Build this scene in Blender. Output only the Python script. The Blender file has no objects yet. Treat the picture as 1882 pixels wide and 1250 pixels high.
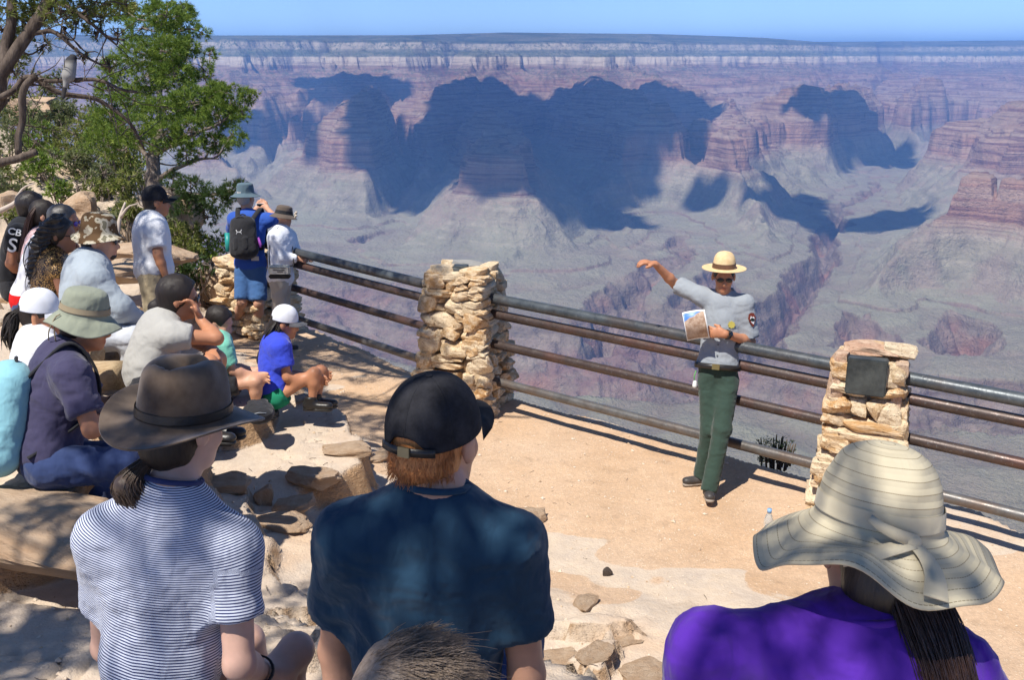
import bpy, bmesh, math, random
import numpy as np
from mathutils import Vector, Matrix
SC = bpy.context.scene
COL = SC.collection
rnd = random.Random(7)

# ------------------------------------------------------------------ camera, sky, sun, exposure
CZ = 3.17; PITCH = math.radians(16.0); FOC = 1830.0
cam_d = bpy.data.cameras.new('camera'); cam = bpy.data.objects.new('camera', cam_d); COL.objects.link(cam)
cam_d.sensor_width = 36.0; cam_d.lens = 36.0 * FOC / 1882.0
cam_d.clip_start = 0.05; cam_d.clip_end = 200000.0
cam.location = (0, 0, CZ); cam.rotation_euler = (math.radians(90) - PITCH, 0, 0)
SC.camera = cam
cam_d.dof.use_dof = False

SUN_EL = math.radians(60.0)
SUN_AZ = (-0.66, -0.75)                       # horizontal direction towards the sun: behind and left of the viewer
_n = math.hypot(*SUN_AZ)
SUN = np.array([SUN_AZ[0] / _n * math.cos(SUN_EL), SUN_AZ[1] / _n * math.cos(SUN_EL), math.sin(SUN_EL)])
sun_d = bpy.data.lights.new('sun', 'SUN'); sun = bpy.data.objects.new('sun', sun_d); COL.objects.link(sun)
sun_d.energy = 5.0; sun_d.angle = math.radians(0.53); sun_d.color = (1.0, 0.95, 0.87)
sun.rotation_euler = Vector(SUN).to_track_quat('Z', 'Y').to_euler()
sun.location = (0, 0, 50)
world = bpy.data.worlds.new('World'); SC.world = world; world.use_nodes = True
wn = world.node_tree.nodes; wl = world.node_tree.links
bg = wn['Background']; sky = wn.new('ShaderNodeTexSky')
sky.sky_type = 'NISHITA'; sky.sun_disc = False
sky.sun_elevation = SUN_EL; sky.sun_rotation = math.atan2(SUN[0], SUN[1]) % (2 * math.pi)
sky.altitude = 2100; sky.air_density = 0.55; sky.dust_density = 0.0; sky.ozone_density = 4.5
wl.new(sky.outputs[0], bg.inputs[0]); bg.inputs[1].default_value = 0.15
SC.view_settings.view_transform = 'Standard'; SC.view_settings.look = 'None'
SC.view_settings.exposure = 0.38; SC.view_settings.gamma = 1.0; SC.view_settings.use_curve_mapping = False
SC.render.engine = 'CYCLES'
cy = SC.cycles
cy.use_denoising = True
cy.max_bounces = 6; cy.diffuse_bounces = 3; cy.glossy_bounces = 2; cy.transmission_bounces = 4
cy.transparent_max_bounces = 8; cy.volume_bounces = 1
cy.sample_clamp_indirect = 6.0

# ------------------------------------------------------------------ pixel helpers (places measured in the photograph, 1882 x 1250)
SP, CP = math.sin(PITCH), math.cos(PITCH)
def ray(px, py):
    u = (px - 941.0) / FOC; v = (625.0 - py) / FOC
    return np.array([u, CP + v * SP, -SP + v * CP])
def at_z(px, py, z):
    d = ray(px, py); t = (z - CZ) / d[2]
    return np.array([d[0] * t, d[1] * t, z])
def at_y(px, py, y):
    d = ray(px, py); t = y / d[1]
    return np.array([d[0] * t, y, CZ + d[2] * t])
def at_depth(px, py, D):                       # distance along the optical axis
    return np.array([0, 0, CZ]) + ray(px, py) * D
def project(p):
    x, y, z = p[0], p[1], p[2] - CZ
    dep = y * CP - z * SP; up = y * SP + z * CP
    return 941 + FOC * x / dep, 625 - FOC * up / dep, dep

# ------------------------------------------------------------------ noise
_rs = np.random.RandomState(11)
_PERM = _rs.permutation(4096).astype(np.int64)
_VAL = _rs.rand(4096).astype(np.float32)
_ANG = (_rs.rand(4096) * 2 * np.pi).astype(np.float32)
_GX = np.cos(_ANG); _GY = np.sin(_ANG)
def gn2(x, y, seed=0):                         # gradient noise, about -1..1
    x = np.asarray(x, np.float64); y = np.asarray(y, np.float64)
    xi = np.floor(x).astype(np.int64); yi = np.floor(y).astype(np.int64)
    xf = (x - xi).astype(np.float32); yf = (y - yi).astype(np.float32)
    u = xf * xf * xf * (xf * (xf * 6 - 15) + 10); v = yf * yf * yf * (yf * (yf * 6 - 15) + 10)
    def g(ix, iy, fx, fy):
        h = _PERM[(_PERM[(ix + seed * 131) & 4095] + iy) & 4095]
        return _GX[h] * fx + _GY[h] * fy
    a = g(xi, yi, xf, yf); b = g(xi + 1, yi, xf - 1, yf)
    c = g(xi, yi + 1, xf, yf - 1); d = g(xi + 1, yi + 1, xf - 1, yf - 1)
    return (a + (b - a) * u + ((c + (d - c) * u) - (a + (b - a) * u)) * v) * 1.45
def fbm2(x, y, oct=4, seed=0, gain=0.5, ridged=False):
    s = 0; a = 1.0; t = 0
    for o in range(oct):
        n = gn2(x, y, seed + o)
        if ridged: n = 1 - 2 * np.abs(n)
        s = s + a * n; t += a; a *= gain; x = x * 2.03 + 17.1; y = y * 2.03 - 9.3
    return s / t
def vn3(p, seed=0):                            # value noise in 3-D, -1..1
    p = np.asarray(p, np.float64)
    i = np.floor(p).astype(np.int64); f = (p - i); f = f * f * (3 - 2 * f)
    def h(dx, dy, dz):
        return _VAL[_PERM[(_PERM[(_PERM[(i[..., 0] + dx + seed * 57) & 4095] + i[..., 1] + dy) & 4095] + i[..., 2] + dz) & 4095]]
    r = 0
    for dx in (0, 1):
        wx = f[..., 0] if dx else 1 - f[..., 0]
        for dy in (0, 1):
            wy = f[..., 1] if dy else 1 - f[..., 1]
            for dz in (0, 1):
                wz = f[..., 2] if dz else 1 - f[..., 2]
                r = r + wx * wy * wz * h(dx, dy, dz)
    return r * 2 - 1
def fbm3(p, oct=3, seed=0):
    s = 0; a = 1; t = 0
    for o in range(oct):
        s = s + a * vn3(p, seed + o); t += a; a *= .5; p = p * 2.07 + 3.1
    return s / t
def smoothstep(a, b, x):
    t = np.clip((x - a) / (b - a), 0, 1); return t * t * (3 - 2 * t)

# ------------------------------------------------------------------ mesh helpers
def np_mesh(name, V, Q, smooth=True):
    V = np.ascontiguousarray(V, np.float32); Q = np.ascontiguousarray(Q, np.int32)
    k = Q.shape[1]; me = bpy.data.meshes.new(name)
    me.vertices.add(len(V)); me.vertices.foreach_set('co', V.ravel())
    me.loops.add(Q.size); me.loops.foreach_set('vertex_index', Q.ravel())
    me.polygons.add(len(Q)); me.polygons.foreach_set('loop_start', np.arange(0, Q.size, k, dtype=np.int32))
    try: me.polygons.foreach_set('loop_total', np.full(len(Q), k, np.int32))
    except Exception: pass
    me.update(calc_edges=True)
    me.polygons.foreach_set('use_smooth', np.full(len(Q), smooth, bool))
    return me
def attr(me, name, vals, kind='FLOAT'):
    a = me.attributes.new(name, kind, 'POINT')
    a.data.foreach_set('value' if kind == 'FLOAT' else ('vector' if kind == 'FLOAT_VECTOR' else 'color'), np.ascontiguousarray(vals, np.float32).ravel())
def link(name, me, mat=None, parent=None, loc=None, **props):
    o = bpy.data.objects.new(name, me); COL.objects.link(o)
    if mat is not None and hasattr(me, 'materials') and len(me.materials) == 0: me.materials.append(mat)
    if parent is not None: o.parent = parent
    if loc is not None: o.location = loc
    for k, v in props.items(): o[k] = v
    return o
def thing(name, label, category, loc=(0, 0, 0), group=None, rotz=0.0):
    o = bpy.data.objects.new(name, None); COL.objects.link(o); o.location = tuple(float(v) for v in loc); o.rotation_euler = (0, 0, rotz)
    o['label'] = label; o['category'] = category
    if group: o['group'] = group
    return o
def bm_mesh(name, bm, smooth=False):
    me = bpy.data.meshes.new(name); bm.to_mesh(me); bm.free()
    if smooth: me.polygons.foreach_set('use_smooth', np.full(len(me.polygons), True, bool))
    return me
def merge(parts):                              # list of (V, Q) with the same face size
    Vs, Qs, n = [], [], 0
    for V, Q in parts:
        Vs.append(np.asarray(V, float)); Qs.append(np.asarray(Q, int) + n); n += len(V)
    return np.concatenate(Vs), np.concatenate(Qs)
def box_vq(c, s, rot=None):
    V = np.array([[x, y, z] for x in (-.5, .5) for y in (-.5, .5) for z in (-.5, .5)], float) * np.array(s)
    if rot is not None: V = V @ np.array(rot).T
    Q = np.array([[0, 1, 3, 2], [4, 6, 7, 5], [0, 4, 5, 1], [2, 3, 7, 6], [0, 2, 6, 4], [1, 5, 7, 3]])
    return V + np.array(c), Q
def frame_of(d):
    d = np.asarray(d, float); d = d / (np.linalg.norm(d) + 1e-12)
    h = np.array([0, 0, 1.0]) if abs(d[2]) < .95 else np.array([1.0, 0, 0])
    a = np.cross(h, d); a /= np.linalg.norm(a); b = np.cross(d, a)
    return a, b, d
def tube_vq(pts, rad, n=8, cap=True):
    pts = np.asarray(pts, float); m = len(pts); rad = np.broadcast_to(rad, (m,))
    T = np.gradient(pts, axis=0); V = []
    a, b, _ = frame_of(T[0])
    for i in range(m):
        t = T[i] / (np.linalg.norm(T[i]) + 1e-12)
        a = a - t * a.dot(t); a /= (np.linalg.norm(a) + 1e-12); b = np.cross(t, a)
        th = np.arange(n) * 2 * np.pi / n
        V.append(pts[i] + rad[i] * (np.cos(th)[:, None] * a + np.sin(th)[:, None] * b))
    V = np.concatenate(V); Q = []
    for i in range(m - 1):
        for j in range(n):
            k = (j + 1) % n; Q.append([i * n + j, i * n + k, (i + 1) * n + k, (i + 1) * n + j])
    if cap:
        V = np.concatenate([V, pts[:1], pts[-1:]]); c0, c1 = m * n, m * n + 1
        for j in range(0, n, 2):
            Q.append([c0, (j + 2) % n, (j + 1) % n, j]); e = (m - 1) * n
            Q.append([c1, e + j, e + (j + 1) % n, e + (j + 2) % n])
    return V, np.array(Q)
def grid_vq(nu, nv, closed_u=False):
    i, j = np.meshgrid(np.arange(nu if closed_u else nu - 1), np.arange(nv - 1), indexing='ij')
    i2 = (i + 1) % nu
    return np.stack([i * nv + j, i2 * nv + j, i2 * nv + j + 1, i * nv + j + 1], -1).reshape(-1, 4)
def spline(pts, n):                            # Catmull-Rom through points
    P = np.asarray(pts, float); m = len(P)
    P = np.vstack([2 * P[0] - P[1], P, 2 * P[-1] - P[-2]])
    t = np.linspace(0, m - 1 - 1e-9, n); k = t.astype(int); f = (t - k)[:, None]
    a, b, c, d = P[k], P[k + 1], P[k + 2], P[k + 3]
    return .5 * (2 * b + (c - a) * f + (2 * a - 5 * b + 4 * c - d) * f ** 2 + (3 * b - a - 3 * c + d) * f ** 3)

# ------------------------------------------------------------------ materials
class NB:                                      # small node builder
    def __init__(s, name):
        s.m = bpy.data.materials.new(name); s.m.use_nodes = True; s.t = s.m.node_tree; s.n = s.t.nodes; s.l = s.t.links
        s.b = s.n['Principled BSDF']; s.tc = s.n.new('ShaderNodeTexCoord')
    def new(s, typ, **kw):
        x = s.n.new(typ)
        for k, v in kw.items(): setattr(x, k, v)
        return x
    def put(s, sock, v):
        if isinstance(v, bpy.types.NodeSocket): s.l.new(v, sock)
        else:
            if isinstance(v, (tuple, list)) and len(v) == 3 and sock.type == 'RGBA': v = (*v, 1)
            sock.default_value = v
    def noise(s, scale, detail=3, rough=.5, vec=None, out=0, dist=0.0):
        x = s.new('ShaderNodeTexNoise'); x.inputs['Scale'].default_value = scale; x.inputs['Detail'].default_value = detail
        x.inputs['Roughness'].default_value = rough; x.inputs['Distortion'].default_value = dist
        s.l.new(vec if vec is not None else s.tc.outputs['Object'], x.inputs['Vector']); return x.outputs[out]
    def voro(s, scale, feature='F1', vec=None, out=0, rnd=1.0):
        x = s.new('ShaderNodeTexVoronoi', feature=feature); x.inputs['Scale'].default_value = scale
        x.inputs['Randomness'].default_value = rnd
        s.l.new(vec if vec is not None else s.tc.outputs['Object'], x.inputs['Vector']); return x.outputs[out]
    def ramp(s, fac, stops, interp='LINEAR'):
        x = s.new('ShaderNodeValToRGB'); x.color_ramp.interpolation = interp; e = x.color_ramp.elements
        while len(e) < len(stops): e.new(.5)
        for k, (p, c) in enumerate(stops):
            e[k].position = p; e[k].color = (*c, 1) if not isinstance(c, (int, float)) else (c, c, c, 1)
        s.put(x.inputs[0], fac); return x.outputs[0]
    def mix(s, fac, a, b, mode='MIX'):
        x = s.new('ShaderNodeMix', data_type='RGBA', blend_type=mode)
        s.put(x.inputs[0], fac); s.put(x.inputs[6], a); s.put(x.inputs[7], b); return x.outputs[2]
    def math(s, op, a, b=0.0, c=0.0, clamp=False):
        x = s.new('ShaderNodeMath', operation=op, use_clamp=clamp)
        s.put(x.inputs[0], a); s.put(x.inputs[1], b); s.put(x.inputs[2], c); return x.outputs[0]
    def maprange(s, v, a, b, c=0.0, d=1.0):
        x = s.new('ShaderNodeMapRange'); s.put(x.inputs[0], v)
        for k, q in zip((1, 2, 3, 4), (a, b, c, d)): x.inputs[k].default_value = q
        return x.outputs[0]
    def mapping(s, vec=None, scale=(1, 1, 1), loc=(0, 0, 0), rot=(0, 0, 0)):
        x = s.new('ShaderNodeMapping'); x.inputs['Scale'].default_value = scale; x.inputs['Location'].default_value = loc; x.inputs['Rotation'].default_value = rot
        s.l.new(vec if vec is not None else s.tc.outputs['Object'], x.inputs['Vector']); return x.outputs[0]
    def attr(s, name, out=2):
        x = s.new('ShaderNodeAttribute', attribute_name=name); return x.outputs[out]
    def sep(s, v):
        x = s.new('ShaderNodeSeparateXYZ'); s.l.new(v, x.inputs[0]); return x.outputs
    def bump(s, h, strength=.3, dist=.01, normal=None):
        x = s.new('ShaderNodeBump'); x.inputs['Strength'].default_value = strength; x.inputs['Distance'].default_value = dist
        s.l.new(h, x.inputs['Height'])
        if normal is not None: s.l.new(normal, x.inputs['Normal'])
        return x.outputs[0]
    def done(s, color=None, rough=.8, spec=.3, normal=None, metal=0.0, **kw):
        if color is not None: s.put(s.b.inputs['Base Color'], color)
        s.put(s.b.inputs['Roughness'], rough); s.b.inputs['Specular IOR Level'].default_value = spec
        s.b.inputs['Metallic'].default_value = metal
        if normal is not None: s.l.new(normal, s.b.inputs['Normal'])
        for k, v in kw.items(): s.put(s.b.inputs[k], v)
        return s.m
# ------------------------------------------------------------------ canyon terrain
# strata: (elevation, erosion coordinate step up to the next)
_ST = [(-1230, 0), (-1200, 60), (-1150, 70), (-1125, 12), (-1080, 90), (-1050, 12), (-1002, 90), (-950, 14), (-941, 300), (-927, 9), (-915, 260), (-885, 90), (-835, 100), (-825, 10), (-760, 110), (-720, 60), (-705, 10), (-690, 40),
       (-672, 8), (-655, 35), (-500, 34), (-470, 75), (-445, 8), (-415, 70), (-388, 8), (-360, 60), (-325, 12), (-290, 75), (-262, 8), (-235, 60),
       (-130, 190), (-15, 26), (25, 90), (50, 50), (85, 14), (105, 45), (160, 26), (185, 500), (210, 4000), (240, 9000)]
_Z = np.array([s[0] for s in _ST], float); _E = np.cumsum([s[1] for s in _ST]).astype(float)
_Z = np.concatenate([[-1260], _Z]); _E = np.concatenate([[-400], _E])
def T(e): return np.interp(e, _E, _Z)
def Ti(z): return np.interp(z, _Z, _E)
def azr(px, py, z):
    p = at_z(px, py, z); return math.atan2(p[0], p[1]), math.hypot(p[0], p[1])

AZ = np.radians(np.linspace(-34, 34, 760))
RR = np.concatenate([np.geomspace(16, 1900, 30)[:-1], np.linspace(1900, 3100, 80)[:-1], np.linspace(3100, 6000, 280)[:-1],
                     np.linspace(6000, 9500, 190)[:-1], np.linspace(9500, 15500, 190)[:-1], np.linspace(15500, 19500, 44)[:-1], np.geomspace(19500, 90000, 14)])
A, R = np.meshgrid(AZ, RR, indexing='ij')
X = R * np.sin(A); Y = R * np.cos(A)
# domain warp: crenulated edges, alcoves and gullies
def warpf(X, Y, k, seed):
    return (fbm2(X / 1500, Y / 1500, 2, seed) * 200 + fbm2(X / 520, Y / 520, 2, seed + 5, ridged=False) * 95 + fbm2(X / 190, Y / 190, 2, seed + 9) * 45) * k
far = smoothstep(2500, 9000, R)
WX = X + warpf(X, Y, .55 + .9 * far, 1); WY = Y + warpf(X, Y, .55 + 1.3 * far, 21)
WA = np.arctan2(WX, WY); WR = np.hypot(WX, WY)
def curve(pts):                                # polyline of (px, py, z) -> r(az)
    ar = sorted(azr(*p) for p in pts)
    return np.interp(WA, [a for a, _ in ar], [r for _, r in ar])
south = curve([(-300, 600, -955), (500, 628, -955), (700, 652, -955), (900, 715, -955), (1080, 738, -955), (1250, 748, -955), (1400, 762, -955), (1550, 795, -955), (1700, 805, -955), (1900, 815, -955), (2300, 830, -955)])
north = curve([(-300, 400, -950), (400, 430, -950), (560, 462, -950), (640, 488, -950), (760, 505, -950), (860, 556, -950), (950, 572, -950), (1120, 578, -950), (1230, 545, -950), (1310, 500, -950), (1380, 470, -950), (1440, 462, -950),
               (1490, 460, -950), (1540, 480, -950), (1590, 540, -950), (1640, 585, -950), (1720, 572, -950), (1800, 566, -950), (1900, 576, -950), (2300, 590, -950)])
wallb = curve([(-300, 265, -760), (350, 262, -760), (550, 262, -760), (760, 262, -760), (1000, 262, -760), (1250, 262, -760), (1440, 258, -760), (1560, 236, -760), (1700, 250, -760), (1900, 262, -760), (2300, 270, -760)])
rim = curve([(-300, 128, -140), (350, 126, -140), (450, 128, -140), (600, 124, -140), (750, 126, -140), (860, 122, -140), (1000, 123, -140), (1150, 123, -140), (1280, 121, -140), (1400, 120, -140), (1490, 119, -140), (1530, 116.5, -140), (1650, 116, -140), (1760, 116.5, -140), (1900, 117, -140), (2300, 118, -140)])
wallb = np.minimum(wallb, rim - 1500)
river = south + .36 * (north - south)
E = np.full_like(R, Ti(-930))
def seg(r0, e0, r1, e1):
    t = np.clip((WR - r0) / np.maximum(r1 - r0, 1), 0, 1); return e0 + (e1 - e0) * t
nearw = fbm2(X / 260, Y / 260, 4, 70, ridged=True)
E = np.where(WR < south, np.minimum(Ti(-925), Ti(-951) + (south - WR) * .55), E)
E = np.where((WR >= south) & (WR < river), np.maximum(Ti(-1210), Ti(-951) - (WR - south) * .9), E)
tn = np.clip((WR - river) / np.maximum(north - river, 1), 0, 1)
E = np.where((WR >= river) & (WR < north), Ti(-1210) + (Ti(-951) - Ti(-1210)) * tn ** .9 + (1 - tn) * tn * fbm2(X / 300, Y / 300, 3, 99) * 160, E)
tt = np.clip((WR - north) / np.maximum(wallb - north, 1), 0, 1)
E = np.where((WR >= north) & (WR < wallb), Ti(-949) + (Ti(-760) - Ti(-949)) * tt ** 1.15, E)
tw = np.clip((WR - wallb) / np.maximum(rim - wallb, 1), 0, 1)
E = np.where(WR >= wallb, Ti(-760) + (Ti(-125) - Ti(-760)) * tw, E)
E = np.where(WR >= rim, Ti(-125) + (WR - rim) * .42, E)

def seg_dist(P, Q, x, y):
    dx, dy = Q[0] - P[0], Q[1] - P[1]; L = dx * dx + dy * dy + 1e-9
    t = np.clip(((x - P[0]) * dx + (y - P[1]) * dy) / L, 0, 1)
    return np.hypot(x - P[0] - t * dx, y - P[1] - t * dy), t
def smaxf(a, b, k): h = np.maximum(k - np.abs(a - b), 0) / k; return np.maximum(a, b) + h * h * k * .25
def ridge(nodes, k=60, fall=1.0, flat=0):      # nodes: (px, py, z) of the crest
    global E
    P = [at_z(*n) for n in nodes]; e = [Ti(n[2]) for n in nodes]; best = None
    if len(P) == 1: P = P * 2; e = e * 2; P[1] = P[1] + [1, 1, 0]
    for a in range(len(P) - 1):
        d, t = seg_dist(P[a], P[a + 1], WX, WY)
        v = e[a] + (e[a + 1] - e[a]) * t - np.maximum(d - flat, 0) * fall
        best = v if best is None else np.maximum(best, v)
    E = smaxf(E, best, k)
def valley(nodes, k=60, rise=1.0, flat=20):
    global E
    P = [at_z(*n) for n in nodes]; e = [Ti(n[2]) for n in nodes]; best = None
    for a in range(len(P) - 1):
        d, t = seg_dist(P[a], P[a + 1], WX, WY)
        v = e[a] + (e[a + 1] - e[a]) * t + np.maximum(d - flat, 0) * rise * 2.6
        best = v if best is None else np.minimum(best, v)
    E = -smaxf(-E, -best, k)
ridge([(872, 118, -100), (895, 119, -110), (900, 150, -250), (905, 210, -470), (915, 290, -510), (925, 338, -690), (965, 400, -880)], fall=1.0, flat=25)
ridge([(872, 118, -100), (830, 175, -330), (790, 228, -500), (760, 262, -640)], flat=10, fall=1.0)
ridge([(895, 119, -110), (1010, 150, -260), (1090, 124, -140), (1140, 132, -170), (1210, 165, -300), (1310, 190, -450), (1370, 236, -510), (1330, 262, -520)], flat=20)
ridge([(1090, 126, -140), (1140, 200, -380), (1165, 212, -400), (1190, 262, -505), (1260, 290, -520), (1330, 330, -720)], flat=20, fall=1.0)
ridge([(1190, 255, -505), (1280, 262, -510), (1340, 300, -660), (1400, 330, -820)], flat=60)
ridge([(1280, 240, -505), (1390, 245, -560), (1430, 255, -660), (1450, 330, -860)], flat=40)
ridge([(650, 190, -300), (665, 200, -350), (610, 248, -500), (700, 258, -510)], flat=25, fall=1.0)
ridge([(650, 190, -300), (700, 182, -400), (770, 190, -470), (830, 180, -350)], flat=10)
ridge([(610, 250, -505), (540, 320, -840), (500, 350, -900)], flat=20)
ridge([(700, 258, -505), (760, 330, -800), (800, 390, -900)], flat=20)
ridge([(1450, 176, -320), (1530, 178, -330), (1590, 182, -480), (1600, 205, -520)], flat=60)
ridge([(1640, 150, -250), (1700, 165, -350), (1740, 190, -480)], flat=20)
ridge([(1960, 180, -250), (1830, 225, -480), (1780, 240, -505), (1770, 300, -690), (1740, 340, -840)], flat=40)
ridge([(2000, 330, -500), (1882, 340, -505), (1830, 350, -510), (1800, 385, -640), (1780, 420, -840)], flat=30)
ridge([(380, 300, -700), (430, 298, -700), (465, 306, -700)], flat=50, fall=1.1)
ridge([(480, 210, -480), (540, 200, -470), (600, 205, -490)], flat=40)
ridge([(380, 180, -350), (460, 175, -340), (500, 215, -480)], flat=30)
ridge([(560, 165, -300), (700, 150, -260), (740, 178, -430)], flat=30)
valley([(1400, 745, -1215), (1450, 640, -1180), (1530, 470, -1120), (1545, 430, -1090), (1590, 385, -1060), (1640, 320, -990), (1625, 275, -900), (1600, 232, -800), (1640, 190, -700), (1620, 150, -500)], rise=1.0, flat=15, k=120)
valley([(1545, 430, -1090), (1480, 390, -1000), (1440, 375, -955)], rise=1.3)
valley([(1640, 320, -990), (1720, 290, -955), (1780, 265, -900)], rise=1.2)
valley([(735, 240, -700), (745, 300, -800), (740, 375, -900), (720, 425, -955), (640, 500, -1100)], rise=.9)
valley([(1010, 260, -640), (1040, 320, -760), (1060, 380, -880), (1100, 440, -945), (1230, 520, -1000)], rise=.9)
valley([(560, 250, -700), (530, 280, -800), (470, 330, -900), (520, 420, -940)], rise=.9)
valley([(1100, 730, -1210), (1150, 600, -1120), (1240, 500, -1050), (1250, 440, -1000), (1180, 400, -955)], rise=.8)
valley([(1330, 740, -1210), (1300, 620, -1130), (1330, 520, -1050), (1310, 470, -955)], rise=.9)
valley([(1750, 760, -1205), (1780, 670, -1120), (1770, 590, -1000)], rise=.9, flat=5)
valley([(1600, 755, -1205), (1600, 670, -1120), (1580, 600, -1010)], rise=.9, flat=5)
# fine relief in the erosion coordinate
amp = .55 + .75 * smoothstep(3500, 12000, R)
up = smoothstep(Ti(-955), Ti(-800), E)
fine = fbm2(WX / 700, WY / 700, 2, 35, ridged=True) * 70 * amp + fbm2(WX / 330, WY / 330, 2, 31, ridged=True) * 62 * amp + fbm2(WX / 130, WY / 130, 3, 41, ridged=True) * 60 * amp
E = E + fine * (.35 + .65 * up) * np.where(WR < south, .3, 1.0)
gorge = 1 - smoothstep(Ti(-1000), Ti(-950), E)
Z = T(E)
Z = Z + gorge * (WR > south - 100) * (fbm2(X / 150, Y / 150, 4, 51, ridged=True) * 48 + fbm2(X / 420, Y / 420, 2, 57, ridged=True) * 50 - 16)
Z = Z + fbm2(X / 60, Y / 60, 3, 61) * 3.5 * smoothstep(1800, 2600, R) + fbm2(X / 24, Y / 24, 2, 66, ridged=True) * 2.0 * (R < 7000) * (R > 1900)
plain = np.exp(-((Z + 935) / 30) ** 2)
dr = smoothstep(.55, .95, 1 - 2.2 * np.abs(fbm2(WX / 620 + .3, WY / 620, 3, 88)))
Z = Z - dr * 16 * smoothstep(-700, -860, Z) * (Z > -965) * smoothstep(2200, 2600, R)
Z = Z + plain * (fbm2(X / 350, Y / 350, 3, 75) * 16 + fbm2(X / 120, Y / 120, 3, 77, ridged=True) * 7 - 4)
# skyline of the far plateau
sk = np.interp(A, [azr(p, q, 150)[0] if q < 95 else 0 for p, q in [(350, 66), (750, 64), (930, 59), (1200, 62), (1400, 69), (1500, 77), (1882, 76)]], [66, 64, 59, 62, 69, 77, 76])
tanel = math.tan(0) - SP / CP + 0 * A
capz = R * np.tan((np.arctan2(-SP + (625 - sk) / FOC * CP, CP + (625 - sk) / FOC * SP))) * 1.0
beyond = smoothstep(0, 1300, WR - rim - 500)
Z = np.where((R > 10500) & (beyond > 0), Z + (np.minimum(capz + CZ, 440) - Z) * beyond, Z)
Z = np.where((R > 16000) & (beyond > .5), np.minimum(Z, capz + CZ - 4), Z)
# wall of the near rim, straight below the terrace
nearz = -6 - (R - 14) * 1.1 - np.abs(fbm2(X / 90, Y / 90, 3, 81)) * 30
Z = np.where(R < 1900, np.maximum(nearz, -925 + fbm2(X / 300, Y / 300, 3, 75) * 14), Z)
CV = np.stack([X, Y, Z], -1).reshape(-1, 3)
Qc = grid_vq(len(AZ), len(RR))[:, ::-1]
cme = np_mesh('canyon', CV, Qc, True)
CAN = (AZ, RR, Z)
def hit(px, py):                               # where a line of sight meets the terrain
    d = ray(px, py); az = math.atan2(d[0], d[1]); k = (az - AZ[0]) / (AZ[1] - AZ[0]); i = int(np.clip(k, 0, len(AZ) - 2)); f = k - i
    zz = Z[i] * (1 - f) + Z[i + 1] * f; el = d[2] / math.hypot(d[0], d[1])
    m = np.where((zz - CZ >= RR * el) & (RR > 1900))[0]
    if len(m) == 0: return None
    r = RR[m[0]]; return np.array([math.sin(az) * r, math.cos(az) * r, zz[m[0]]])

n = NB('canyon_rock')
pos = n.tc.outputs['Object']; z = n.sep(pos)[2]
n1 = n.noise(.004, 4, .6); n2 = n.noise(.02, 4, .65); n3 = n.noise(.0012, 2)
zw = n.math('ADD', z, n.math('MULTIPLY', n.math('SUBTRACT', n1, .5), 26))
def zr(v): return (v + 1260) / 1500.0
fac = n.maprange(zw, -1260, 240)
col = n.ramp(fac, [(zr(-1260), (.15, .115, .10)), (zr(-1160), (.17, .12, .105)), (zr(-1145), (.11, .075, .065)), (zr(-1125), (.19, .13, .11)), (zr(-1075), (.20, .14, .12)), (zr(-1062), (.12, .08, .07)), (zr(-1045), (.22, .16, .13)), (zr(-1015), (.24, .175, .14)), (zr(-998), (.14, .095, .075)), (zr(-957), (.18, .125, .095)),
    (zr(-943), (.27, .255, .17)), (zr(-939), (.19, .135, .10)), (zr(-929), (.20, .14, .105)), (zr(-925), (.27, .255, .17)), (zr(-860), (.29, .275, .19)), (zr(-740), (.31, .27, .19)), (zr(-680), (.36, .25, .18)), (zr(-650), (.34, .18, .12)), (zr(-520), (.38, .205, .14)),
    (zr(-470), (.33, .215, .15)), (zr(-250), (.31, .16, .105)), (zr(-150), (.29, .165, .11)), (zr(-110), (.30, .2, .14)), (zr(-98), (.56, .46, .34)), (zr(-22), (.66, .56, .43)), (zr(-12), (.10, .12, .07)),
    (zr(56), (.12, .13, .08)), (zr(66), (.42, .36, .27)), (zr(130), (.44, .38, .29)), (zr(141), (.03, .05, .028)), (1.0, (.03, .05, .028))])
# thin strata bands
band = n.noise(.035, 4, .7, vec=n.mapping(pos, scale=(.04, .04, 1)))
col = n.mix(n.maprange(band, .38, .62, .0, .7), col, n.mix(.5, col, (.62, .52, .40)))
bandd = n.noise(.06, 3, .7, vec=n.mapping(pos, scale=(.03, .03, 1), loc=(50, 9, 7)))
upper = n.math('MULTIPLY', n.maprange(z, -720, -680), n.maprange(z, -10, -130))
col = n.mix(n.math('MULTIPLY', n.maprange(bandd, .50, .60), n.math('MULTIPLY', upper, .85)), col, (.17, .075, .06))
col = n.mix(n.math('MULTIPLY', n.maprange(n.noise(.0075, 5, .7), .45, .62), n.math('MULTIPLY', n.maprange(z, -640, -760), .45)), col, (.19, .165, .12))
col = n.mix(n.math('MULTIPLY', n.maprange(n.noise(.0026, 4, .65, vec=n.mapping(pos, loc=(77, 31, 5))), .50, .60), n.math('MULTIPLY', n.maprange(z, -640, -760), .5)), col, (.33, .235, .19))
# streaks down the cliffs
streak = n.noise(.016, 4, .7, vec=n.mapping(pos, scale=(1, 1, .06)))
col = n.mix(n.maprange(streak, .35, .7, 0, .5), col, n.mix(.6, col, (.10, .07, .06)))
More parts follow.
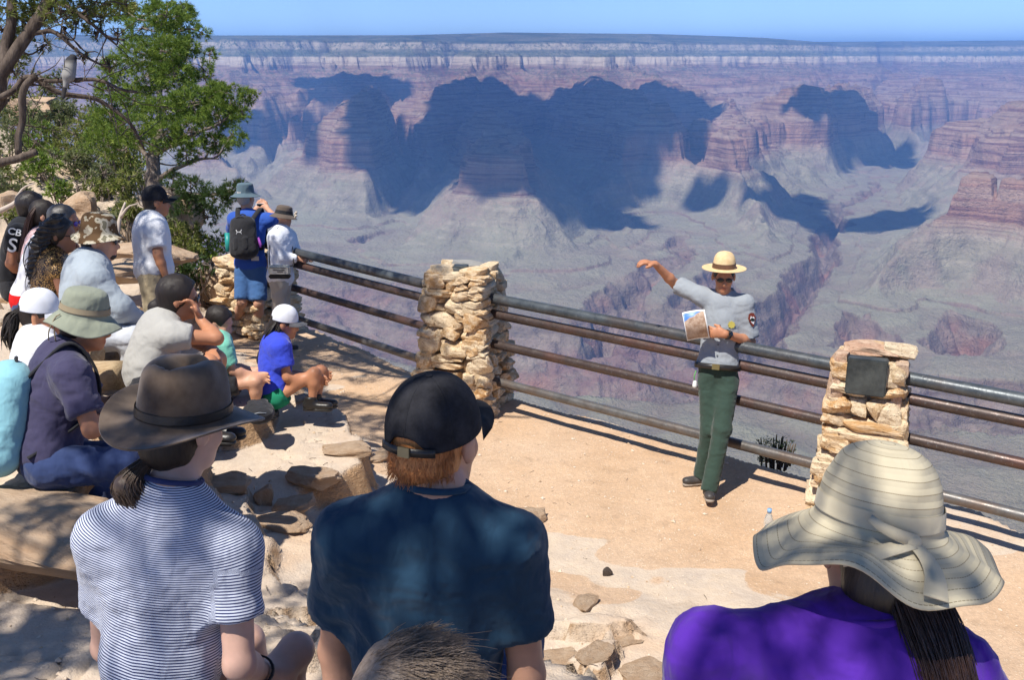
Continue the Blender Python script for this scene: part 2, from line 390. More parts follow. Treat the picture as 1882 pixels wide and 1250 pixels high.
# red shale patches in the gorge
low = n.maprange(z, -960, -1020)
shale = n.math('MULTIPLY', n.maprange(n.noise(.0028, 3, .55, vec=n.mapping(pos, loc=(300, 900, 0))), .54, .66), low)
col = n.mix(n.math('MULTIPLY', shale, .6), col, (.40, .17, .11))
col = n.mix(n.math('MULTIPLY', n.maprange(n.noise(.0035, 4, .6, vec=n.mapping(pos, loc=(-700, 200, 0))), .5, .62), n.math('MULTIPLY', low, .6)), col, (.24, .13, .115))
# flats get tan and grey drifts, a pink tinge and scrub
geo = n.new('ShaderNodeNewGeometry'); nz = n.sep(geo.outputs['True Normal'])[2]
flat = n.maprange(nz, .72, .93)
tonto = n.math('MULTIPLY', n.maprange(z, -985, -950), n.maprange(z, -640, -720))
col = n.mix(n.math('MULTIPLY', n.math('MULTIPLY', flat, tonto), .75), col, n.mix(n.maprange(n.noise(.003, 4, .6), .35, .65), (.31, .30, .21), (.27, .235, .18)))
hi = n.maprange(z, -500, -200)
speck = n.math('MULTIPLY', n.maprange(n.noise(.03, 4, .8), .47, .55), n.math('MAXIMUM', n.maprange(nz, .5, .75), n.math('MULTIPLY', n.maprange(z, 20, 50), n.maprange(n.noise(.004, 3, .6), .42, .56))))
col = n.mix(n.math('MULTIPLY', speck, n.math('MULTIPLY', n.maprange(z, -420, -120), .92)), col, (.07, .095, .05))
speck2 = n.math('MULTIPLY', n.maprange(n.noise(.09, 2, .8), .56, .64), flat)
col = n.mix(n.math('MULTIPLY', speck2, .35), col, (.14, .15, .09))
creek = n.math('MULTIPLY', n.maprange(z, -1185, -1215), n.maprange(n.noise(.012, 3, .6), .44, .56))
col = n.mix(n.math('MULTIPLY', creek, .8), col, (.06, .13, .04))
nb = n.bump(n.math('ADD', n2, n.math('MULTIPLY', n.noise(.06, 5, .7), 1.0)), 1.0, 17.0)
M_CANYON = n.done(col, .95, .05, nb)
cme.materials.append(M_CANYON)
link('canyon', cme, kind='structure')

# ------------------------------------------------------------------ the air of the canyon
hm = bpy.data.materials.new('haze'); hm.use_nodes = True; ht = hm.node_tree
for x in list(ht.nodes):
    if x.type == 'BSDF_PRINCIPLED': ht.nodes.remove(x)
pv = ht.nodes.new('ShaderNodeVolumePrincipled'); pv.inputs['Color'].default_value = (.22, .46, 1.0, 1)
pv.inputs['Density'].default_value = 5.6e-5; pv.inputs['Anisotropy'].default_value = 0.0
ht.links.new(pv.outputs[0], ht.nodes['Material Output'].inputs['Volume'])
HV, HQ = box_vq((0, 40000, -400), (160000, 130000, 1900))
link('haze', np_mesh('haze', HV, HQ, False), hm, kind='stuff')
# ------------------------------------------------------------------ surface nets: an implicit body -> one continuous mesh
def surface_nets(D, origin, h):
    nx, ny, nz = D.shape
    S = D < 0
    acc = np.zeros((nx - 1, ny - 1, nz - 1, 3), np.float32); cnt = np.zeros((nx - 1, ny - 1, nz - 1), np.float32)
    quads = []
    for ax in range(3):
        sl0 = [slice(None)] * 3; sl1 = [slice(None)] * 3
        sl0[ax] = slice(0, -1); sl1[ax] = slice(1, None)
        a = S[tuple(sl0)]; b = S[tuple(sl1)]
        m = a != b
        idx = np.argwhere(m)
        o1, o2 = [(1, 2), (2, 0), (0, 1)][ax]
        lim = [nx - 1, ny - 1, nz - 1]
        idx = idx[(idx[:, o1] > 0) & (idx[:, o2] > 0) & (idx[:, o1] < lim[o1]) & (idx[:, o2] < lim[o2])]
        if len(idx) == 0: continue
        j = idx.copy(); j[:, ax] += 1
        d0 = D[idx[:, 0], idx[:, 1], idx[:, 2]]; d1 = D[j[:, 0], j[:, 1], j[:, 2]]
        t = d0 / (d0 - d1)
        P = idx.astype(np.float32); P[:, ax] += t
        cells = []
        for (p, q) in ((-1, -1), (0, -1), (0, 0), (-1, 0)):
            c = idx.copy(); c[:, o1] += p; c[:, o2] += q
            np.add.at(acc, (c[:, 0], c[:, 1], c[:, 2]), P); np.add.at(cnt, (c[:, 0], c[:, 1], c[:, 2]), 1)
            cells.append((c[:, 0] * (ny - 1) + c[:, 1]) * (nz - 1) + c[:, 2])
        q = np.stack(cells, -1); flip = ~(d0 < 0); q[flip] = q[flip][:, ::-1]
        quads.append(q)
    Q = np.concatenate(quads); used = np.unique(Q)
    remap = np.zeros(cnt.size, np.int64); remap[used] = np.arange(len(used))
    V = acc.reshape(-1, 3)[used] / cnt.ravel()[used][:, None] * h + np.asarray(origin)
    return V.astype(np.float64), remap[Q]

# ------------------------------------------------------------------ fair-weather clouds over the canyon, outside the picture; their shadows lie on the far slopes
def in_poly(px, py, poly):
    c = np.zeros(px.shape, bool); j = len(poly) - 1
    for i in range(len(poly)):
        xi, yi = poly[i]; xj, yj = poly[j]
        c ^= ((yi > py) != (yj > py)) & (px < (xj - xi) * (py - yi) / (yj - yi + 1e-9) + xi); j = i
    return c
CLOUD_Z = 6000.0
patches = [
 [[(845, 150), (900, 150), (940, 178), (1010, 190), (1060, 165), (1100, 150), (1150, 160), (1210, 172), (1300, 190), (1312, 228), (1240, 236), (1200, 222), (1170, 212), (1135, 205), (1105, 240), (1110, 262), (1185, 258),
   (1165, 300), (1165, 340), (1115, 362), (1062, 385), (1000, 362), (950, 330), (925, 292), (890, 275), (855, 305), (825, 335), (745, 374), (715, 345), (712, 310), (735, 300), (760, 290), (780, 250), (808, 205)],
  'broad white cloud, largest of those drifting over the canyon'],
 [[(560, 150), (640, 140), (700, 142), (745, 168), (738, 182), (700, 178), (660, 166), (620, 176), (590, 178)], 'white cloud drifting over the left part of the far rim'],
 [[(445, 238), (480, 240), (478, 256), (462, 268), (440, 272)], 'small white cloud scrap near the left side of the canyon'],
 [[(548, 238), (590, 226), (585, 250), (560, 258)], 'thin white cloud scrap between the larger clouds'],
 [[(1450, 184), (1585, 184), (1595, 192), (1550, 204), (1485, 208)], 'flat white cloud over the cliff promontory'],
 [[(1560, 262), (1600, 250), (1660, 285), (1665, 305), (1610, 300), (1580, 285)], 'white cloud over the side canyon'],
 [[(1275, 353), (1325, 352), (1330, 364), (1290, 370)], 'round small white cloud over the grey slope'],
 [[(1400, 366), (1470, 368), (1500, 372), (1480, 392), (1420, 386)], 'small white cloud beside the round one'],
 [[(1480, 395), (1515, 400), (1540, 440), (1505, 425)], 'narrow white cloud above the inner gorge mouth'],
 [[(1565, 408), (1640, 400), (1700, 390), (1650, 418), (1585, 424)], 'long thin white cloud above the inner gorge'],
 [[(1095, 402), (1170, 394), (1140, 412), (1110, 412)], 'thin white cloud above the grey platform'],
]
n = NB('cloud_white'); M_CLOUD = n.done((.9, .9, .9), 1.0, 0.0)
for poly, lab in patches if not globals().get("NOCLOUD") else []:
    xs = [p[0] for p in poly]; ys = [p[1] for p in poly]
    gx, gy = np.meshgrid(np.arange(min(xs), max(xs), 3.0), np.arange(min(ys), max(ys), 2.0))
    m = in_poly(gx, gy, poly); pts = []
    for a, b in zip(gx[m], gy[m]):
        h_ = hit(a, b)
        if h_ is not None and h_[1] < 20000: pts.append(h_ + SUN * ((CLOUD_Z - h_[2]) / SUN[2]))
    if len(pts) < 4: continue
    pts = np.array(pts); cell = 55.0; lo = pts.min(0)[:2] - 450; nn = np.ceil((pts.max(0)[:2] + 450 - lo) / cell).astype(int)
    if nn.max() > 400: continue
    occ = np.zeros(nn)
    ij = ((pts[:, :2] - lo) / cell).astype(int); occ[ij[:, 0], ij[:, 1]] = 1
    for _ in range(2): occ = np.maximum.reduce([np.roll(occ, 1, 0), np.roll(occ, -1, 0), np.roll(occ, 1, 1), np.roll(occ, -1, 1), occ])
    def blur(a):
        for _ in range(2):
            a = (np.roll(a, 1, 0) + a + np.roll(a, -1, 0)) / 3; a = (np.roll(a, 1, 1) + a + np.roll(a, -1, 1)) / 3
        return a
    occ = np.clip(blur(blur(blur(occ))), 0, 1)
    g0 = lo[0] + np.arange(nn[0]) * cell; g1 = lo[1] + np.arange(nn[1]) * cell
    GX_, GY_ = np.meshgrid(g0, g1, indexing='ij')
    occ = occ + fbm2(GX_ / 420, GY_ / 420, 3, 91) * .18 + gn2(GX_ / 130, GY_ / 130, 95) * .30 + gn2(GX_ / 75, GY_ / 75, 96) * .22
    edge = np.ones_like(occ); edge[:2] = edge[-2:] = 0; edge[:, :2] = edge[:, -2:] = 0; occ = occ * edge
    zz = np.arange(-4, 7) * cell
    Dn = .52 - occ[:, :, None] + np.where(zz > 0, (zz / 330) ** 2, (zz / 120) ** 2)[None, None, :] * .5 + 0 * GX_[:, :, None]
    if not (Dn < 0).any(): continue
    V_, Q_ = surface_nets(Dn.astype(np.float32), (lo[0], lo[1], CLOUD_Z + zz[0]), cell)
    link('cloud', np_mesh('cloud', V_, Q_), M_CLOUD, kind='structure')
# ------------------------------------------------------------------ the terrace
_C = []                                        # (x, y, z, weight radius)
def cg(px, py, z, s=.9): p = at_z(px, py, z); _C.append((p[0], p[1], z, s))
def cd(px, py, dep, dz=0, s=.7): p = at_depth(px, py, dep); _C.append((p[0], p[1], p[2] + dz, s))
for q in [(700, 720), (620, 660), (800, 780), (1000, 800), (1250, 900), (1100, 950), (1300, 1000), (1500, 950), (1800, 1050), (1400, 880), (760, 860), (1700, 1100), (2100, 1050), (2300, 1200), (560, 620), (450, 625), (950, 920)]: cg(*q, 0.0)
for q in [(800, 950, .03), (1150, 1060, .05), (1400, 1120, .10), (1650, 1180, .14), (1100, 1150, .24), (1300, 1220, .26), (700, 1000, .24), (520, 980, .42), (560, 1100, .48), (470, 1000, .50), (610, 915, .36), (570, 910, .44), (500, 930, .48), (650, 820, .28), (640, 760, .16), (700, 900, .20), (640, 980, .34), (660, 1060, .38)]: cg(*q, s=.6)
for q in [(520, 745, .60), (450, 800, .60), (540, 820, .52), (430, 860, .56), (400, 740, .62)]: cg(*q, s=.5)
for q in [(-.3, 2.7, .95), (.8, 2.8, .85), (1.6, 2.6, .9), (-1.3, 2.8, 1.05), (0, 2.1, 1.22), (-1.2, 2.1, 1.25), (1.2, 2.0, 1.22), (0, 1.2, 1.57), (-1.5, .8, 1.6), (1.5, .8, 1.6), (0, 0, 1.6), (-2, -1, 1.65), (2, -1, 1.6), (2.6, 2.4, .8), (3.5, 2.5, .6)]: _C.append((*q, .6))
for q in [(330, 770, 5.5), (230, 700, 5.9), (180, 640, 6.6), (100, 640, 7.0)]: cd(*q)
for q in [(-2.3, 4.6, .72), (-1.8, 4.9, .66), (-2.9, 4.4, .85), (-2.3, 3.6, 1.06), (-1.9, 3.1, 1.08), (-2.8, 3.0, 1.2), (-3.6, 3.6, 1.22), (-1.7, 3.9, .92), (-2.6, 4.0, 1.02), (-4.5, 4.5, 1.3), (-3.0, 6.8, .75), (-4.2, 7.0, 1.1), (-5.5, 8.5, 1.25), (-3.3, 8.6, .30), (-4.3, 8.8, .55), (-3.2, 10, .22), (-4.4, 11, .6), (-5.5, 12, 1.0), (-6, 14, 1.2), (-8, 12, 1.7), (-9, 9, 2.0), (-7, 6, 1.9), (-6, 4, 1.7), (-10, 15, 1.9), (-4.4, 13.5, .2), (-9, 17, 2.2), (-12, 20, 2.4), (-7.5, 15.5, 1.6)]: _C.append((*q, .8))
_C = np.array(_C)
def gbase(x, y):
    num = 0; den = 1e-6; x = np.asarray(x, float); y = np.asarray(y, float)
    for cx, cy_, cz, s in _C:
        d2 = (x - cx) ** 2 + (y - cy_) ** 2
        w = np.exp(-d2 / (2 * (s * .62) ** 2)) + .002 / (d2 + .3)
        num = num + w * cz; den = den + w
    return num / den
# rim of the terrace, left to right, just beyond the railing
EDGE = np.array([(-30, 22), (-14, 19.0), (-7, 16.2), (-4.6, 14.2), (-3.4, 12.7)] + [tuple(at_z(a, b, 0)[:2]) for a, b in
        [(585, 606), (660, 640), (765, 688), (850, 712), (950, 733), (1060, 762), (1170, 793), (1290, 830), (1450, 872), (1600, 905), (1800, 944), (1882, 985), (2100, 1060), (2500, 1180)]])
_ee = EDGE[np.argsort(EDGE[:, 0])]
def edge_y(x): return np.interp(x, _ee[:, 0], _ee[:, 1])
PADS = []                                      # stone seats: (x, y, z, rx, ry, angle)
def pad(px, py, D, rx=.42, ry=.30, an=0.0, dz=-.115, dx=0, dy=0):
    p = at_depth(px, py, D); PADS.append((p[0] + dx, p[1] + dy, p[2] + dz, rx, ry, an)); return p
pad(505, 728, 7.2, .50, .50, .3, dz=-.10); PADS.append((at_z(505, 815, .56)[0], at_z(505, 815, .56)[1], .56, .62, .80, .25)); pad(402, 712, 7.1, .35, .35, .0); pad(275, 705, 5.45, .30, .50, .1, dx=-.1); pad(165, 612, 6.25, .30, .50, .1, dx=-.12)
pad(55, 850, 4.62, .32, .45, .25, dx=-.10, dy=-.02); pad(90, 575, 6.7, .35, .9, .1, dx=-.15); pad(40, 590, 6.9, .35, .5, .1); pad(60, 780, 5.0, .3, .3)
pad(770, 1400, 2.15, 1.2, .28, 0, dz=-.13, dy=-.06); pad(290, 1390, 2.35, .5, .28, 0, dz=-.12); pad(1600, 1640, 1.65, .8, .3, 0, dz=-.14)
def cells(x, y, seed=0):                       # cellular noise: random value of the nearest cell, distance to its border
    xi = np.floor(x).astype(np.int64); yi = np.floor(y).astype(np.int64); b1 = np.full(np.shape(x), 9.); b2 = b1.copy(); v = b1 * 0
    for dx in (-1, 0, 1):
        for dy in (-1, 0, 1):
            h = _PERM[(_PERM[(xi + dx + seed * 77) & 4095] + yi + dy) & 4095]
            fx = xi + dx + _VAL[h]; fy = yi + dy + _VAL[(h + 911) & 4095]; d = np.hypot(fx - x, fy - y)
            n = d < b1; b2 = np.where(n, b1, np.minimum(b2, d)); v = np.where(n, _VAL[(h + 333) & 4095], v); b1 = np.where(n, d, b1)
    return v, b2 - b1
def ground_h(x, y, detail=True):
    x = np.asarray(x, float); y = np.asarray(y, float)
    g = gbase(x, y)
    wob = fbm2(x * .9, y * .9, 3, 101) * .16
    # the slope breaks into ledges of rock
    jx = x + gn2(x * 5, y * 5, 96) * .05; jy = y + gn2(x * 5, y * 5, 97) * .05
    cv, cb = cells(jx * 1.15, jy * 1.5, 3); cv2, cb2 = cells(jx * 3.3, jy * 4.1, 4)
    st = .13; k = (g + wob * .3 + (cv - .5) * .12 + (cv2 - .5) * .035) / st; kf = np.floor(k); fr = k - kf
    ter = (kf + smoothstep(.80, .92, fr) + fr * .12) * st - (1 - smoothstep(.0, .05, cb2)) * .012
    sl = smoothstep(.10, .26, g) * smoothstep(-9, -5.5, x)
    g = g * (1 - sl * .75) + ter * sl * .75
    for (cx, cy_, cz, rx, ry, an) in PADS:
        dx, dy = x - cx, y - cy_; c, s = math.cos(an), math.sin(an)
        u = (dx * c + dy * s) / rx; v = (-dx * s + dy * c) / ry
        d = (np.abs(u) ** 3 + np.abs(v) ** 3) ** (1 / 3) + gn2(x * 4, y * 4, 55) * .12
        m = 1 - smoothstep(.92, 1.06, d)
        g = g * (1 - m) + (cz + gn2(x * 3, y * 3, 58) * .012) * m
    if detail:
        g = g + fbm2(x * 1.3, y * 1.3, 4, 110) * .022 + fbm2(x * 7, y * 7, 3, 115) * .007
        crk = np.abs(fbm2(x * 1.1 + 5, y * 1.1, 3, 120)); rocky = smoothstep(.05, .3, gbase(x, y))
        g = g - (1 - smoothstep(.0, .022, crk)) * .035 * rocky
    e = y - edge_y(x) + gn2(x * 1.2, y * .7, 130) * .10 + gn2(x * 5, y * 5, 131) * .03
    drop = np.where(e > 0, -(e * 1.9 + np.floor(e / .9) * .35), 0)
    return np.where(x > -4.6, g + drop, g - np.maximum(e, 0) * 1.2)
def gz(x, y): return float(ground_h(np.array([x]), np.array([y]), False)[0])
def nonuni(a, b, lo, hi, st, n):
    core = np.arange(lo, hi, st)
    return np.concatenate([lo - np.geomspace(st * 2, lo - a, n)[::-1], core, hi + np.geomspace(st * 2, b - hi, n)])
def build_ground():
    gx = nonuni(-40, 30, -6.2, 5.2, .030, 34); gy = nonuni(-12, 24, 1.9, 10.5, .030, 34)
    Xg, Yg = np.meshgrid(gx, gy, indexing='ij'); Zg = ground_h(Xg, Yg)
    Zg = np.where(Yg > edge_y(Xg) + 7, np.minimum(Zg, -9), Zg)
    me = np_mesh('ground', np.stack([Xg, Yg, Zg], -1).reshape(-1, 3), grid_vq(len(gx), len(gy)), True)
    gb = gbase(Xg, Yg)
    rock = smoothstep(.04, .22, gb + fbm2(Xg * 1.4, Yg * 1.4, 3, 140) * .16)
    slab = smoothstep(.02, .08, fbm2(Xg * .55 + 3, Yg * .8 + 1, 3, 150) + .10 - np.abs(Yg - 5.0) * .10) * (Xg > -2)
    rock = np.maximum(rock * .9, slab * .75)
    attr(me, 'rock', rock.ravel())
    n = NB('terrace_ground')
    rk = n.attr('rock'); geo = n.new('ShaderNodeNewGeometry'); nz = n.sep(geo.outputs['Normal'])[2]
    d1 = n.noise(2.2, 5, .6); d2 = n.noise(38, 4, .7); d3 = n.noise(.5, 3, .5)
    dirt = n.mix(n.maprange(d1, .3, .7), (.50, .32, .185), (.62, .42, .265))
    dirt = n.mix(n.maprange(d3, .35, .7, 0, .6), dirt, (.62, .48, .36))
    dirt = n.mix(n.maprange(d2, .42, .62, 0, .35), dirt, (.33, .235, .165))
    sp = n.voro(60, 'F1'); spk = n.math('MULTIPLY', n.math('LESS_THAN', sp, .25), n.math('GREATER_THAN', n.noise(14, 2), .53))
    dirt = n.mix(n.math('MULTIPLY', spk, .55), dirt, (.78, .66, .50))
    r1 = n.noise(3.1, 5, .65); r2 = n.noise(18, 4, .7)
    stone = n.mix(n.maprange(r1, .35, .65), (.60, .48, .36), (.50, .41, .33))
    stone = n.mix(n.maprange(r2, .45, .7, 0, .5), stone, (.66, .56, .45))
    stone = n.mix(n.maprange(n.noise(1.2, 3), .55, .7, 0, .6), stone, (.60, .41, .26))
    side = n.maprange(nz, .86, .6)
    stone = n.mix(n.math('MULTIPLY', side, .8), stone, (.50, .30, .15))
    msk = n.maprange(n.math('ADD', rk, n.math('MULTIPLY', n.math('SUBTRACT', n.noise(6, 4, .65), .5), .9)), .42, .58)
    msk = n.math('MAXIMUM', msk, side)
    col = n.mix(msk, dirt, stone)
    col = n.mix(n.math('MULTIPLY', n.maprange(n.noise(5, 3, .6, vec=n.mapping(loc=(9, 4, 2))), .6, .7), .25), col, (.22, .15, .10))
    h = n.math('ADD', n.math('MULTIPLY', n.noise(90, 4, .75), .5), n.math('ADD', n.math('MULTIPLY', n.noise(11, 4, .6), .8), n.math('MULTIPLY', sp, -.25)))
    big = n.math('ADD', n.noise(2.6, 6, .72, vec=n.mapping(scale=(1, 1, 3.0))), n.math('MULTIPLY', n.noise(9, 5, .75), .5))
    nb_ = n.new('ShaderNodeBump'); nb_.inputs['Distance'].default_value = .12; n.l.new(big, nb_.inputs['Height']); n.l.new(n.math('MULTIPLY', msk, n.maprange(nz, .97, .75, .12, .9)), nb_.inputs['Strength'])
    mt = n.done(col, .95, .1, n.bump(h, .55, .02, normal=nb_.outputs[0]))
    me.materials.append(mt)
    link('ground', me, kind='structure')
    # loose gravel
    rs = np.random.RandomState(3); Vs = []; Qs = []; c = 0
    N = 9000
    px_ = rs.uniform(-4.5, 5, N); py_ = rs.uniform(2.6, 11, N); ok = py_ < edge_y(px_) - .05; px_, py_ = px_[ok], py_[ok]
    pz_ = ground_h(px_, py_)
    s = .0035 + .010 * rs.rand(len(px_)) ** 4 + (rs.rand(len(px_)) > .985) * .014
    base = np.array([(1, 0, 0), (-1, 0, 0), (0, 1, 0), (0, -1, 0), (0, 0, .7), (0, 0, -.5)], float)
    tri = np.array([(0, 2, 4), (2, 1, 4), (1, 3, 4), (3, 0, 4), (2, 0, 5), (1, 2, 5), (3, 1, 5), (0, 3, 5)])
    B = base[None] * rs.uniform(.6, 1.3, (len(px_), 6, 1)) * s[:, None, None]
    a = rs.rand(len(px_)) * 6.28; ca, sa = np.cos(a)[:, None], np.sin(a)[:, None]
    Bx = B[..., 0] * ca - B[..., 1] * sa; By = B[..., 0] * sa + B[..., 1] * ca
    V = np.stack([Bx + px_[:, None], By + py_[:, None], B[..., 2] + pz_[:, None] + s[:, None] * .2], -1).reshape(-1, 3)
    Q = (tri[None] + (np.arange(len(px_)) * 6)[:, None, None]).reshape(-1, 3)
    n = NB('gravel_stone'); m = n.done(n.ramp(n.noise(25, 1), [(.3, (.40, .28, .18)), (.5, (.66, .56, .45)), (.7, (.50, .36, .22))]), .9, .2)
    link('gravel', np_mesh('gravel', V, Q, False), m, kind='stuff')
build_ground()
# ------------------------------------------------------------------ stones, pillars, railing
def stone_meshes(k, seed, sub=4, rough=.13, pits=True):
    out = []
    for a in range(k):
        bm = bmesh.new(); bmesh.ops.create_cube(bm, size=1.0); bmesh.ops.subdivide_edges(bm, edges=bm.edges[:], cuts=sub, use_grid_fill=True)
        V = np.array([v.co[:] for v in bm.verts])
        q = V * 2; r = np.maximum(np.abs(q).max(1), 1e-6)
        sph = q / np.linalg.norm(q, axis=1)[:, None]
        P = q * .80 + sph * .24
        P = P * .5
        off = a * 7.3 + seed
        nz = fbm3(P * 2.2 + off, 2, seed); nf = fbm3(P * 6.5 + off, 2, seed + 3)
        P = P * (1 + rough * nz[:, None]) + sph * (nf[:, None] * .05)
        # one or two flat broken faces
        rs = np.random.RandomState(a + seed)
        for _ in range(9):
            d = rs.normal(size=3); d /= np.linalg.norm(d); t = P @ d; lim = rs.uniform(.40, .56); P = P - np.maximum(t - lim, 0)[:, None] * d * .9
        for v, p in zip(bm.verts, P): v.co = p
        me = bm_mesh('stone', bm, False)
        out.append(me)
    return out
def stone_mat(name, c1, c2, c3, lo=.3):
    n = NB(name); oi = n.new('ShaderNodeObjectInfo'); r = oi.outputs['Random']
    v = n.new('ShaderNodeVectorMath', operation='ADD'); n.l.new(n.tc.outputs['Object'], v.inputs[0]); cmb = n.new('ShaderNodeCombineXYZ')
    for k in range(3): n.l.new(n.math('MULTIPLY', r, 30.0 + 9 * k), cmb.inputs[k])
    n.l.new(cmb.outputs[0], v.inputs[1]); vec = v.outputs[0]
    col = n.ramp(r, [(.0, c1), (.45, c2), (.72, c3), (1.0, c1)])
    col = n.mix(n.maprange(n.noise(3.0, 4, .6, vec=vec), .40, .62, 0, .75), col, tuple(min(1, x * 1.18) for x in c2))
    col = n.mix(n.maprange(n.noise(8, 4, .7, vec=vec), .52, .66, 0, .6), col, tuple(x * .62 for x in c3))
    pit = n.voro(9, 'F1', vec=vec); pm = n.math('MULTIPLY', n.math('LESS_THAN', pit, .2), n.math('GREATER_THAN', n.noise(3.5, 1, vec=vec), .52))
    col = n.mix(n.math('MULTIPLY', pm, .7), col, tuple(x * .3 for x in c3))
    h = n.math('SUBTRACT', n.math('ADD', n.noise(5, 8, .78, vec=vec), n.math('MULTIPLY', n.noise(22, 3, .7, vec=vec), .4)), n.math('MULTIPLY', pm, .6))
    return n.done(col, .92, .15, n.bump(h, .8, .03))
M_STONE = stone_mat('sandstone', (.62, .44, .25), (.78, .64, .45), (.58, .33, .14))
M_STONE_R = stone_mat('rosy_sandstone', (.58, .38, .27), (.66, .50, .36), (.52, .30, .19))
n = NB('mortar'); M_MORTAR = n.done(n.mix(n.noise(9, 4, .7), (.36, .28, .19), (.50, .40, .29)), .95, .1, n.bump(n.noise(60, 4, .7), .6, .01))
n = NB('black_stone'); M_BLACK = n.done(n.mix(n.maprange(n.noise(5, 5, .7), .4, .7), (.028, .033, .034), (.085, .095, .09)), .45, .4, n.bump(n.noise(30, 4), .25, .01))
n = NB('grey_slate'); M_SLATE = n.done(n.mix(n.noise(7, 4), (.20, .20, .19), (.34, .33, .31)), .8, .3, n.bump(n.noise(20, 4), .4, .01))
STONES = stone_meshes(16, 5, 5, .24)
def add_stone(parent, c, size, yaw, rs, mat=None, tilt=.06, mesh=None, name='stone'):
    me = mesh or STONES[rs.randint(len(STONES))]
    if mat is not None:
        key = me.name + mat.name
        if key not in _stm:
            m2 = me.copy(); m2.materials.clear(); m2.materials.append(mat); _stm[key] = m2
        me = _stm[key]
    o = bpy.data.objects.new(name, me); COL.objects.link(o); o.parent = parent
    o.location = c; o.scale = size; o.rotation_euler = (rs.uniform(-tilt, tilt), rs.uniform(-tilt, tilt), yaw + rs.uniform(-tilt, tilt) * 1.3 + (math.pi if rs.rand() < .5 else 0))
    return o
_stm = {}
def pillar(label, c, yaw, w0, w1, H, seed, mat, front_panel=False, courses=None, ratio=1.0):
    rs = np.random.RandomState(seed)
    P = thing('stone_pillar', label, 'stone pillar', (c[0], c[1], c[2]), rotz=yaw, group='stone pillars of the railing')
    V, Q = box_vq((0, 0, H / 2 - .10), (1, 1, H - .05)); t = np.clip(V[:, 2] / H, 0, 1)
    V[:, :2] *= ((w0 + (w1 - w0) * t) * .72)[:, None]; V[:, 1] *= ratio
    link('mortar_core', np_mesh('mortar_core', V, Q, False), M_MORTAR, P)
    z = -.10
    while z < H - .04:
        h = rs.uniform(.075, .165); h = min(h, H - z + .02)
        w = w0 + (w1 - w0) * max(z, 0) / H + rs.uniform(-.012, .012)
        for f in range(4):
            W = w if f % 2 == 0 else w * ratio; Dn = (w * ratio if f % 2 == 0 else w) / 2
            x = -W / 2 + rs.uniform(-.02, .02)
            end = W / 2 - .02
            while x < end:
                l = rs.uniform(.10, .34)
                if x + l > end - .07: l = W / 2 - x + rs.uniform(0, .03)
                cx = x + l / 2; dd = rs.uniform(.16, .22); out = rs.uniform(-.035, .04)
                a = f * math.pi / 2
                lx, ly = cx, -(Dn - dd / 2 + out)
                X_ = lx * math.cos(a) - ly * math.sin(a); Y_ = lx * math.sin(a) + ly * math.cos(a)
                zc = z + h / 2 + rs.uniform(-.008, .008)
                if front_panel and f == 0 and zc > H - .30 and abs(cx) < W * .30:
                    x += l; continue
                hh = h * rs.uniform(.86, 1.10)
                if h > .12 and rs.rand() < .3:   # two thin ones in place of a thick one
                    for s_ in (-1, 1): add_stone(P, (X_, Y_, zc + s_ * h / 4), (l * 1.0, dd, h * .52), a, rs, mat)
                else: add_stone(P, (X_, Y_, zc), (l * 1.03, dd, hh * 1.05), a, rs, mat)
                x += l
        z += h * .96
    return P, rs
def rail_line(px, py, z, px2, py2):            # point at height z on two sight lines
    return at_z(px, py, z), at_z(px2, py2, z)
RZ = (1.08, .93, .66, .31)
p1a = at_z(852, 545, 1.08); p2a = at_z(1612, 690, 1.08)
P1 = np.array([p1a[0], p1a[1] + .12, 0]); P2 = np.array([p2a[0] - .02, p2a[1] + .08, 0])
yaw1 = math.atan2(P2[1] - P1[1], P2[0] - P1[0])
p0 = np.array([at_z(470, 444, 1.08)[0] - .02, at_z(470, 444, 1.08)[1], 0])
yaw0 = math.atan2(P1[1] - p0[1], P1[0] - p0[0])
P3 = np.array([at_z(2420, 835, 1.08)[0], at_z(2420, 835, 1.08)[1], 0]); yaw2 = math.atan2(P3[1] - P2[1], P3[0] - P2[0])
PIL1, rs1 = pillar('broad cream sandstone pillar with black stone set in its top, behind the man in black cap', P1, yaw1 + .30, .74, .56, 1.30, 21, M_STONE)
for (c, s_, m) in [((-.17, -.10, 1.29), (.22, .2, .12), M_STONE), ((.16, -.12, 1.30), (.24, .18, .12), M_STONE), ((-.02, .14, 1.32), (.32, .2, .07), M_SLATE), ((-.04, -.07, 1.31), (.20, .16, .09), M_BLACK), ((.20, .12, 1.31), (.16, .16, .10), M_STONE), ((-.18, .14, 1.30), (.2, .16, .11), M_STONE), ((.02, -.2, 1.27), (.2, .14, .1), M_STONE)]:
    add_stone(PIL1, c, s_, .3, rs1, m)
PIL2, rs2 = pillar('sandstone pillar with a black square plaque near its top, between ranger and sun hat', P2, yaw1 + .28, .62, .42, 1.22, 33, M_STONE, True)
for (c, s_, m) in [((-.02, .03, 1.245), (.34, .26, .07), M_STONE_R), ((-.19, -.12, 1.18), (.12, .2, .12), M_STONE_R), ((-.20, -.17, 1.0), (.11, .12, .20), M_STONE_R), ((.19, .02, 1.25), (.22, .20, .09), M_STONE), ((.20, -.10, 1.14), (.10, .16, .12), M_STONE_R), ((.185, -.17, .99), (.07, .08, .20), M_STONE_R), ((0, .13, 1.23), (.30, .18, .08), M_STONE)]:
    add_stone(PIL2, c, s_, .0, rs2, m)
V, Q = box_vq((0, 0, 0), (.255, .10, .25)); bm = bmesh.new(); me_ = np_mesh('plaque', V, Q, False); bm.from_mesh(me_)
bmesh.ops.bevel(bm, geom=bm.edges[:], offset=.008, segments=2, affect='EDGES'); bm.to_mesh(me_); bm.free()
link('plaque', me_, M_BLACK, PIL2, (-.01, -.222, 1.115))
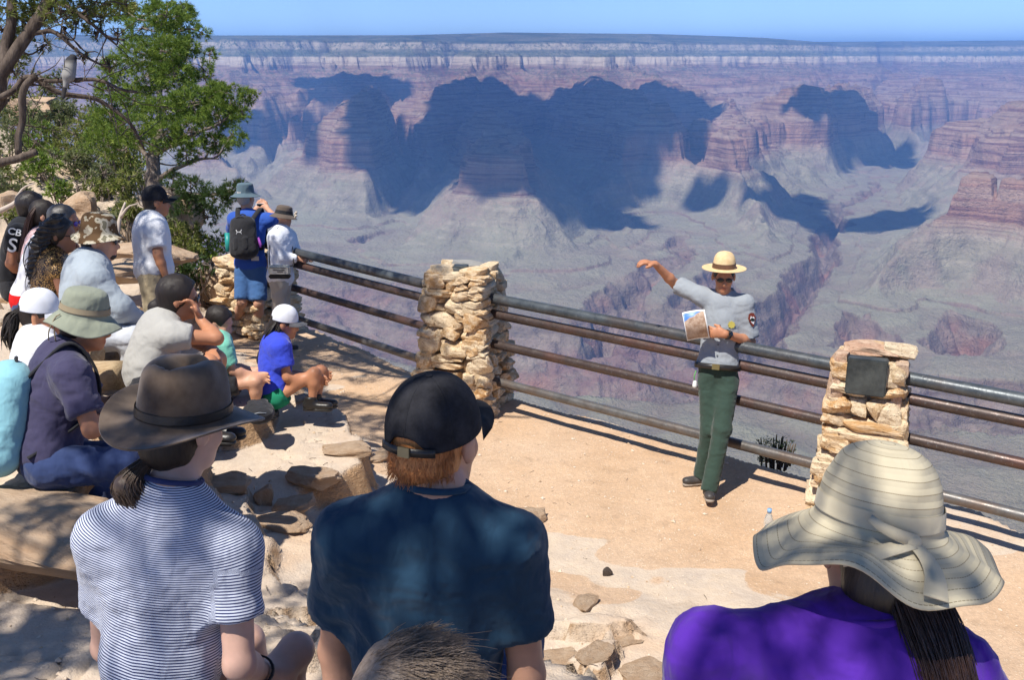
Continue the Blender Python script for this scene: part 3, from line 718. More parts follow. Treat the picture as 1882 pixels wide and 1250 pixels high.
PIL0, rs0 = pillar('farthest sandstone pillar, behind the legs of the man in blue', p0, yaw0 + .2, .74, .60, .92, 44, M_STONE)
PIL3, rs3 = pillar('sandstone pillar at the far right end of the railing', P3, yaw2, .76, .56, 1.25, 55, M_STONE)

def metal(name, c1, c2, rust):
    n = NB(name); w = n.noise(7, 4, .7); s = n.noise(2.2, 3, .6)
    col = n.mix(n.maprange(w, .35, .7), c1, c2); col = n.mix(n.maprange(s, .5, .66, 0, .55), col, rust)
    col = n.mix(n.maprange(n.noise(45, 3, .8), .6, .7, 0, .6), col, (.22, .23, .23))
    return n.done(col, n.maprange(n.noise(12, 4, .7), .3, .7, .30, .52), .5, n.bump(n.noise(55, 4, .7), .25, .004), metal=.35)
M_PIPE_T = metal('blue_grey_pipe', (.055, .066, .075), (.11, .125, .135), (.075, .05, .04))
M_PIPE_M = metal('brown_pipe', (.060, .043, .038), (.095, .068, .058), (.13, .06, .045))
M_PIPE_L = metal('worn_grey_pipe', (.10, .095, .09), (.16, .155, .15), (.14, .085, .055))
def railing(label, A_, B_, seed):
    R_ = thing('railing', label, 'railing', (A_[0], A_[1], 0), group='pipe railing spans')
    rs = random.Random(seed); names = [('rail', M_PIPE_T, .047), ('rail', M_PIPE_M, .042), ('rail', M_PIPE_M, .040), ('rail', M_PIPE_L, .040)]
    L = np.array(B_) - np.array(A_)
    nrm = np.array([-L[1], L[0], 0]); nrm /= np.linalg.norm(nrm)
    for z_, (nm, m, r) in zip(RZ, names):
        off = nrm * (.0 if z_ != .93 else .03)
        k = 24; pts = [off + L * t + np.array([0, 0, z_ + math.sin(t * 3.1 + seed) * .004]) for t in np.linspace(-.0, 1.0, k)]
        V, Q = tube_vq(pts, r, 16)
        link(nm, np_mesh(nm, V, Q, True), m, R_)
    return R_
railing('dark pipe railing span between the broad cream pillar and the plaque pillar', P1 * [1, 1, 0], P2 * [1, 1, 0], 1)
railing('dark pipe railing span right of the plaque pillar, leaving the frame', P2 * [1, 1, 0], P3 * [1, 1, 0], 2)
railing('dark pipe railing span from woman in white to the broad cream pillar', p0 * [1, 1, 0], P1 * [1, 1, 0], 3)
# ------------------------------------------------------------------ implicit bodies, clothes and hats
def vec(*a): return np.array(a, float)
def nrm(v): v = np.asarray(v, float); return v / (np.linalg.norm(v) + 1e-12)
class Body:
    def __init__(s): s.p = []
    def cap(s, a, b, ra, rb=None, k=.03, sq=None, cuts=(), op='+'):
        a = np.asarray(a, float); b = np.asarray(b, float); rb = ra if rb is None else rb; R = max(ra, rb)
        if sq is not None and sq[1] > 1: R *= sq[1]
        s.p.append(('c', a, b, ra, rb, k, sq, cuts, op, np.minimum(a, b) - R, np.maximum(a, b) + R)); return s
    def ell(s, c, r, F=None, k=.03, op='+', cuts=()):
        c = np.asarray(c, float); r = np.asarray(r, float); F = np.eye(3) if F is None else np.asarray(F, float)
        e = np.sqrt(((F * r[:, None]) ** 2).sum(0)) if F is not None else r   # F rows are the axes
        s.p.append(('e', c, F, r, 0, k, None, cuts, op, c - e, c + e)); return s
    def mesh(s, h, off=0.0):
        lo = np.min([p[9] for p in s.p if p[8] == '+'], 0) - 3 * h - abs(off); hi = np.max([p[10] for p in s.p if p[8] == '+'], 0) + 3 * h + abs(off)
        n = np.ceil((hi - lo) / h).astype(int) + 1
        D = np.full(n, .5, np.float32)
        ax = [lo[i] + np.arange(n[i]) * h for i in range(3)]
        for typ, A_, B_, r0, r1, k, sq, cuts, op, bl, bh in s.p:
            m = k + 2.5 * h + abs(off)
            i0 = np.clip(np.floor((bl - m - lo) / h).astype(int), 0, n - 1); i1 = np.clip(np.ceil((bh + m - lo) / h).astype(int) + 1, 1, n)
            if (i1 <= i0).any(): continue
            X_ = ax[0][i0[0]:i1[0]][:, None, None]; Y_ = ax[1][i0[1]:i1[1]][None, :, None]; Z_ = ax[2][i0[2]:i1[2]][None, None, :]
            if typ == 'c':
                x, y, z = X_ - A_[0], Y_ - A_[1], Z_ - A_[2]; ba = B_ - A_
                if sq is not None:
                    nn, q = sq; f = 1 / q - 1; t_ = (x * nn[0] + y * nn[1] + z * nn[2]) * f
                    x = x + t_ * nn[0]; y = y + t_ * nn[1]; z = z + t_ * nn[2]; ba = ba + nn * (ba @ nn) * f
                t = np.clip((x * ba[0] + y * ba[1] + z * ba[2]) / (ba @ ba + 1e-9), 0, 1)
                d = np.sqrt((x - t * ba[0]) ** 2 + (y - t * ba[1]) ** 2 + (z - t * ba[2]) ** 2) - (r0 + (r1 - r0) * t)
                if sq is not None and sq[1] < 1: d = d * (.5 + .5 * sq[1])
            else:
                x, y, z = X_ - A_[0], Y_ - A_[1], Z_ - A_[2]; F = B_; r = r0
                u = (x * F[0, 0] + y * F[0, 1] + z * F[0, 2]); v = (x * F[1, 0] + y * F[1, 1] + z * F[1, 2]); w = (x * F[2, 0] + y * F[2, 1] + z * F[2, 2])
                k0 = np.sqrt((u / r[0]) ** 2 + (v / r[1]) ** 2 + (w / r[2]) ** 2); k1 = np.sqrt((u / r[0] ** 2) ** 2 + (v / r[1] ** 2) ** 2 + (w / r[2] ** 2) ** 2)
                d = k0 * (k0 - 1) / (k1 + 1e-6)
            for cp, cn in cuts: d = np.maximum(d, (X_ - cp[0]) * cn[0] + (Y_ - cp[1]) * cn[1] + (Z_ - cp[2]) * cn[2])
            sl = (slice(i0[0], i1[0]), slice(i0[1], i1[1]), slice(i0[2], i1[2])); O = D[sl]
            if op == '+': hh = np.maximum(k - np.abs(O - d), 0) / k; D[sl] = np.minimum(O, d) - hh * hh * k * .25
            else: hh = np.maximum(k - np.abs(O + d), 0) / k; D[sl] = np.maximum(O, -d) + hh * hh * k * .25
        D -= off
        V, Q = surface_nets(D, lo, h)
        return V, Q
def normals_of(V, Q):
    n = np.cross(V[Q[:, 2]] - V[Q[:, 0]], V[Q[:, 3]] - V[Q[:, 1]]); N = np.zeros_like(V)
    for k in range(4): 
        for c in range(3): N[:, c] += np.bincount(Q[:, k], n[:, c], len(V))
    return N / (np.linalg.norm(N, axis=1)[:, None] + 1e-12)
def relax(V, Q, it=1, a=.5):
    cnt = np.bincount(Q.ravel(), minlength=len(V)).astype(float) * 2
    for _ in range(it):
        S = np.zeros_like(V)
        for k in range(4):
            for j in (1, 3):
                w = V[Q[:, (k + j) % 4]]
                for c in range(3): S[:, c] += np.bincount(Q[:, k], w[:, c], len(V))
        V = V + a * (S / cnt[:, None] - V)
    return V
def wrinkle(V, Q, amp, sc=(9, 9, 9), seed=0, mask=None, ridged=True):
    if amp <= 0: return V
    N = normals_of(V, Q); p = V * np.array(sc)
    w = fbm3(p + fbm3(V * 5, 2, seed + 4)[:, None] * .8, 2, seed)
    f = (1 - 2 * np.abs(w) * 1.6) if ridged else w
    f = f * (.55 + .45 * vn3(V * 4.0, seed + 8))
    if mask is not None: f = f * mask
    return V + N * (amp * f)[:, None]

def skin_mat(name, c, rough=.5):
    n = NB(name); t = n.noise(14, 3, .6)
    col = n.mix(n.maprange(t, .3, .7), tuple(x * .88 for x in c), tuple(min(1, x * 1.08) for x in c))
    lip = n.attr('tint')
    col = n.mix(lip, col, (c[0] * .75, c[1] * .38, c[2] * .40))
    return n.done(col, rough, .35, n.bump(n.noise(160, 3, .7), .12, .002), **{'Subsurface Weight': .06, 'Subsurface Radius': (.012, .004, .002)})
def cloth_mat(name, c, c2=None, rough=.9, weave=420, spec=.15, stripes=None, mott=.12, folds=.55):
    n = NB(name); c2 = c2 or tuple(x * .8 for x in c)
    col = n.mix(n.maprange(n.noise(5, 3, .6), .3, .7, 0, 1), c, n.mix(mott * 3, c, c2))
    if stripes:
        per, frac, sc = stripes
        v = n.math('FRACT', n.math('DIVIDE', n.attr('along'), per))
        v = n.math('LESS_THAN', v, frac); col = n.mix(v, col, sc)
    fold = n.noise(6.5, 2, .45, vec=n.mapping(scale=(1, 1, 1.5)), dist=.5); fold2 = n.noise(17, 2, .5, vec=n.mapping(scale=(1.3, 1, .8)), dist=.3)
    b = n.bump(n.noise(weave, 2, .6), .2, .0015, normal=n.bump(n.math('ADD', fold, n.math('MULTIPLY', fold2, .35)), folds, .035))
    return n.done(col, rough, spec, b, **{'Sheen Weight': .15, 'Sheen Roughness': .5})
def hair_mat(name, c, c2, rough=.42, vec_scale=(60, 60, 4)):
    n = NB(name); t = n.noise(3.2, 4, .7, vec=n.mapping(scale=vec_scale))
    col = n.mix(n.maprange(t, .3, .7), c, c2)
    return n.done(col, rough, .5, n.bump(t, .35, .006))
def leather_mat(name, c, rough=.5):
    n = NB(name); return n.done(n.mix(n.maprange(n.noise(12, 4, .7), .35, .7), c, tuple(x * 1.6 for x in c)), rough, .4, n.bump(n.noise(110, 4, .7), .3, .003))
def plain_mat(name, c, rough=.5, spec=.4, metal=0.0):
    n = NB(name); return n.done(n.mix(n.maprange(n.noise(18, 2), .3, .7), c, tuple(x * .88 for x in c)), rough, spec, metal=metal)

def head_frame(fwd, up=(0, 0, 1)):
    f = nrm(fwd); r = nrm(np.cross(f, up)); u = np.cross(r, f); return np.array([r, f, u])
def head_prims(B, c, F, s=1.0, female=False, k=.02, face=True, ears=True):
    def P(x, y, z): return c + s * (x * F[0] + y * F[1] + z * F[2])
    def E(p, r, kk=k, op='+'): B.ell(P(*p), np.array(r) * s, F, kk * s, op)
    E((0, -.012, .035), (.076, .096, .083), .02)
    E((0, .028, -.03), (.061, .062, .085), .03)
    E((0, .040, -.082), (.046 if not female else .040, .046, .034), .03)
    if face:
        E((0, .074, -.100), (.019, .015, .015), .02)
        B.cap(P(0, .084, .004), P(0, .106, -.036), .008 * s, .0125 * s, .014 * s)
        E((0, .098, -.042), (.018, .010, .008), .008)
        E((0, .080, .020), (.050, .014, .009), .02)
        for q in (-1, 1):
            E((q * .040, .060, -.028), (.022, .020, .022), .02)
            E((q * .031, .098, .000), (.017, .014, .011), .012, '-')
            E((q * .031, .078, -.001), (.0125, .0125, .0125), .002)
        E((0, .088, -.0635), (.025, .011, .0055), .005)
        E((0, .086, -.0745), (.021, .011, .006), .005)
        E((0, .099, -.069), (.022, .006, .0016), .003, '-')
    if ears:
        for q in (-1, 1):
            E((q * .081, -.008, -.006), (.012, .021, .033), .008)
            E((q * .094, .002, -.002), (.007, .009, .016), .006, '-')
    return P
def hand_prims(B, w, d, palm_n, s=1.0, curl=.35, spread=.15, point=False, fingers=True, thumb_side=1, k=.006, rad=1.0):
    d = nrm(d); pn = nrm(np.asarray(palm_n) - d * np.dot(palm_n, d)); side = np.cross(d, pn) * thumb_side
    kn = w + d * .085 * s
    B.cap(w + d * .01 * s, kn - d * .015 * s, .030 * s, .040 * s, .02 * s, sq=(pn, .5))
    if not fingers: B.cap(kn, kn + (d * math.cos(curl) + pn * math.sin(curl)) * .07 * s, .034 * s, .026 * s, .02 * s, sq=(pn, .55))
    else:
        for i, (o, L) in enumerate(((.029, .078), (.010, .086), (-.010, .080), (-.028, .063))):
            c = curl if not (point and i == 0) else .05; c *= 1 + .12 * i
            p = kn + side * o * s - d * .008 * s; dd = nrm(d + side * spread * (o / .03)); ang = c * .6
            for j, (fr, r0, r1) in enumerate(((.45, .0098, .0090), (.30, .0090, .0082), (.25, .0082, .0068))):
                v = dd * math.cos(ang) + pn * math.sin(ang); q = p + v * L * fr * s
                B.cap(p, q, r0 * s * rad, r1 * s * rad, k * s); p = q; ang += c * 1.1
    t0 = w + d * .025 * s + side * .024 * s; t1 = t0 + (d * .7 + side * .62 + pn * .3) * .042 * s; t2 = t1 + (d * .9 + side * .15 + pn * (.25 + curl * .5)) * .032 * s
    B.cap(t0, t1, .014 * s, .011 * s, .012 * s); B.cap(t1, t2, .0105 * s * rad, .0085 * s * rad, .005 * s)

def bmesh_part(name, V, Q, mat, root, rel=None, smooth=True, attrs=None, **props):
    me = np_mesh(name, V - (rel if rel is not None else 0), Q, smooth)
    if attrs:
        for k_, v_ in attrs.items(): attr(me, k_, v_)
    return link(name, me, mat, root, **props)
def flat_cut(a, b, f):                          # plane across a limb at fraction f
    d = nrm(b - a); return (a + (b - a) * f, d)

def person(label, J, face, M, h=.012, hh=None, s=1.0, female=False, group=None, shirt=None, legs='trousers', leg_len=1.0, sleeve=.55, long_sleeve=False,
           hand=(.35, .35), hand_n=None, loose=.014, girth=1.0, wr=.006, hem=None, bare_legs=False, shoes=True, detail_face=False, fingers=True, lower=True, chest_w=1.0, collar=True, seed=1, shirt_name='shirt', hands=True):
    h = h * 1.22; hh = (hh or h) * 1.2 if hh else None
    c = J['head']; F = head_frame(face); nk = J['neck']; hip = J['hip']
    sl, sr = J['sl'], J['sr']; U = nrm(nk - hip); Rt = nrm(sr - sl); Fw = nrm(np.cross(U, Rt)); Rt = np.cross(Fw, U)
    FT = np.array([Rt, Fw, U])
    el, er, wl_, wr_ = J['el'], J['er'], J['wl'], J['wr']
    base = np.array([hip[0], hip[1], min(J['al'][2], J['ar'][2]) - .08 * s if lower else hip[2] - .1])
    root = thing('person', label, 'person', tuple(base), group=group)
    B = Body(); head_prims(B, c, F, s, female, face=True)
    nb = c - F[2] * .085 * s - F[1] * .018 * s
    B.cap(nb, nk, (.052 if not female else .044) * s, (.058 if not female else .050) * s, .03)
    tl = np.linalg.norm(nk - hip)
    def torso(Bd, o):                           # o: how far the cloth stands off
        for sh in (sl, sr):
            Bd.cap(nk - U * .035 * s, sh, .050 * s + o * .6, (.046 if female else .051) * s + o, .07 * s)
        cc = hip + U * tl * .70; Bd.ell(cc, vec(.160 * girth * chest_w, .105 * girth, .18) * s + o, FT, .08 * s)
        cw = hip + U * tl * .38; Bd.ell(cw, vec(.140 * girth, .100 * girth, .16) * s + o, FT, .08 * s)
        Bd.ell(hip + U * .06 * s, vec(.158 * girth, .115 * girth, .13) * s + o, FT, .06 * s)
    torso(B, -.016 if shirt else -.004); cv_ = .80 if (lower and legs == 'trousers') else 1.0
    la_ = .85 if long_sleeve else 1.0
    for (a, e, w) in ((sl, el, wl_), (sr, er, wr_)):
        B.cap(a, e, .047 * s * la_ * (girth * .5 + .5), .037 * la_ * s * (girth * .4 + .6), .035 * s); B.cap(e, e + (w - e) * .3, .038 * s * la_, .039 * s * la_, .02 * s); B.cap(e + (w - e) * .3, w, .039 * s * la_, .026 * s, .02 * s)
    if hands:
        for q, (e, w, cu) in enumerate(((el, wl_, hand[0]), (er, wr_, hand[1]))):
            hd = J.get('hd' + 'lr'[q]); hd = nrm(w - e) if hd is None else nrm(hd)
            pn = -Fw if hand_n is None else hand_n[q]
            hand_prims(B, w, hd, pn, s, cu, fingers=fingers, thumb_side=(-1 if q == 0 else 1), rad=(1.0 if h < .008 else 1.25))
    if lower:
        for (hp, kn, an, tq) in ((J['hl'], J['kl'], J['al'], J.get('tl')), (J['hr'], J['kr'], J['ar'], J.get('tr'))):
            lg = .84 if female else 1.0
            B.cap(hp, kn, lg * .078 * s * girth * (.74 if legs else 1), .054 * s * cv_ * lg, .05 * s * cv_); B.cap(kn, kn + (an - kn) * .35, .052 * s * cv_ * lg, .055 * s * cv_ * lg, .03 * s); B.cap(kn + (an - kn) * .35, an, .054 * s * cv_ * lg, .034 * s * lg, .03 * s)
            td = Fw * .5 + vec(0, 0, -.0) if tq is None else tq; td = nrm(td)
            B.cap(an - td * .03 * s - vec(0, 0, .03) * s, an + td * .10 * s - vec(0, 0, .045) * s, .027 * s, .020 * s, .03 * s)
    V, Q = B.mesh(hh or h)
    hv = (V - c) @ F.T / s
    tint = np.exp(-(((hv[:, 0] / .024) ** 2 + ((hv[:, 2] + .069) / .010) ** 2))) * (hv[:, 1] > .07)
    bmesh_part('body', V, Q, M['skin'], root, base, attrs={'tint': tint * .8})
    # shirt
    if shirt:
        S = Body(); torso(S, loose)
        hemz = hem if hem is not None else -.05
        along = []
        for (a, e, w) in ((sl, el, wl_), (sr, er, wr_)):
            if long_sleeve:
                S.cap(a, e, .055 * s + loose, .046 * s + loose, .05 * s); S.cap(e, w, .045 * s + loose, .034 * s + loose * .7, .04 * s, cuts=(flat_cut(e, w, .96),))
                along.append((a, e))
            elif sleeve > 0:
                e2 = a + (e - a) * (sleeve + .2)
                S.cap(a, e2, (.046 if female else .052) * s + loose, (.050 if female else .056) * s + loose * 1.2, .055 * s, cuts=(flat_cut(a, e, sleeve),)); along.append((a, e))
        # neckline and hem
        V, Q = S.mesh(h)
        Vh = (V - hip) @ U
        V = V - U * (np.minimum(Vh - hemz, 0))[:, None]          # flatten below the hem
        nd = np.linalg.norm(V - (nk + U * .035 * s), axis=1)
        m = np.clip(nd / (.2 * s), .15, 1)
        V = wrinkle(V, Q, wr * .75, (6.5, 6.5, 9) if not long_sleeve else (8, 8, 9), seed, m)
        V = wrinkle(V, Q, wr * .5, (13, 13, 22), seed + 3, m)
        V = wrinkle(V, Q, wr * .25, (30, 30, 44), seed + 5, m)
        al_ = (V - hip) @ U; rh_ = np.hypot((V - nk) @ Rt, (V - nk) @ Fw)
        al_ = al_ + smoothstep(tl * .62, tl * .95, al_) * (.19 - rh_) * .75
        best = np.full(len(V), .0); 
        for (a, e) in along:
            d = nrm(e - a); t = (V - a) @ d; r = np.linalg.norm(V - a - t[:, None] * d, axis=1)
            w_ = (t > .045 * s) & (r < .105 * s) & (((V - hip) @ Rt) * np.sign((a - hip) @ Rt) > np.abs((a - hip) @ Rt) * .92)
            al_ = np.where(w_, -t * 1.0 + 2.0, al_)
        bmesh_part(shirt_name, V, Q, shirt, root, base, attrs={'along': al_})
        if collar and not long_sleeve:
            th = np.linspace(0, 2 * np.pi, 25)[:-1]; cc = nk + U * .034 * s
            ring = [cc + (Rt * math.cos(t) * .066 + Fw * math.sin(t) * .062) * s + U * (-.012 * math.sin(t) - .016) * s for t in th]
            tv, tq = tube_vq(ring + [ring[0]], .0075 * s, 6, cap=False)
            bmesh_part('collar', tv, tq, shirt, root, base, attrs={'along': np.zeros(len(tv))})
    if lower and legs and M.get('legs'):
        S = Body()
        S.ell(hip + U * .03 * s, (vec(.152 * girth, .110 * girth, .12)) * s + loose * .3, FT, .05 * s)
        for (hp, kn, an) in ((J['hl'], J['kl'], J['al']), (J['hr'], J['kr'], J['ar'])):
            if legs == 'trousers':
                S.cap(hp, kn, .088 * s * girth, .066 * s, .05 * s); S.cap(kn, kn + (an - kn) * 1.08, .064 * s, .062 * s, .04 * s, cuts=(flat_cut(kn, an, 1.06),))
            else:
                k2 = hp + (kn - hp) * 1.15; S.cap(hp, k2, .090 * s * girth, .082 * s, .05 * s, cuts=(flat_cut(hp, kn, leg_len),))
        V, Q = S.mesh(h)
        V = wrinkle(V, Q, wr * .9, (7, 7, 11), seed + 11); V = wrinkle(V, Q, wr * .5, (15, 15, 24), seed + 15); V = wrinkle(V, Q, wr * .25, (34, 34, 48), seed + 17)
        bmesh_part('trousers' if legs == 'trousers' else 'shorts', V, Q, M['legs'], root, base)
    if lower and shoes and M.get('shoe'):
        for (kn, an, tq) in ((J['kl'], J['al'], J.get('tl')), (J['kr'], J['ar'], J.get('tr'))):
            td = nrm(Fw * [1, 1, 0]) if tq is None else nrm(tq)
            up = nrm(np.cross(np.cross(td, [0, 0, 1.0]), td)); a0 = an - up * .042 * s
            S = Body(); S.cap(a0 - td * .045 * s, a0 + td * .130 * s, .037 * s, .032 * s, .02 * s, sq=(up, .85)); S.cap(a0 + up * .01 - td * .02 * s, an + up * .03 * s - td * .01 * s, .045 * s, .045 * s, .03 * s, cuts=((an + up * .035 * s, up),))
            S.cap(a0 + td * .05 * s, a0 + td * .12 * s, .037 * s, .034 * s, .02 * s, sq=(up, .7))
            V, Q = S.mesh(.0125); zb = (V - a0) @ up; V = V - up * np.minimum(zb + .030 * s, 0)[:, None]
            so = bmesh_part('shoe', V, Q, M['shoe'], root, base)
            S = Body(); S.cap(a0 - td * .045 * s - up * .028 * s, a0 + td * .127 * s - up * .028 * s, .040 * s, .037 * s, .01 * s, sq=(up, .55)); V, Q = S.mesh(.0125); V = V - up * np.minimum((V - a0) @ up + .040 * s, 0)[:, None]
            bmesh_part('sole', V, Q, M.get('sole', M['shoe']), so, base)
    return root, base, dict(F=F, FT=FT, c=c, U=U, Fw=Fw, Rt=Rt, s=s)

def revolve(profile, nt, c, F, fx=None, thick=0):  # profile (r, z) -> closed surface, fx(theta, r, z, index) -> offsets in head frame
    pr = np.array(profile, float); th = np.arange(nt) * 2 * np.pi / nt
    Tt, I = np.meshgrid(th, np.arange(len(pr)), indexing='ij')
    r = pr[I, 0]; z = pr[I, 1]; x = r * np.sin(Tt); y = r * np.cos(Tt)
    if fx is not None: x, y, z = fx(x, y, z, Tt, r)
    V = c + x[..., None] * F[0] + y[..., None] * F[1] + z[..., None] * F[2]
    return V.reshape(-1, 3), grid_vq(nt, len(pr), True), (Tt, I)
def prof(pts, n=6):
    return spline(np.array(pts, float), (len(pts) - 1) * n + 1)
def hat_mesh(root, base, c, F, s, outer, mat, name='hat', nt=72, thick=.003, fx=None, band=None, band_mat=None, n=6, attrs=True):
    """outer: (r, z) from the crown centre to the brim edge; the inner face returns underneath."""
    po = prof(outer, n) * s; d = np.gradient(po, axis=0); nn = np.stack([d[:, 1], -d[:, 0]], 1); nn /= np.linalg.norm(nn, axis=1)[:, None] + 1e-9
    pi_ = po + nn * thick * s; pi_[:, 0] = np.maximum(pi_[:, 0], 0)
    P = np.vstack([po, pi_[::-1]])
    V, Q, (Tt, I) = revolve(P, nt, c, F, fx)
    L = np.concatenate([[0], np.cumsum(np.linalg.norm(np.diff(po, axis=0), axis=1))]); L2 = np.concatenate([L, L[::-1]])
    o = bmesh_part(name, V, Q[:, ::-1], mat, root, base, attrs={'along': L2[I].ravel(), 'theta': Tt.ravel()})
    if band:
        i0, i1 = band; seg_ = po[int(i0 * n):int(i1 * n) + 1] - nn[int(i0 * n):int(i1 * n) + 1] * .003 * s
        seg2 = seg_ + nn[int(i0 * n):int(i1 * n) + 1] * .0028 * s
        V, Q, _ = revolve(np.vstack([seg_, seg2[::-1]]), nt, c, F, fx); bmesh_part('hatband', V, Q[:, ::-1], band_mat, o, base)
    return o
def cap_hat(root, base, c, F, s, mat, brim_mat=None, panel=True, tilt=.0, name='cap', strap=None, size=1.0, mesh_mat=None, hole=False):
    s = s * size
    outer = [(0.0008, .128), (.030, .125), (.060, .108), (.082, .076), (.092, .040), (.095, .008)]
    def fx(x, y, z, T_, r):
        y = y * 1.14 - .008 * s; seam = np.abs(np.sin(T_ * 3)); rr = np.minimum(r / (.05 * s), 1)
        k_ = 1 - .010 * (1 - np.minimum(seam * 5, 1)) * rr
        if hole:
            back = np.exp(-((np.abs(T_ - math.pi)) / .42) ** 4) * smoothstep(.052 * s, .012 * s, z); z = z + back * .034 * s
        return x * k_, y * k_, z
    o = hat_mesh(root, base, c, F, s, outer, mat, name, 48, .003, fx)
    # brim: curved sheet with thickness
    nu, nv = 17, 9; u = np.linspace(-1, 1, nu); v = np.linspace(0, 1, nv); Uu, Vv = np.meshgrid(u, v, indexing='ij')
    ang = Uu * 1.05; r0 = .094
    x0 = r0 * np.sin(ang); y0 = (r0 * np.cos(ang)) * 1.14 - .008; ext = .074 * np.sqrt(np.maximum(1 - (np.abs(Uu) ** 2.6), 0))
    x = x0 + Vv * 0 + x0 * Vv * .02; y = y0 + ext * Vv; z = .010 - .012 * Vv - (x / .09) ** 2 * .022 * (0.3 + Vv * .7)
    top = np.stack([x, y, z], -1).reshape(-1, 3); bot = top - [0, 0, .004]
    V = np.vstack([top, bot]) * s; q = grid_vq(nu, nv); nvt = nu * nv
    rim_ = []
    edge = [(i, nv - 1) for i in range(nu)]
    for a in range(nu - 1):
        i0 = edge[a][0] * nv + nv - 1; i1 = edge[a + 1][0] * nv + nv - 1; rim_.append([i0, i0 + nvt, i1 + nvt, i1])
    Q = np.vstack([q, q[:, ::-1] + nvt, np.array(rim_)])
    W = c + V[:, :1] * F[0] + V[:, 1:2] * F[1] + V[:, 2:] * F[2]
    bmesh_part('brim', W, Q, brim_mat or mat, o, base)
    bt = Body(); bt.ell(c + F[2] * .129 * s + F[1] * -.008 * s, vec(.008, .008, .004) * s, F, .002); V, Q = bt.mesh(.003); bmesh_part('button', V, Q, mat, o, base)
    return o
def strands(pts0, dirs, length, n, rad, wob, seed, seg=6, grav=.0, clump=None):
    """thin hair: n strands, each starting at pts0[i] going along dirs[i]"""
    rs = np.random.RandomState(seed); Vs, Qs = [], []; c = 0
    t = np.linspace(0, 1, seg)
    for i in range(n):
        L = length[i] if hasattr(length, '__len__') else length
        d = nrm(dirs[i]); a, b, _ = frame_of(d); ph = rs.rand(2) * 6.28; fr = rs.uniform(2, 6)
        P = pts0[i] + d * (t * L)[:, None] + (a * np.sin(ph[0] + fr * t)[:, None] + b * np.cos(ph[1] + fr * 1.2 * t)[:, None]) * (wob * t * L)[:, None] + vec(0, 0, -1) * (grav * L * t * t)[:, None]
        if clump is not None: P = P + (clump[i] - P[-1]) * (t ** 2)[:, None]
        r = rad * (1 - .75 * t)
        T_ = np.gradient(P, axis=0); T_ /= np.linalg.norm(T_, axis=1)[:, None] + 1e-9
        s1 = np.cross(T_, a + .01); s1 /= np.linalg.norm(s1, axis=1)[:, None] + 1e-9; s2 = np.cross(T_, s1)
        ring = np.stack([P + s1 * r[:, None], P - s1 * (r * .5)[:, None] + s2 * (r * .86)[:, None], P - s1 * (r * .5)[:, None] - s2 * (r * .86)[:, None]], 1).reshape(-1, 3)
        k = np.arange(seg - 1)[:, None]; j = np.arange(3)[None]
        q = np.stack([k * 3 + j, k * 3 + (j + 1) % 3, (k + 1) * 3 + (j + 1) % 3, (k + 1) * 3 + j], -1).reshape(-1, 4)
        Vs.append(ring); Qs.append(q + c); c += len(ring)
    return np.concatenate(Vs), np.concatenate(Qs)
def guide_hair(guides, n, rad, spread, seed, seg=14, jit=.15):
    """strands following guide polylines (list of arrays); spread = radius around the guide"""
    rs = np.random.RandomState(seed); Vs, Qs = [], []; c = 0
    G = [spline(g, seg) for g in guides]
    for i in range(n):
        g = G[rs.randint(len(G))] * 1.0; g2 = G[rs.randint(len(G))]; w = rs.rand() * .6; P = g * (1 - w) + g2 * w
        L = rs.uniform(.75, 1.0); t = np.linspace(0, L, seg) * (seg - 1); k0 = np.clip(t.astype(int), 0, seg - 2); f = (t - k0)[:, None]; P = P[k0] * (1 - f) + P[k0 + 1] * f
        o = rs.normal(size=3); o = o / np.linalg.norm(o) * spread * rs.rand() ** .5
        ph = rs.rand(3) * 6.28; tt = np.linspace(0, 1, seg)
        P = P + o * (.35 + .65 * np.sin(np.minimum(tt * 2.2, 1.57)))[:, None] + np.sin(ph[None] + tt[:, None] * rs.uniform(4, 11)) * spread * jit * tt[:, None]
        r = rad * np.minimum(1, (1.05 - tt) * 3)
        T_ = np.gradient(P, axis=0); T_ /= np.linalg.norm(T_, axis=1)[:, None] + 1e-9
        s1 = np.cross(T_, [.3, .8, .2]); s1 /= np.linalg.norm(s1, axis=1)[:, None] + 1e-9; s2 = np.cross(T_, s1)
        ring = np.stack([P + s1 * r[:, None], P - s1 * (r * .5)[:, None] + s2 * (r * .86)[:, None], P - s1 * (r * .5)[:, None] - s2 * (r * .86)[:, None]], 1).reshape(-1, 3)
        k = np.arange(seg - 1)[:, None]; j = np.arange(3)[None]
        q = np.stack([k * 3 + j, k * 3 + (j + 1) % 3, (k + 1) * 3 + (j + 1) % 3, (k + 1) * 3 + j], -1).reshape(-1, 4)
        Vs.append(ring); Qs.append(q + c); c += len(ring)
    return np.concatenate(Vs), np.concatenate(Qs)
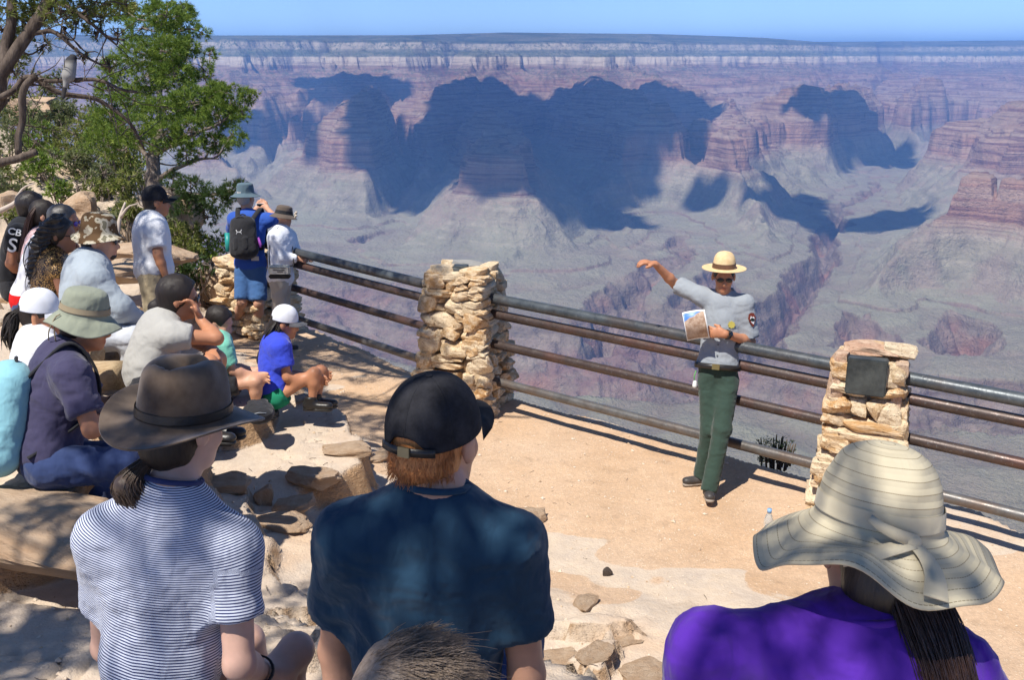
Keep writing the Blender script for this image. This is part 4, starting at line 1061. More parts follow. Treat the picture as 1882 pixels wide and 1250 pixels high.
def hair_cap(root, base, c, F, s, mat, vol=.012, back=0, low=-.04, h=.009, extra=None, name='hair', sides=True, front=.045, ear_gap=False):
    """short hair volume hugging the skull"""
    B = Body()
    def P(x, y, z): return c + s * (x * F[0] + y * F[1] + z * F[2])
    B.ell(P(0, -.016, .037), (vec(.077, .096, .084) + vol) * s, F, .02, cuts=((P(0, front, 0), nrm(F[1] * .8 - F[2] * .35)), (P(0, 0, low), -F[2])))
    B.ell(P(0, -.045, low * .6), vec(.064 + vol * .7, .062 + vol * .6, .062) * s, F, .03, cuts=((P(0, -.012, 0), F[1]),))
    if ear_gap:
        for q in (-1, 1): B.ell(P(q * .088, .004, -.014), vec(.022, .030, .040) * s, F, .01, '-')
    if extra: extra(B, P)
    V, Q = B.mesh(h); N = normals_of(V, Q); L = (V - c) @ F.T / s
    V = V + N * (.004 * s * fbm3(L * [55, 40, 10], 2, 3))[:, None]
    return bmesh_part(name, V, Q, mat, root, base)
def sunglasses(root, base, c, F, s, mat):
    def P(x, y, z): return c + s * (x * F[0] + y * F[1] + z * F[2])
    B = Body()
    for q in (-1, 1):
        B.ell(P(q * .033, .100, .000), vec(.027, .006, .019) * s, F, .004); B.cap(P(q * .060, .092, .008), P(q * .082, .0, .006), .004 * s, .003 * s, .004)
    B.cap(P(-.012, .106, .006), P(.012, .106, .006), .0035 * s, .0035 * s, .003)
    V, Q = B.mesh(.004); return bmesh_part('sunglasses', V, Q, mat, root, base)
def px_joints(D, **kw):                         # joints from sight lines: name=(px, py[, depth])
    out = {}
    for k_, v in kw.items(): out[k_] = at_depth(v[0], v[1], v[2] if len(v) > 2 else D)
    return out
# ------------------------------------------------------------------ people
SK_L = skin_mat('fair_skin', (.58, .31, .20)); SK_T = skin_mat('tanned_skin', (.48, .215, .115)); SK_B = skin_mat('brown_skin', (.33, .15, .085)); SK_P = skin_mat('pale_skin', (.62, .38, .29))
BLK_HAIR = hair_mat('black_hair', (.012, .010, .009), (.035, .025, .02)); BRN_HAIR = hair_mat('dark_brown_hair', (.008, .005, .004), (.022, .013, .009), .6); RED_HAIR = hair_mat('ginger_hair', (.36, .12, .035), (.62, .26, .08), .5, (70, 70, 8))
M_DKLENS = plain_mat('dark_lens', (.010, .010, .012), .12, .6)
M_SOLE = plain_mat('shoe_sole', (.35, .30, .25), .8, .2)

# --- the ranger
gdep = project(np.append(at_z(1305, 905, 0)[:2], 0))[2]
d0 = gdep - .03
J = px_joints(d0, head=(1330, 508, d0 - .06), neck=(1331, 542, d0), sr=(1291, 545, d0 + .04), sl=(1368, 559, d0 - .05), er=(1241, 522, d0 + .16), wr=(1204, 485, d0 + .02),
    el=(1379, 628, d0 - .02), wl=(1333, 614, d0 - .19), hip=(1318, 682, d0 + .02), hr=(1302, 700, d0 + .04), hl=(1338, 700, d0 + .0), kr=(1304, 790, d0 + .02), kl=(1327, 790, d0 - .10))
J['ar'] = at_z(1290, 872, .085); J['al'] = at_z(1303, 895, .10) + [.0, -.02, 0]
J['hdr'] = nrm(vec(-.9, -.2, .22)); J['hdl'] = nrm(vec(-1, .15, .08))
J['tr'] = nrm(vec(-.95, -.25, 0)); J['tl'] = nrm(vec(-.15, -.95, .22))
for a_, b_ in (('neck', 'hip'), ('sr', 'er'), ('er', 'wr'), ('sl', 'el'), ('el', 'wl'), ('hr', 'kr'), ('kr', 'ar'), ('hl', 'kl'), ('kl', 'al'), ('sl', 'sr')): print('ranger', a_, b_, round(float(np.linalg.norm(J[a_] - J[b_])), 2))
M_RSHIRT = cloth_mat('grey_uniform_cloth', (.30, .325, .35), (.24, .26, .285), mott=.1)
M_RPANTS = cloth_mat('green_uniform_cloth', (.036, .062, .048), (.026, .045, .035))
M_STRAW = None
n = NB('straw_felt'); M_STRAW = n.done(n.mix(n.maprange(n.noise(30, 3), .35, .65), (.66, .47, .24), (.74, .55, .31)), .75, .2, n.bump(n.noise(250, 2), .3, .002))
M_BLKL = leather_mat('black_leather', (.018, .016, .015), .35); M_DKSHOE = leather_mat('dark_boot_leather', (.045, .040, .038), .5)
face_r = nrm(vec(-.12, -1, -.10))
R_, rb_, I_ = person('park ranger in straw hat, grey shirt and green trousers at the railing, arm raised', J, face_r, dict(skin=SK_T, legs=M_RPANTS, shoe=M_DKSHOE, sole=M_SOLE), h=.0095, hh=.0062, s=.97,
    shirt=M_RSHIRT, sleeve=.90, hand=(.55, .40), hand_n=(vec(.2, .9, -.1), vec(-.1, .1, -1)), loose=.014, wr=.006, hem=.02, seed=5, girth=.93, chest_w=.90)
c, F, s = I_['c'], I_['F'], I_['s']; FT = I_['FT']; U, Fw, Rt = I_['U'], I_['Fw'], I_['Rt']; hip = J['hip']
def rP(x, y, z): return c + s * (x * F[0] + y * F[1] + z * F[2])
hc = rP(0, -.012, .060)
HF = F.copy(); HF = np.array([F[0], nrm(F[1] + F[2] * .13), nrm(F[2] - F[1] * .13)])
def fxr(x, y, z, T_, r):
    z0 = z + 0; cr = smoothstep(.10 * s, .085 * s, r) * smoothstep(.03 * s, .10 * s, z0)
    a = np.abs(np.cos(2 * T_)) ** 2; k_ = 1 - .14 * cr * (np.abs(np.sin(2 * T_)) ** 1.5) * smoothstep(.06 * s, .12 * s, z0)
    y = y * np.where(r < .1 * s, 1.13, 1.0 + .13 * np.exp(-(r - .1 * s) / .03)); return x * k_, y * k_, z - .010 * s * smoothstep(.1 * s, .2 * s, r) * np.cos(T_)
hat_mesh(R_, rb_, hc, HF, s, [(.0008, .130), (.03, .132), (.058, .118), (.076, .090), (.084, .050), (.088, .012), (.093, .004), (.12, .005), (.158, .006), (.168, .006)], M_STRAW, 'hat', 64, .004, fxr, band=(4.2, 5.2), band_mat=leather_mat('brown_band', (.10, .05, .025)))
hair_cap(R_, rb_, c, F, s, BLK_HAIR, .006, low=-.02, h=.008)
sunglasses(R_, rb_, c, F, s, M_DKLENS)
# belt, buckle, badge, patch, collar, pocket, button placket
th = np.linspace(0, 2 * np.pi, 33)
wc = hip + U * .035
g_ = .97 * s
ring = [wc + Rt * math.sin(t) * .180 * g_ + Fw * math.cos(t) * .141 * g_ for t in th]
def strap_vq(pts, w, tk, up):
    pts = np.asarray(pts, float); T_ = np.gradient(pts, axis=0); T_ /= np.linalg.norm(T_, axis=1)[:, None] + 1e-9
    up = np.broadcast_to(up, pts.shape); o = np.cross(T_, up); o /= np.linalg.norm(o, axis=1)[:, None] + 1e-9; u2 = np.cross(o, T_)
    V = np.stack([pts + u2 * w / 2 + o * tk / 2, pts + u2 * w / 2 - o * tk / 2, pts - u2 * w / 2 - o * tk / 2, pts - u2 * w / 2 + o * tk / 2], 1).reshape(-1, 3)
    k = np.arange(len(pts) - 1)[:, None]; j = np.arange(4)[None]
    Q = np.stack([k * 4 + j, k * 4 + (j + 1) % 4, (k + 1) * 4 + (j + 1) % 4, (k + 1) * 4 + j], -1).reshape(-1, 4)
    e = (len(pts) - 1) * 4; return V, np.vstack([Q, [[3, 2, 1, 0], [e, e + 1, e + 2, e + 3]]])
V, Q = strap_vq(ring, .042, .007, U); belt = bmesh_part('belt', V, Q, M_BLKL, R_, rb_)
M_BRASS = plain_mat('brass', (.62, .42, .14), .3, .5, .9); M_GOLD = plain_mat('gold_badge', (.80, .62, .12), .35, .5, .5)
V, Q = box_vq((0, 0, 0), (.055, .012, .042)); bmesh_part('buckle', V @ FT + wc + Fw * .146 * g_, Q, M_BRASS, belt, rb_, False)
def on_front(x, z, off=0.0):                    # point on the chest front, x to his right, z above the hip
    return hip + Rt * x + U * z
def front_hit(root_name_obj, p, d):             # ray against a child mesh in world space
    me = root_name_obj.data; from mathutils.bvhtree import BVHTree
    if root_name_obj.name not in _bvh:
        vs = np.empty(len(me.vertices) * 3); me.vertices.foreach_get('co', vs); vs = vs.reshape(-1, 3)
        _bvh[root_name_obj.name] = BVHTree.FromPolygons([tuple(v) for v in vs], [tuple(q.vertices) for q in me.polygons])
    b = np.array(root_name_obj.parent.location) if root_name_obj.parent else 0
    r = _bvh[root_name_obj.name].ray_cast(Vector(p - b), Vector(d))
    return (None, None) if r[0] is None else (np.array(r[0]) + b, np.array(r[1]))
_bvh = {}
shirt_o = [o for o in R_.children if o.name.startswith('shirt')][0]
def decal(pts, ox, oz, name, mat, parent, thick=.003, lift=.003, scale=1.0):
    """small flat badge laid on the shirt: 2-D outline points -> prism following the sight ray of the chest"""
    p0_ = hip + Rt * ox + U * oz + Fw * .6; hp_, nn = front_hit(shirt_o, p0_, -Fw)
    if hp_ is None: return None
    nn = nrm(nn); nn = nn if nn @ Fw > 0 else -nn; r_ = nrm(np.cross(U, nn)) * -1; r_ = nrm(np.cross(nn, U)) ; u_ = np.cross(r_, nn) * -1
    u_ = nrm(np.cross(nn, r_)); u_ = u_ if u_ @ U > 0 else -u_; r_ = nrm(Rt - nn * (Rt @ nn))
    P_ = np.array(pts, float) * scale; k = len(P_)
    bm = bmesh.new(); vs = [bm.verts.new(tuple(hp_ + r_ * a + u_ * b + nn * (lift + thick) - rb_)) for a, b in P_]; f_ = bm.faces.new(vs)
    ex = bmesh.ops.extrude_face_region(bm, geom=[f_]); 
    for v in [g for g in ex['geom'] if isinstance(g, bmesh.types.BMVert)]: v.co -= Vector(nn * thick)
    return link(name, bm_mesh(name, bm), mat, parent)
star = [(math.sin(a) * r, math.cos(a) * r) for a, r in [(i * math.pi / 8, .030 if i % 2 == 0 else .023) for i in range(16)]]
decal(star, -.080, .355, 'badge', M_GOLD, R_, .005)
poc = [(-.048, .035), (.048, .035), (.048, -.035), (.03, -.045), (-.03, -.045), (-.048, -.035)]
for sx in (-1, 1):
    for (z_, pts_) in ((.285, poc), (.305, [(-.050, .018), (.050, .018), (.05, -.002), (0, -.018), (-.05, -.002)])):
        decal(pts_, sx * .080, z_, 'pocket' if pts_ is poc else 'pocket_flap', M_RSHIRT, R_, .004 if pts_ is poc else .008)
decal([(-.012, .13), (.012, .13), (.012, -.17), (-.012, -.17)], .0, .22, 'placket', M_RSHIRT, R_, .004, .0)
for z_ in (.12, .20, .28, .345): decal([(math.sin(a) * .0065, math.cos(a) * .0065) for a in np.arange(6) * 1.047], 0, z_, 'button', plain_mat('button', (.10, .11, .12)), R_, .004, .006)
# collar: stands round the neck, two pointed wings fold down on the chest
Bc = Body(); nk_ = J['neck']
def nP(x, y, z): return nk_ + Rt * x * s + Fw * y * s + U * z * s
for sx in (-1, 1):
    ch = [nP(0, -.072, .050), nP(sx * .052, -.050, .045), nP(sx * .070, .0, .025), nP(sx * .052, .052, -.010), nP(sx * .022, .082, -.038)]
    for a_, b_ in zip(ch[:-1], ch[1:]): Bc.cap(a_, b_, .016, .016, .008)
    for t_ in (.0, .33, .66, 1.0):
        a_ = nP(sx * (.068 - .040 * t_), .012 + .066 * t_, .018 - .050 * t_); b_ = nP(sx * (.092 - .028 * t_), .055 + .030 * t_, -.028 - .040 * t_); Bc.cap(a_, b_, .011, .007, .006)
V, Q = Bc.mesh(.006); bmesh_part('collar', V, Q, M_RSHIRT, R_, rb_)
# arrowhead patch on his left sleeve
sd = nrm(J['el'] - J['sl']); pc = J['sl'] + sd * .115; out_ = nrm(vec(.30, -.95, .1)); out_ = nrm(out_ - sd * (out_ @ sd))
hp_, nn = front_hit(shirt_o, pc + out_ * .3, -out_)
if hp_ is not None:
    nn = nrm(nn) if nn @ out_ > 0 else -nrm(nn); r_ = nrm(np.cross(-sd, nn)); u_ = -sd
    def patch(pts, mat, lift, nm='sleeve_patch', par=R_):
        bm = bmesh.new(); vs = [bm.verts.new(tuple(hp_ + r_ * a + u_ * b + nn * lift - rb_)) for a, b in pts]; f_ = bm.faces.new(vs)
        ex = bmesh.ops.extrude_face_region(bm, geom=[f_])
        for v in [g for g in ex['geom'] if isinstance(g, bmesh.types.BMVert)]: v.co -= Vector(nn * .004)
        return link(nm, bm_mesh(nm, bm), mat, par)
    ar = [(-.020, .040), (0, .047), (.022, .040), (.033, .010), (.024, -.018), (.003, -.052), (-.004, -.052), (-.022, -.018), (-.032, .010)]
    pt = patch([(x * 1.06, y * 1.06) for x, y in ar], plain_mat('patch_brown', (.20, .045, .03), .8, .1), .007)
    patch([(-.018, .006), (-.008, .026), (.004, .012), (.016, .018), (.022, .002), (.018, -.016), (.004, -.040), (-.012, -.022)], plain_mat('patch_white', (.72, .72, .72), .8, .1), .010, 'emblem', pt)
    patch([(-.022, .000), (-.004, .012), (.02, -.002), (.012, -.018), (-.010, -.014)], plain_mat('patch_dark', (.02, .03, .025), .8, .1), .012, 'emblem', pt)
# watch
def watch(root, base, w, e, r=.030, M=M_BLKL, face_d=None, s_=1.0):
    d = nrm(e - w); a, b, _ = frame_of(d); cc = w + d * .022
    t = np.linspace(0, 2 * np.pi, 25); pts = [cc + (a * math.cos(x) + b * math.sin(x)) * (r + .003) for x in t]
    V, Q = strap_vq(pts, .026 * s_, .005, d); wo = bmesh_part('watch', V, Q, M, root, base)
    fd = nrm(face_d if face_d is not None else vec(0, -1, .6)); fd = nrm(fd - d * (fd @ d))
    Bw = Body(); Bw.cap(cc + fd * (r + .002), cc + fd * (r + .009), .019 * s_, .019 * s_, .002, cuts=((cc + fd * (r + .011), fd),)); V, Q = Bw.mesh(.004); bmesh_part('watch_face', V, Q, M_DKLENS, wo, base)
watch(R_, rb_, J['wl'], J['el'], .031)
# keys and white tag at the belt
kp = hip + Rt * .150 - U * .01 + Fw * .06
V, Q = tube_vq([kp, kp - U * .05 + Rt * .01, kp - U * .09], .004, 6); bmesh_part('green_cord', V, Q, plain_mat('green_cord', (.10, .35, .08)), R_, rb_)
Bk = Body(); Bk.cap(kp - U * .09, kp - U * .115, .016, .018, .004); V, Q = Bk.mesh(.005); bmesh_part('belt_tag', V, Q, plain_mat('white_plastic', (.75, .75, .72)), R_, rb_)
# booklet held in his left hand
hc_ = J['wl'] + J['hdl'] * .13
Cn = at_depth(1279, 598, project(hc_)[2] - .035)
bx = nrm(vec(.93, -.28, .22)); bz = nrm(vec(-.46, .12, 1)); bz = nrm(bz - bx * (bx @ bz)); by = np.cross(bz, bx)
Bkl = thing('booklet', 'open visitor booklet with canyon picture held in the ranger\'s hand', 'booklet', tuple(Cn))
nu = 12; u = np.linspace(-.5, .5, nu); W_, H_ = .165, .215
def page(name, off, mat, w=1.0, bend=.022):
    xs = u * W_ * w; ys = bend * (1 - (u * 2) ** 2) + off
    V = []
    for t_ in (0, .0016):
        for x, y in zip(xs, ys): V += [bx * x + by * (y + t_) - bz * H_ / 2, bx * x + by * (y + t_) + bz * H_ / 2]
    V = np.array(V); Q = []
    for k in range(nu - 1):
        a = 2 * k; Q.append([a, a + 2, a + 3, a + 1]); b_ = a + 2 * nu; Q.append([b_ + 1, b_ + 3, b_ + 2, b_]); Q.append([a, b_, b_ + 2, a + 2]); Q.append([a + 1, a + 3, b_ + 3, b_ + 1])
    Q.append([0, 1, 2 * nu + 1, 2 * nu]); e_ = 2 * nu - 2; Q.append([e_ + 1, e_, e_ + 2 * nu, e_ + 1 + 2 * nu])
    me = np_mesh(name, V, np.array(Q), True)
    uvx = np.array([(v @ bx) / W_ + .5 for v in V]); uvz = np.array([(v @ bz) / H_ + .5 for v in V]); attr(me, 'u', uvx); attr(me, 'v', uvz)
    return link(name, me, mat, Bkl)
n = NB('cover_print'); u_, v_ = n.attr('u'), n.attr('v')
skyp = n.mix(n.math('GREATER_THAN', n.math('ADD', v_, n.math('ADD', n.math('MULTIPLY', u_, -.35), n.math('MULTIPLY', n.noise(14, 3), .25))), .78), n.mix(n.maprange(n.noise(26, 4, .7), .35, .65), (.28, .17, .11), (.55, .42, .32)), (.06, .20, .55))
edge_ = n.math('MAXIMUM', n.math('GREATER_THAN', v_, .955), n.math('MAXIMUM', n.math('LESS_THAN', v_, .03), n.math('MAXIMUM', n.math('GREATER_THAN', u_, .95), n.math('LESS_THAN', u_, .03))))
M_COVER = n.done(n.mix(edge_, skyp, (.8, .8, .8)), .4, .4); M_PAPER = plain_mat('white_paper', (.8, .79, .76), .7, .2)
page('cover', -.004, M_COVER); page('pages', .004, M_PAPER, .97)
WHITE_T = cloth_mat('white_cotton', (.74, .75, .78), (.62, .64, .68)); M_BLUE = cloth_mat('royal_blue_cloth', (.035, .10, .42), (.025, .07, .32)); M_BLUESH = cloth_mat('blue_shorts_cloth', (.055, .13, .30), (.04, .10, .25))
M_KHAKI = cloth_mat('khaki_cloth', (.42, .34, .22), (.33, .27, .17)); M_TANP = cloth_mat('stone_trousers_cloth', (.50, .44, .36), (.40, .35, .28)); M_ASH = cloth_mat('ash_grey_cotton', (.42, .41, .38), (.33, .32, .30))
M_MINT = cloth_mat('mint_cotton', (.20, .55, .42), (.15, .45, .34)); M_VIO = cloth_mat('violet_blue_cloth', (.045, .075, .60), (.03, .05, .45)); M_NAVY = cloth_mat('faded_navy_cotton', (.055, .05, .10), (.04, .035, .075))
M_LBLUE = cloth_mat('light_blue_nylon', (.26, .52, .58), (.21, .45, .52), weave=200, spec=.3); M_GRYS = cloth_mat('blue_grey_shirt_cloth', (.36, .41, .45), (.29, .33, .37)); M_JEAN = cloth_mat('dark_denim', (.035, .055, .14), (.02, .035, .09))
M_BLK = cloth_mat('black_nylon', (.016, .016, .019), (.03, .03, .034), weave=200, spec=.3); M_REDC = cloth_mat('red_cotton', (.62, .025, .025), (.5, .02, .02)); n = NB('black_cap_cloth'); tt = n.math('ABSOLUTE', n.math('SUBTRACT', n.math('FRACT', n.math('DIVIDE', n.attr('theta'), math.pi / 3)), .5)); sm = n.maprange(tt, .47, .495)
M_BLKCAP = n.done(n.mix(n.maprange(n.noise(20, 5, .7), .35, .7), (.012, .012, .015), (.034, .034, .040)), .85, .15, n.bump(n.noise(500, 2), .3, .002, normal=n.bump(n.math('SUBTRACT', n.noise(9, 3), n.math('MULTIPLY', sm, .8)), .5, .008)))
M_SNEAK = plain_mat('navy_sneaker', (.03, .05, .10), .7, .3); M_WSOLE = plain_mat('white_sole', (.72, .72, .70), .7, .3); M_REDSHOE = plain_mat('red_shoe', (.55, .03, .03), .6, .3)
M_SLATEHAT = cloth_mat('slate_blue_hat_cloth', (.10, .15, .18), (.07, .11, .135)); M_OLIVE = cloth_mat('olive_hat_cloth', (.27, .29, .22), (.22, .235, .18)); M_BRNHAT = cloth_mat('brown_hat_cloth', (.13, .10, .08), (.09, .07, .055)); M_PINK = cloth_mat('pink_cloth', (.62, .42, .42), (.55, .35, .36))
n = NB('camouflage_cloth'); M_CAMO = n.done(n.ramp(n.noise(16, 2, .5), [(.42, (.12, .07, .035)), (.48, (.40, .34, .24)), (.56, (.52, .47, .36)), (.64, (.20, .18, .12))], 'CONSTANT'), .9, .15, n.bump(n.noise(300, 2), .2, .002))
M_CORD = plain_mat('cord', (.32, .26, .17), .8, .2)
FREE = {}
def limb_free(J):                               # fill joints that stay out of sight
    return J
def standing(J, sp=.10):
    h = J['hip']; rt = nrm(J['sr'] - J['sl']); J.setdefault('hl', h - rt * .09 - vec(0, 0, .02)); J.setdefault('hr', h + rt * .09 - vec(0, 0, .02)); return J
def bucket_hat(root, base, I, mat, outer, name='hat', fx=None, band=None, band_mat=None, up=.035, thick=.004, nt=56, tilt=(0, 0)):
    c, F, s = I['c'], I['F'], I['s']; f = nrm(F[1] + F[2] * tilt[0] + 0 * F[0]); r = nrm(np.cross(f, F[2] + F[0] * tilt[1])); u = np.cross(r, f)
    return hat_mesh(root, base, c + u * up * s - f * .008 * s, np.array([r, f, u]), s, outer, mat, name, nt, thick, fx, band, band_mat)
def oval(x, y, z, T_, r): return x, y * 1.16, z

# --- man in blue photographing
D = 11.3; g2 = at_z(436, 612, 0); g3 = at_z(474, 622, 0)
J = px_joints(D, head=(452, 362), neck=(456, 390), sl=(430, 403, D), sr=(494, 404, D), el=(425, 430, D + .25), er=(508, 402, D + .28), wl=(470, 385, D + .50), wr=(492, 384, D + .48), hip=(461, 494, D), hl=(447, 504, D), hr=(475, 504, D), kl=(445, 555, D - .02), kr=(476, 557, D - .02))
J['al'] = g2 + [0, 0, .09]; J['ar'] = g3 + [0, 0, .09]; J['hdl'] = vec(.6, .4, .4); J['hdr'] = vec(-.6, .4, .4); J['tl'] = nrm(vec(-.25, .95, 0)); J['tr'] = nrm(vec(-.3, .9, 0))
J['sl'][1] += .02
R_, b_, I = person('tall man in blue shirt and blue shorts with black backpack, photographing the canyon', J, (.45, 1, -.05), dict(skin=SK_L, legs=M_BLUESH, shoe=M_SNEAK, sole=M_WSOLE), h=.013, s=1.04, shirt=M_BLUE, legs='shorts', leg_len=.92, sleeve=.75, girth=1.05, seed=2, hem=-.02)
bucket_hat(R_, b_, I, M_SLATEHAT, [(.0008, .120), (.045, .120), (.075, .110), (.084, .08), (.090, .02), (.10, .006), (.125, -.012), (.150, -.022)], fx=oval)
hair_cap(R_, b_, I['c'], I['F'], I['s'], hair_mat('grey_hair', (.3, .28, .26), (.45, .42, .4)), .004, low=-.05)
for q in ('al', 'ar'):
    V, Q = tube_vq([J[q] + [0, 0, -.01], J[q] + [0, 0, .10]], .047, 12); bmesh_part('sock', V, Q, plain_mat('white_sock', (.75, .75, .75), .9, .1), R_, b_)
def backpack(label, c, FT, s, mat, strap_mat, size=(.30, .17, .46), group=None, J=None, pocket_mat=None):
    root = thing('backpack', label, 'backpack', tuple(c - FT[2] * size[2] / 2)); b = c - FT[2] * size[2] / 2
    w, d, hgt = size; B = Body(); r = .06
    for sx in (-1, 1):
        B.cap(c + FT[0] * sx * (w / 2 - .08) - FT[2] * (hgt / 2 - .09), c + FT[0] * sx * (w / 2 - .09) + FT[2] * (hgt / 2 - .10), .085, .075, .12)
    B.cap(c - FT[2] * (hgt / 2 - .10) - FT[1] * .03, c + FT[2] * (hgt / 2 - .12) - FT[1] * .02, .10, .085, .08)
    V, Q = B.mesh(.011); V = wrinkle(V, Q, .006, (8, 8, 8), 3); bmesh_part('bag', V, Q, mat, root, b)
    B = Body(); pc = c - FT[1] * .095 - FT[2] * .07; B.cap(pc - FT[0] * .045 - FT[2] * .06, pc - FT[0] * .045 + FT[2] * .03, .045, .04, .05); B.cap(pc + FT[0] * .045 - FT[2] * .06, pc + FT[0] * .045 + FT[2] * .03, .045, .04, .05)
    V, Q = B.mesh(.010); bmesh_part('front_pocket', V, Q, pocket_mat or mat, root, b)
    zp = [c - FT[1] * .105 + FT[0] * w * .36 * math.cos(t) + FT[2] * (hgt * .38 * math.sin(t) + .03) + FT[1] * .05 * abs(math.cos(t)) for t in np.linspace(.1, 3.04, 16)]
    V, Q = tube_vq(zp, .0045, 6); bmesh_part('zip', V, Q, strap_mat, root, b)
    hp = [c + FT[2] * (hgt / 2 - .04) + FT[0] * .05 * math.cos(t) + FT[2] * .05 * math.sin(t) for t in np.linspace(0, 3.14, 9)]
    V, Q = tube_vq(hp, .008, 6); bmesh_part('handle', V, Q, strap_mat, root, b)
    if J is not None:
        for q, sx in (('sl', -1), ('sr', 1)):
            a = J[q] * .62 + J['neck'] * .38
            pts = spline([c + FT[2] * hgt * .33 + FT[0] * sx * .07 + FT[1] * .04, a + FT[2] * .075 * s - FT[1] * .05, a + FT[2] * .085 * s + FT[1] * .03, a + FT[1] * .125 * s - FT[2] * .03, a + FT[1] * .13 * s - FT[2] * .20, c - FT[2] * hgt * .3 + FT[0] * sx * .16 + FT[1] * .10], 26)
            V, Q = strap_vq(pts, .052, .012, FT[0] * 1.0 + 0 * pts); bmesh_part('shoulder_strap', V, Q, strap_mat, root, b)
    return root, b
bc = J['neck'] - I['U'] * .30 - I['Fw'] * .215
BP, bb = backpack('black backpack worn by the tall man in blue', bc, I['FT'], 1.0, M_BLK, M_BLK, (.31, .18, .48), J=J)
# emblem: two interlocking arcs in pale grey
ep = bc - I['Fw'] * .118 + I['U'] * .04 + I['Rt'] * -.01; M_GREYP = plain_mat('pale_print', (.55, .55, .56), .6)
parts = []
for sg in (1, -1):
    for sx in (-1, 1):
        parts.append(tube_vq([ep + I['Rt'] * sx * .030 + I['U'] * sg * .026, ep + I['Rt'] * sx * .022 + I['U'] * sg * .004, ep + I['U'] * -sg * -.002 + I['Rt'] * sx * .0], .0045, 6))
V, Q = merge(parts); bmesh_part('emblem', V, Q, M_GREYP, BP, bb)
V, Q = tube_vq([bc - I['Rt'] * .175 - I['U'] * .16, bc - I['Rt'] * .175 + I['U'] * .05], .035, 12); o = link('water_bottle', np_mesh('water_bottle', V - bc, Q), plain_mat('teal_plastic', (.02, .28, .26), .4), loc=tuple(bc), label='teal bottle in the side pocket of the black backpack', category='bottle')
gl = [tube_vq([bc + I['Rt'] * .17 - I['U'] * .02, bc + I['Rt'] * (.185 + .012 * k) - I['U'] * (.11 + .02 * (k % 2)) - I['Fw'] * .02 * k], .010, 6) for k in range(-2, 3)]
V, Q = merge(gl); link('glove', np_mesh('glove', V - bc, Q), plain_mat('purple_cloth', (.28, .06, .38), .8), loc=tuple(bc), label='purple glove clipped to the side of the black backpack', category='glove')
# phone
pc = (J['wl'] + J['wr']) / 2 + vec(.0, .02, .03); V, Q = box_vq((0, 0, 0), (.15, .009, .075)); ph = link('phone', np_mesh('phone', V, Q, False), plain_mat('white_phone', (.7, .7, .7), .3), loc=tuple(pc), label='white phone held up by the man in blue', category='phone')
V, Q = box_vq((0, -.0052, 0), (.115, .001, .066)); link('screen', np_mesh('screen', V, Q, False), M_DKLENS, ph)
V, Q = box_vq((0, 0, 0), (.085, .004, .05)); tg = link('name_tag', np_mesh('name_tag', V, Q, False), plain_mat('pale_tag', (.5, .5, .52), .8), loc=tuple(J['hip'] + I['Rt'] * .10 - I['Fw'] * .150 + I['U'] * .10), label='small pale tag on the back of the blue shirt hem', category='tag')

# --- woman in white jacket by the railing
D = 10.9
J = px_joints(D, head=(522, 400), neck=(518, 418), sr=(506, 436, D - .12), sl=(532, 434, D + .16), er=(516, 474, D - .10), el=(545, 470, D + .18), wr=(546, 475, D - .02), wl=(556, 470, D + .12), hip=(515, 516), hr=(512, 524, D - .06), hl=(520, 524, D + .08), kr=(512, 580, D - .05), kl=(522, 578, D + .08))
J['ar'] = at_z(512, 640, .08); J['al'] = at_z(524, 634, .08); J['hdr'] = vec(.9, .2, -.2); J['hdl'] = vec(.8, .1, -.3)
J['tr'] = J['tl'] = vec(.9, .3, 0)
M_WJ = cloth_mat('white_jacket_cloth', (.76, .78, .83), (.64, .67, .74))
R_, b_, I = person('woman in white jacket and brown sun hat resting a hand on the rail', J, (.75, .6, -.2), dict(skin=SK_L, legs=M_TANP, shoe=M_DKSHOE, sole=M_SOLE), h=.013, s=.90, female=True, shirt=M_WJ, long_sleeve=True, girth=1.12, loose=.022, hem=-.10, seed=9, shirt_name='jacket')
bucket_hat(R_, b_, I, M_BRNHAT, [(.0008, .118), (.045, .116), (.078, .10), (.088, .06), (.094, .02), (.105, .004), (.130, -.018), (.150, -.035)], fx=oval, band=(3.2, 4.6), band_mat=M_BLK)
# flowers on the hat band, bag with strap
hb = I['c'] + I['F'][0] * .06 + I['F'][1] * .085 + I['F'][2] * .05
for k in range(4):
    B = Body(); q = hb + I['F'][0] * .02 * (k % 2) + I['F'][2] * .018 * (k - 1.5) + I['F'][1] * .012
    B.ell(q, (.016, .014, .014), None, .01); V, Q = B.mesh(.006); bmesh_part('hat_flower', V, Q, plain_mat('cream_cloth', (.6, .52, .42), .9), R_, b_)
hc2 = at_depth(514, 498, D - .38); BG = thing('handbag', 'cream and black crossbody bag hanging at the hip of the woman in white', 'handbag', tuple(hc2))
V, Q = box_vq((0, 0, .01), (.23, .08, .11)); me = np_mesh('bag', V, Q, False); bm = bmesh.new(); bm.from_mesh(me); bmesh.ops.bevel(bm, geom=bm.edges[:], offset=.018, segments=3, affect='EDGES'); bm.to_mesh(me); bm.free(); link('bag', me, plain_mat('cream_leather', (.62, .60, .52), .6), BG)
V, Q = box_vq((0, -.002, -.055), (.225, .085, .045)); me = np_mesh('bag_base', V, Q, False); bm = bmesh.new(); bm.from_mesh(me); bmesh.ops.bevel(bm, geom=bm.edges[:], offset=.012, segments=2, affect='EDGES'); bm.to_mesh(me); bm.free(); link('bag_base', me, M_BLKL, BG)
for zz, w in ((.045, .17), (.02, .12), (0, .06)): V, Q = box_vq((-.01 + (.17 - w) * .2, -.043, zz), (w, .006, .006)); link('trim_line', np_mesh('trim_line', V, Q, False), M_BLKL, BG)
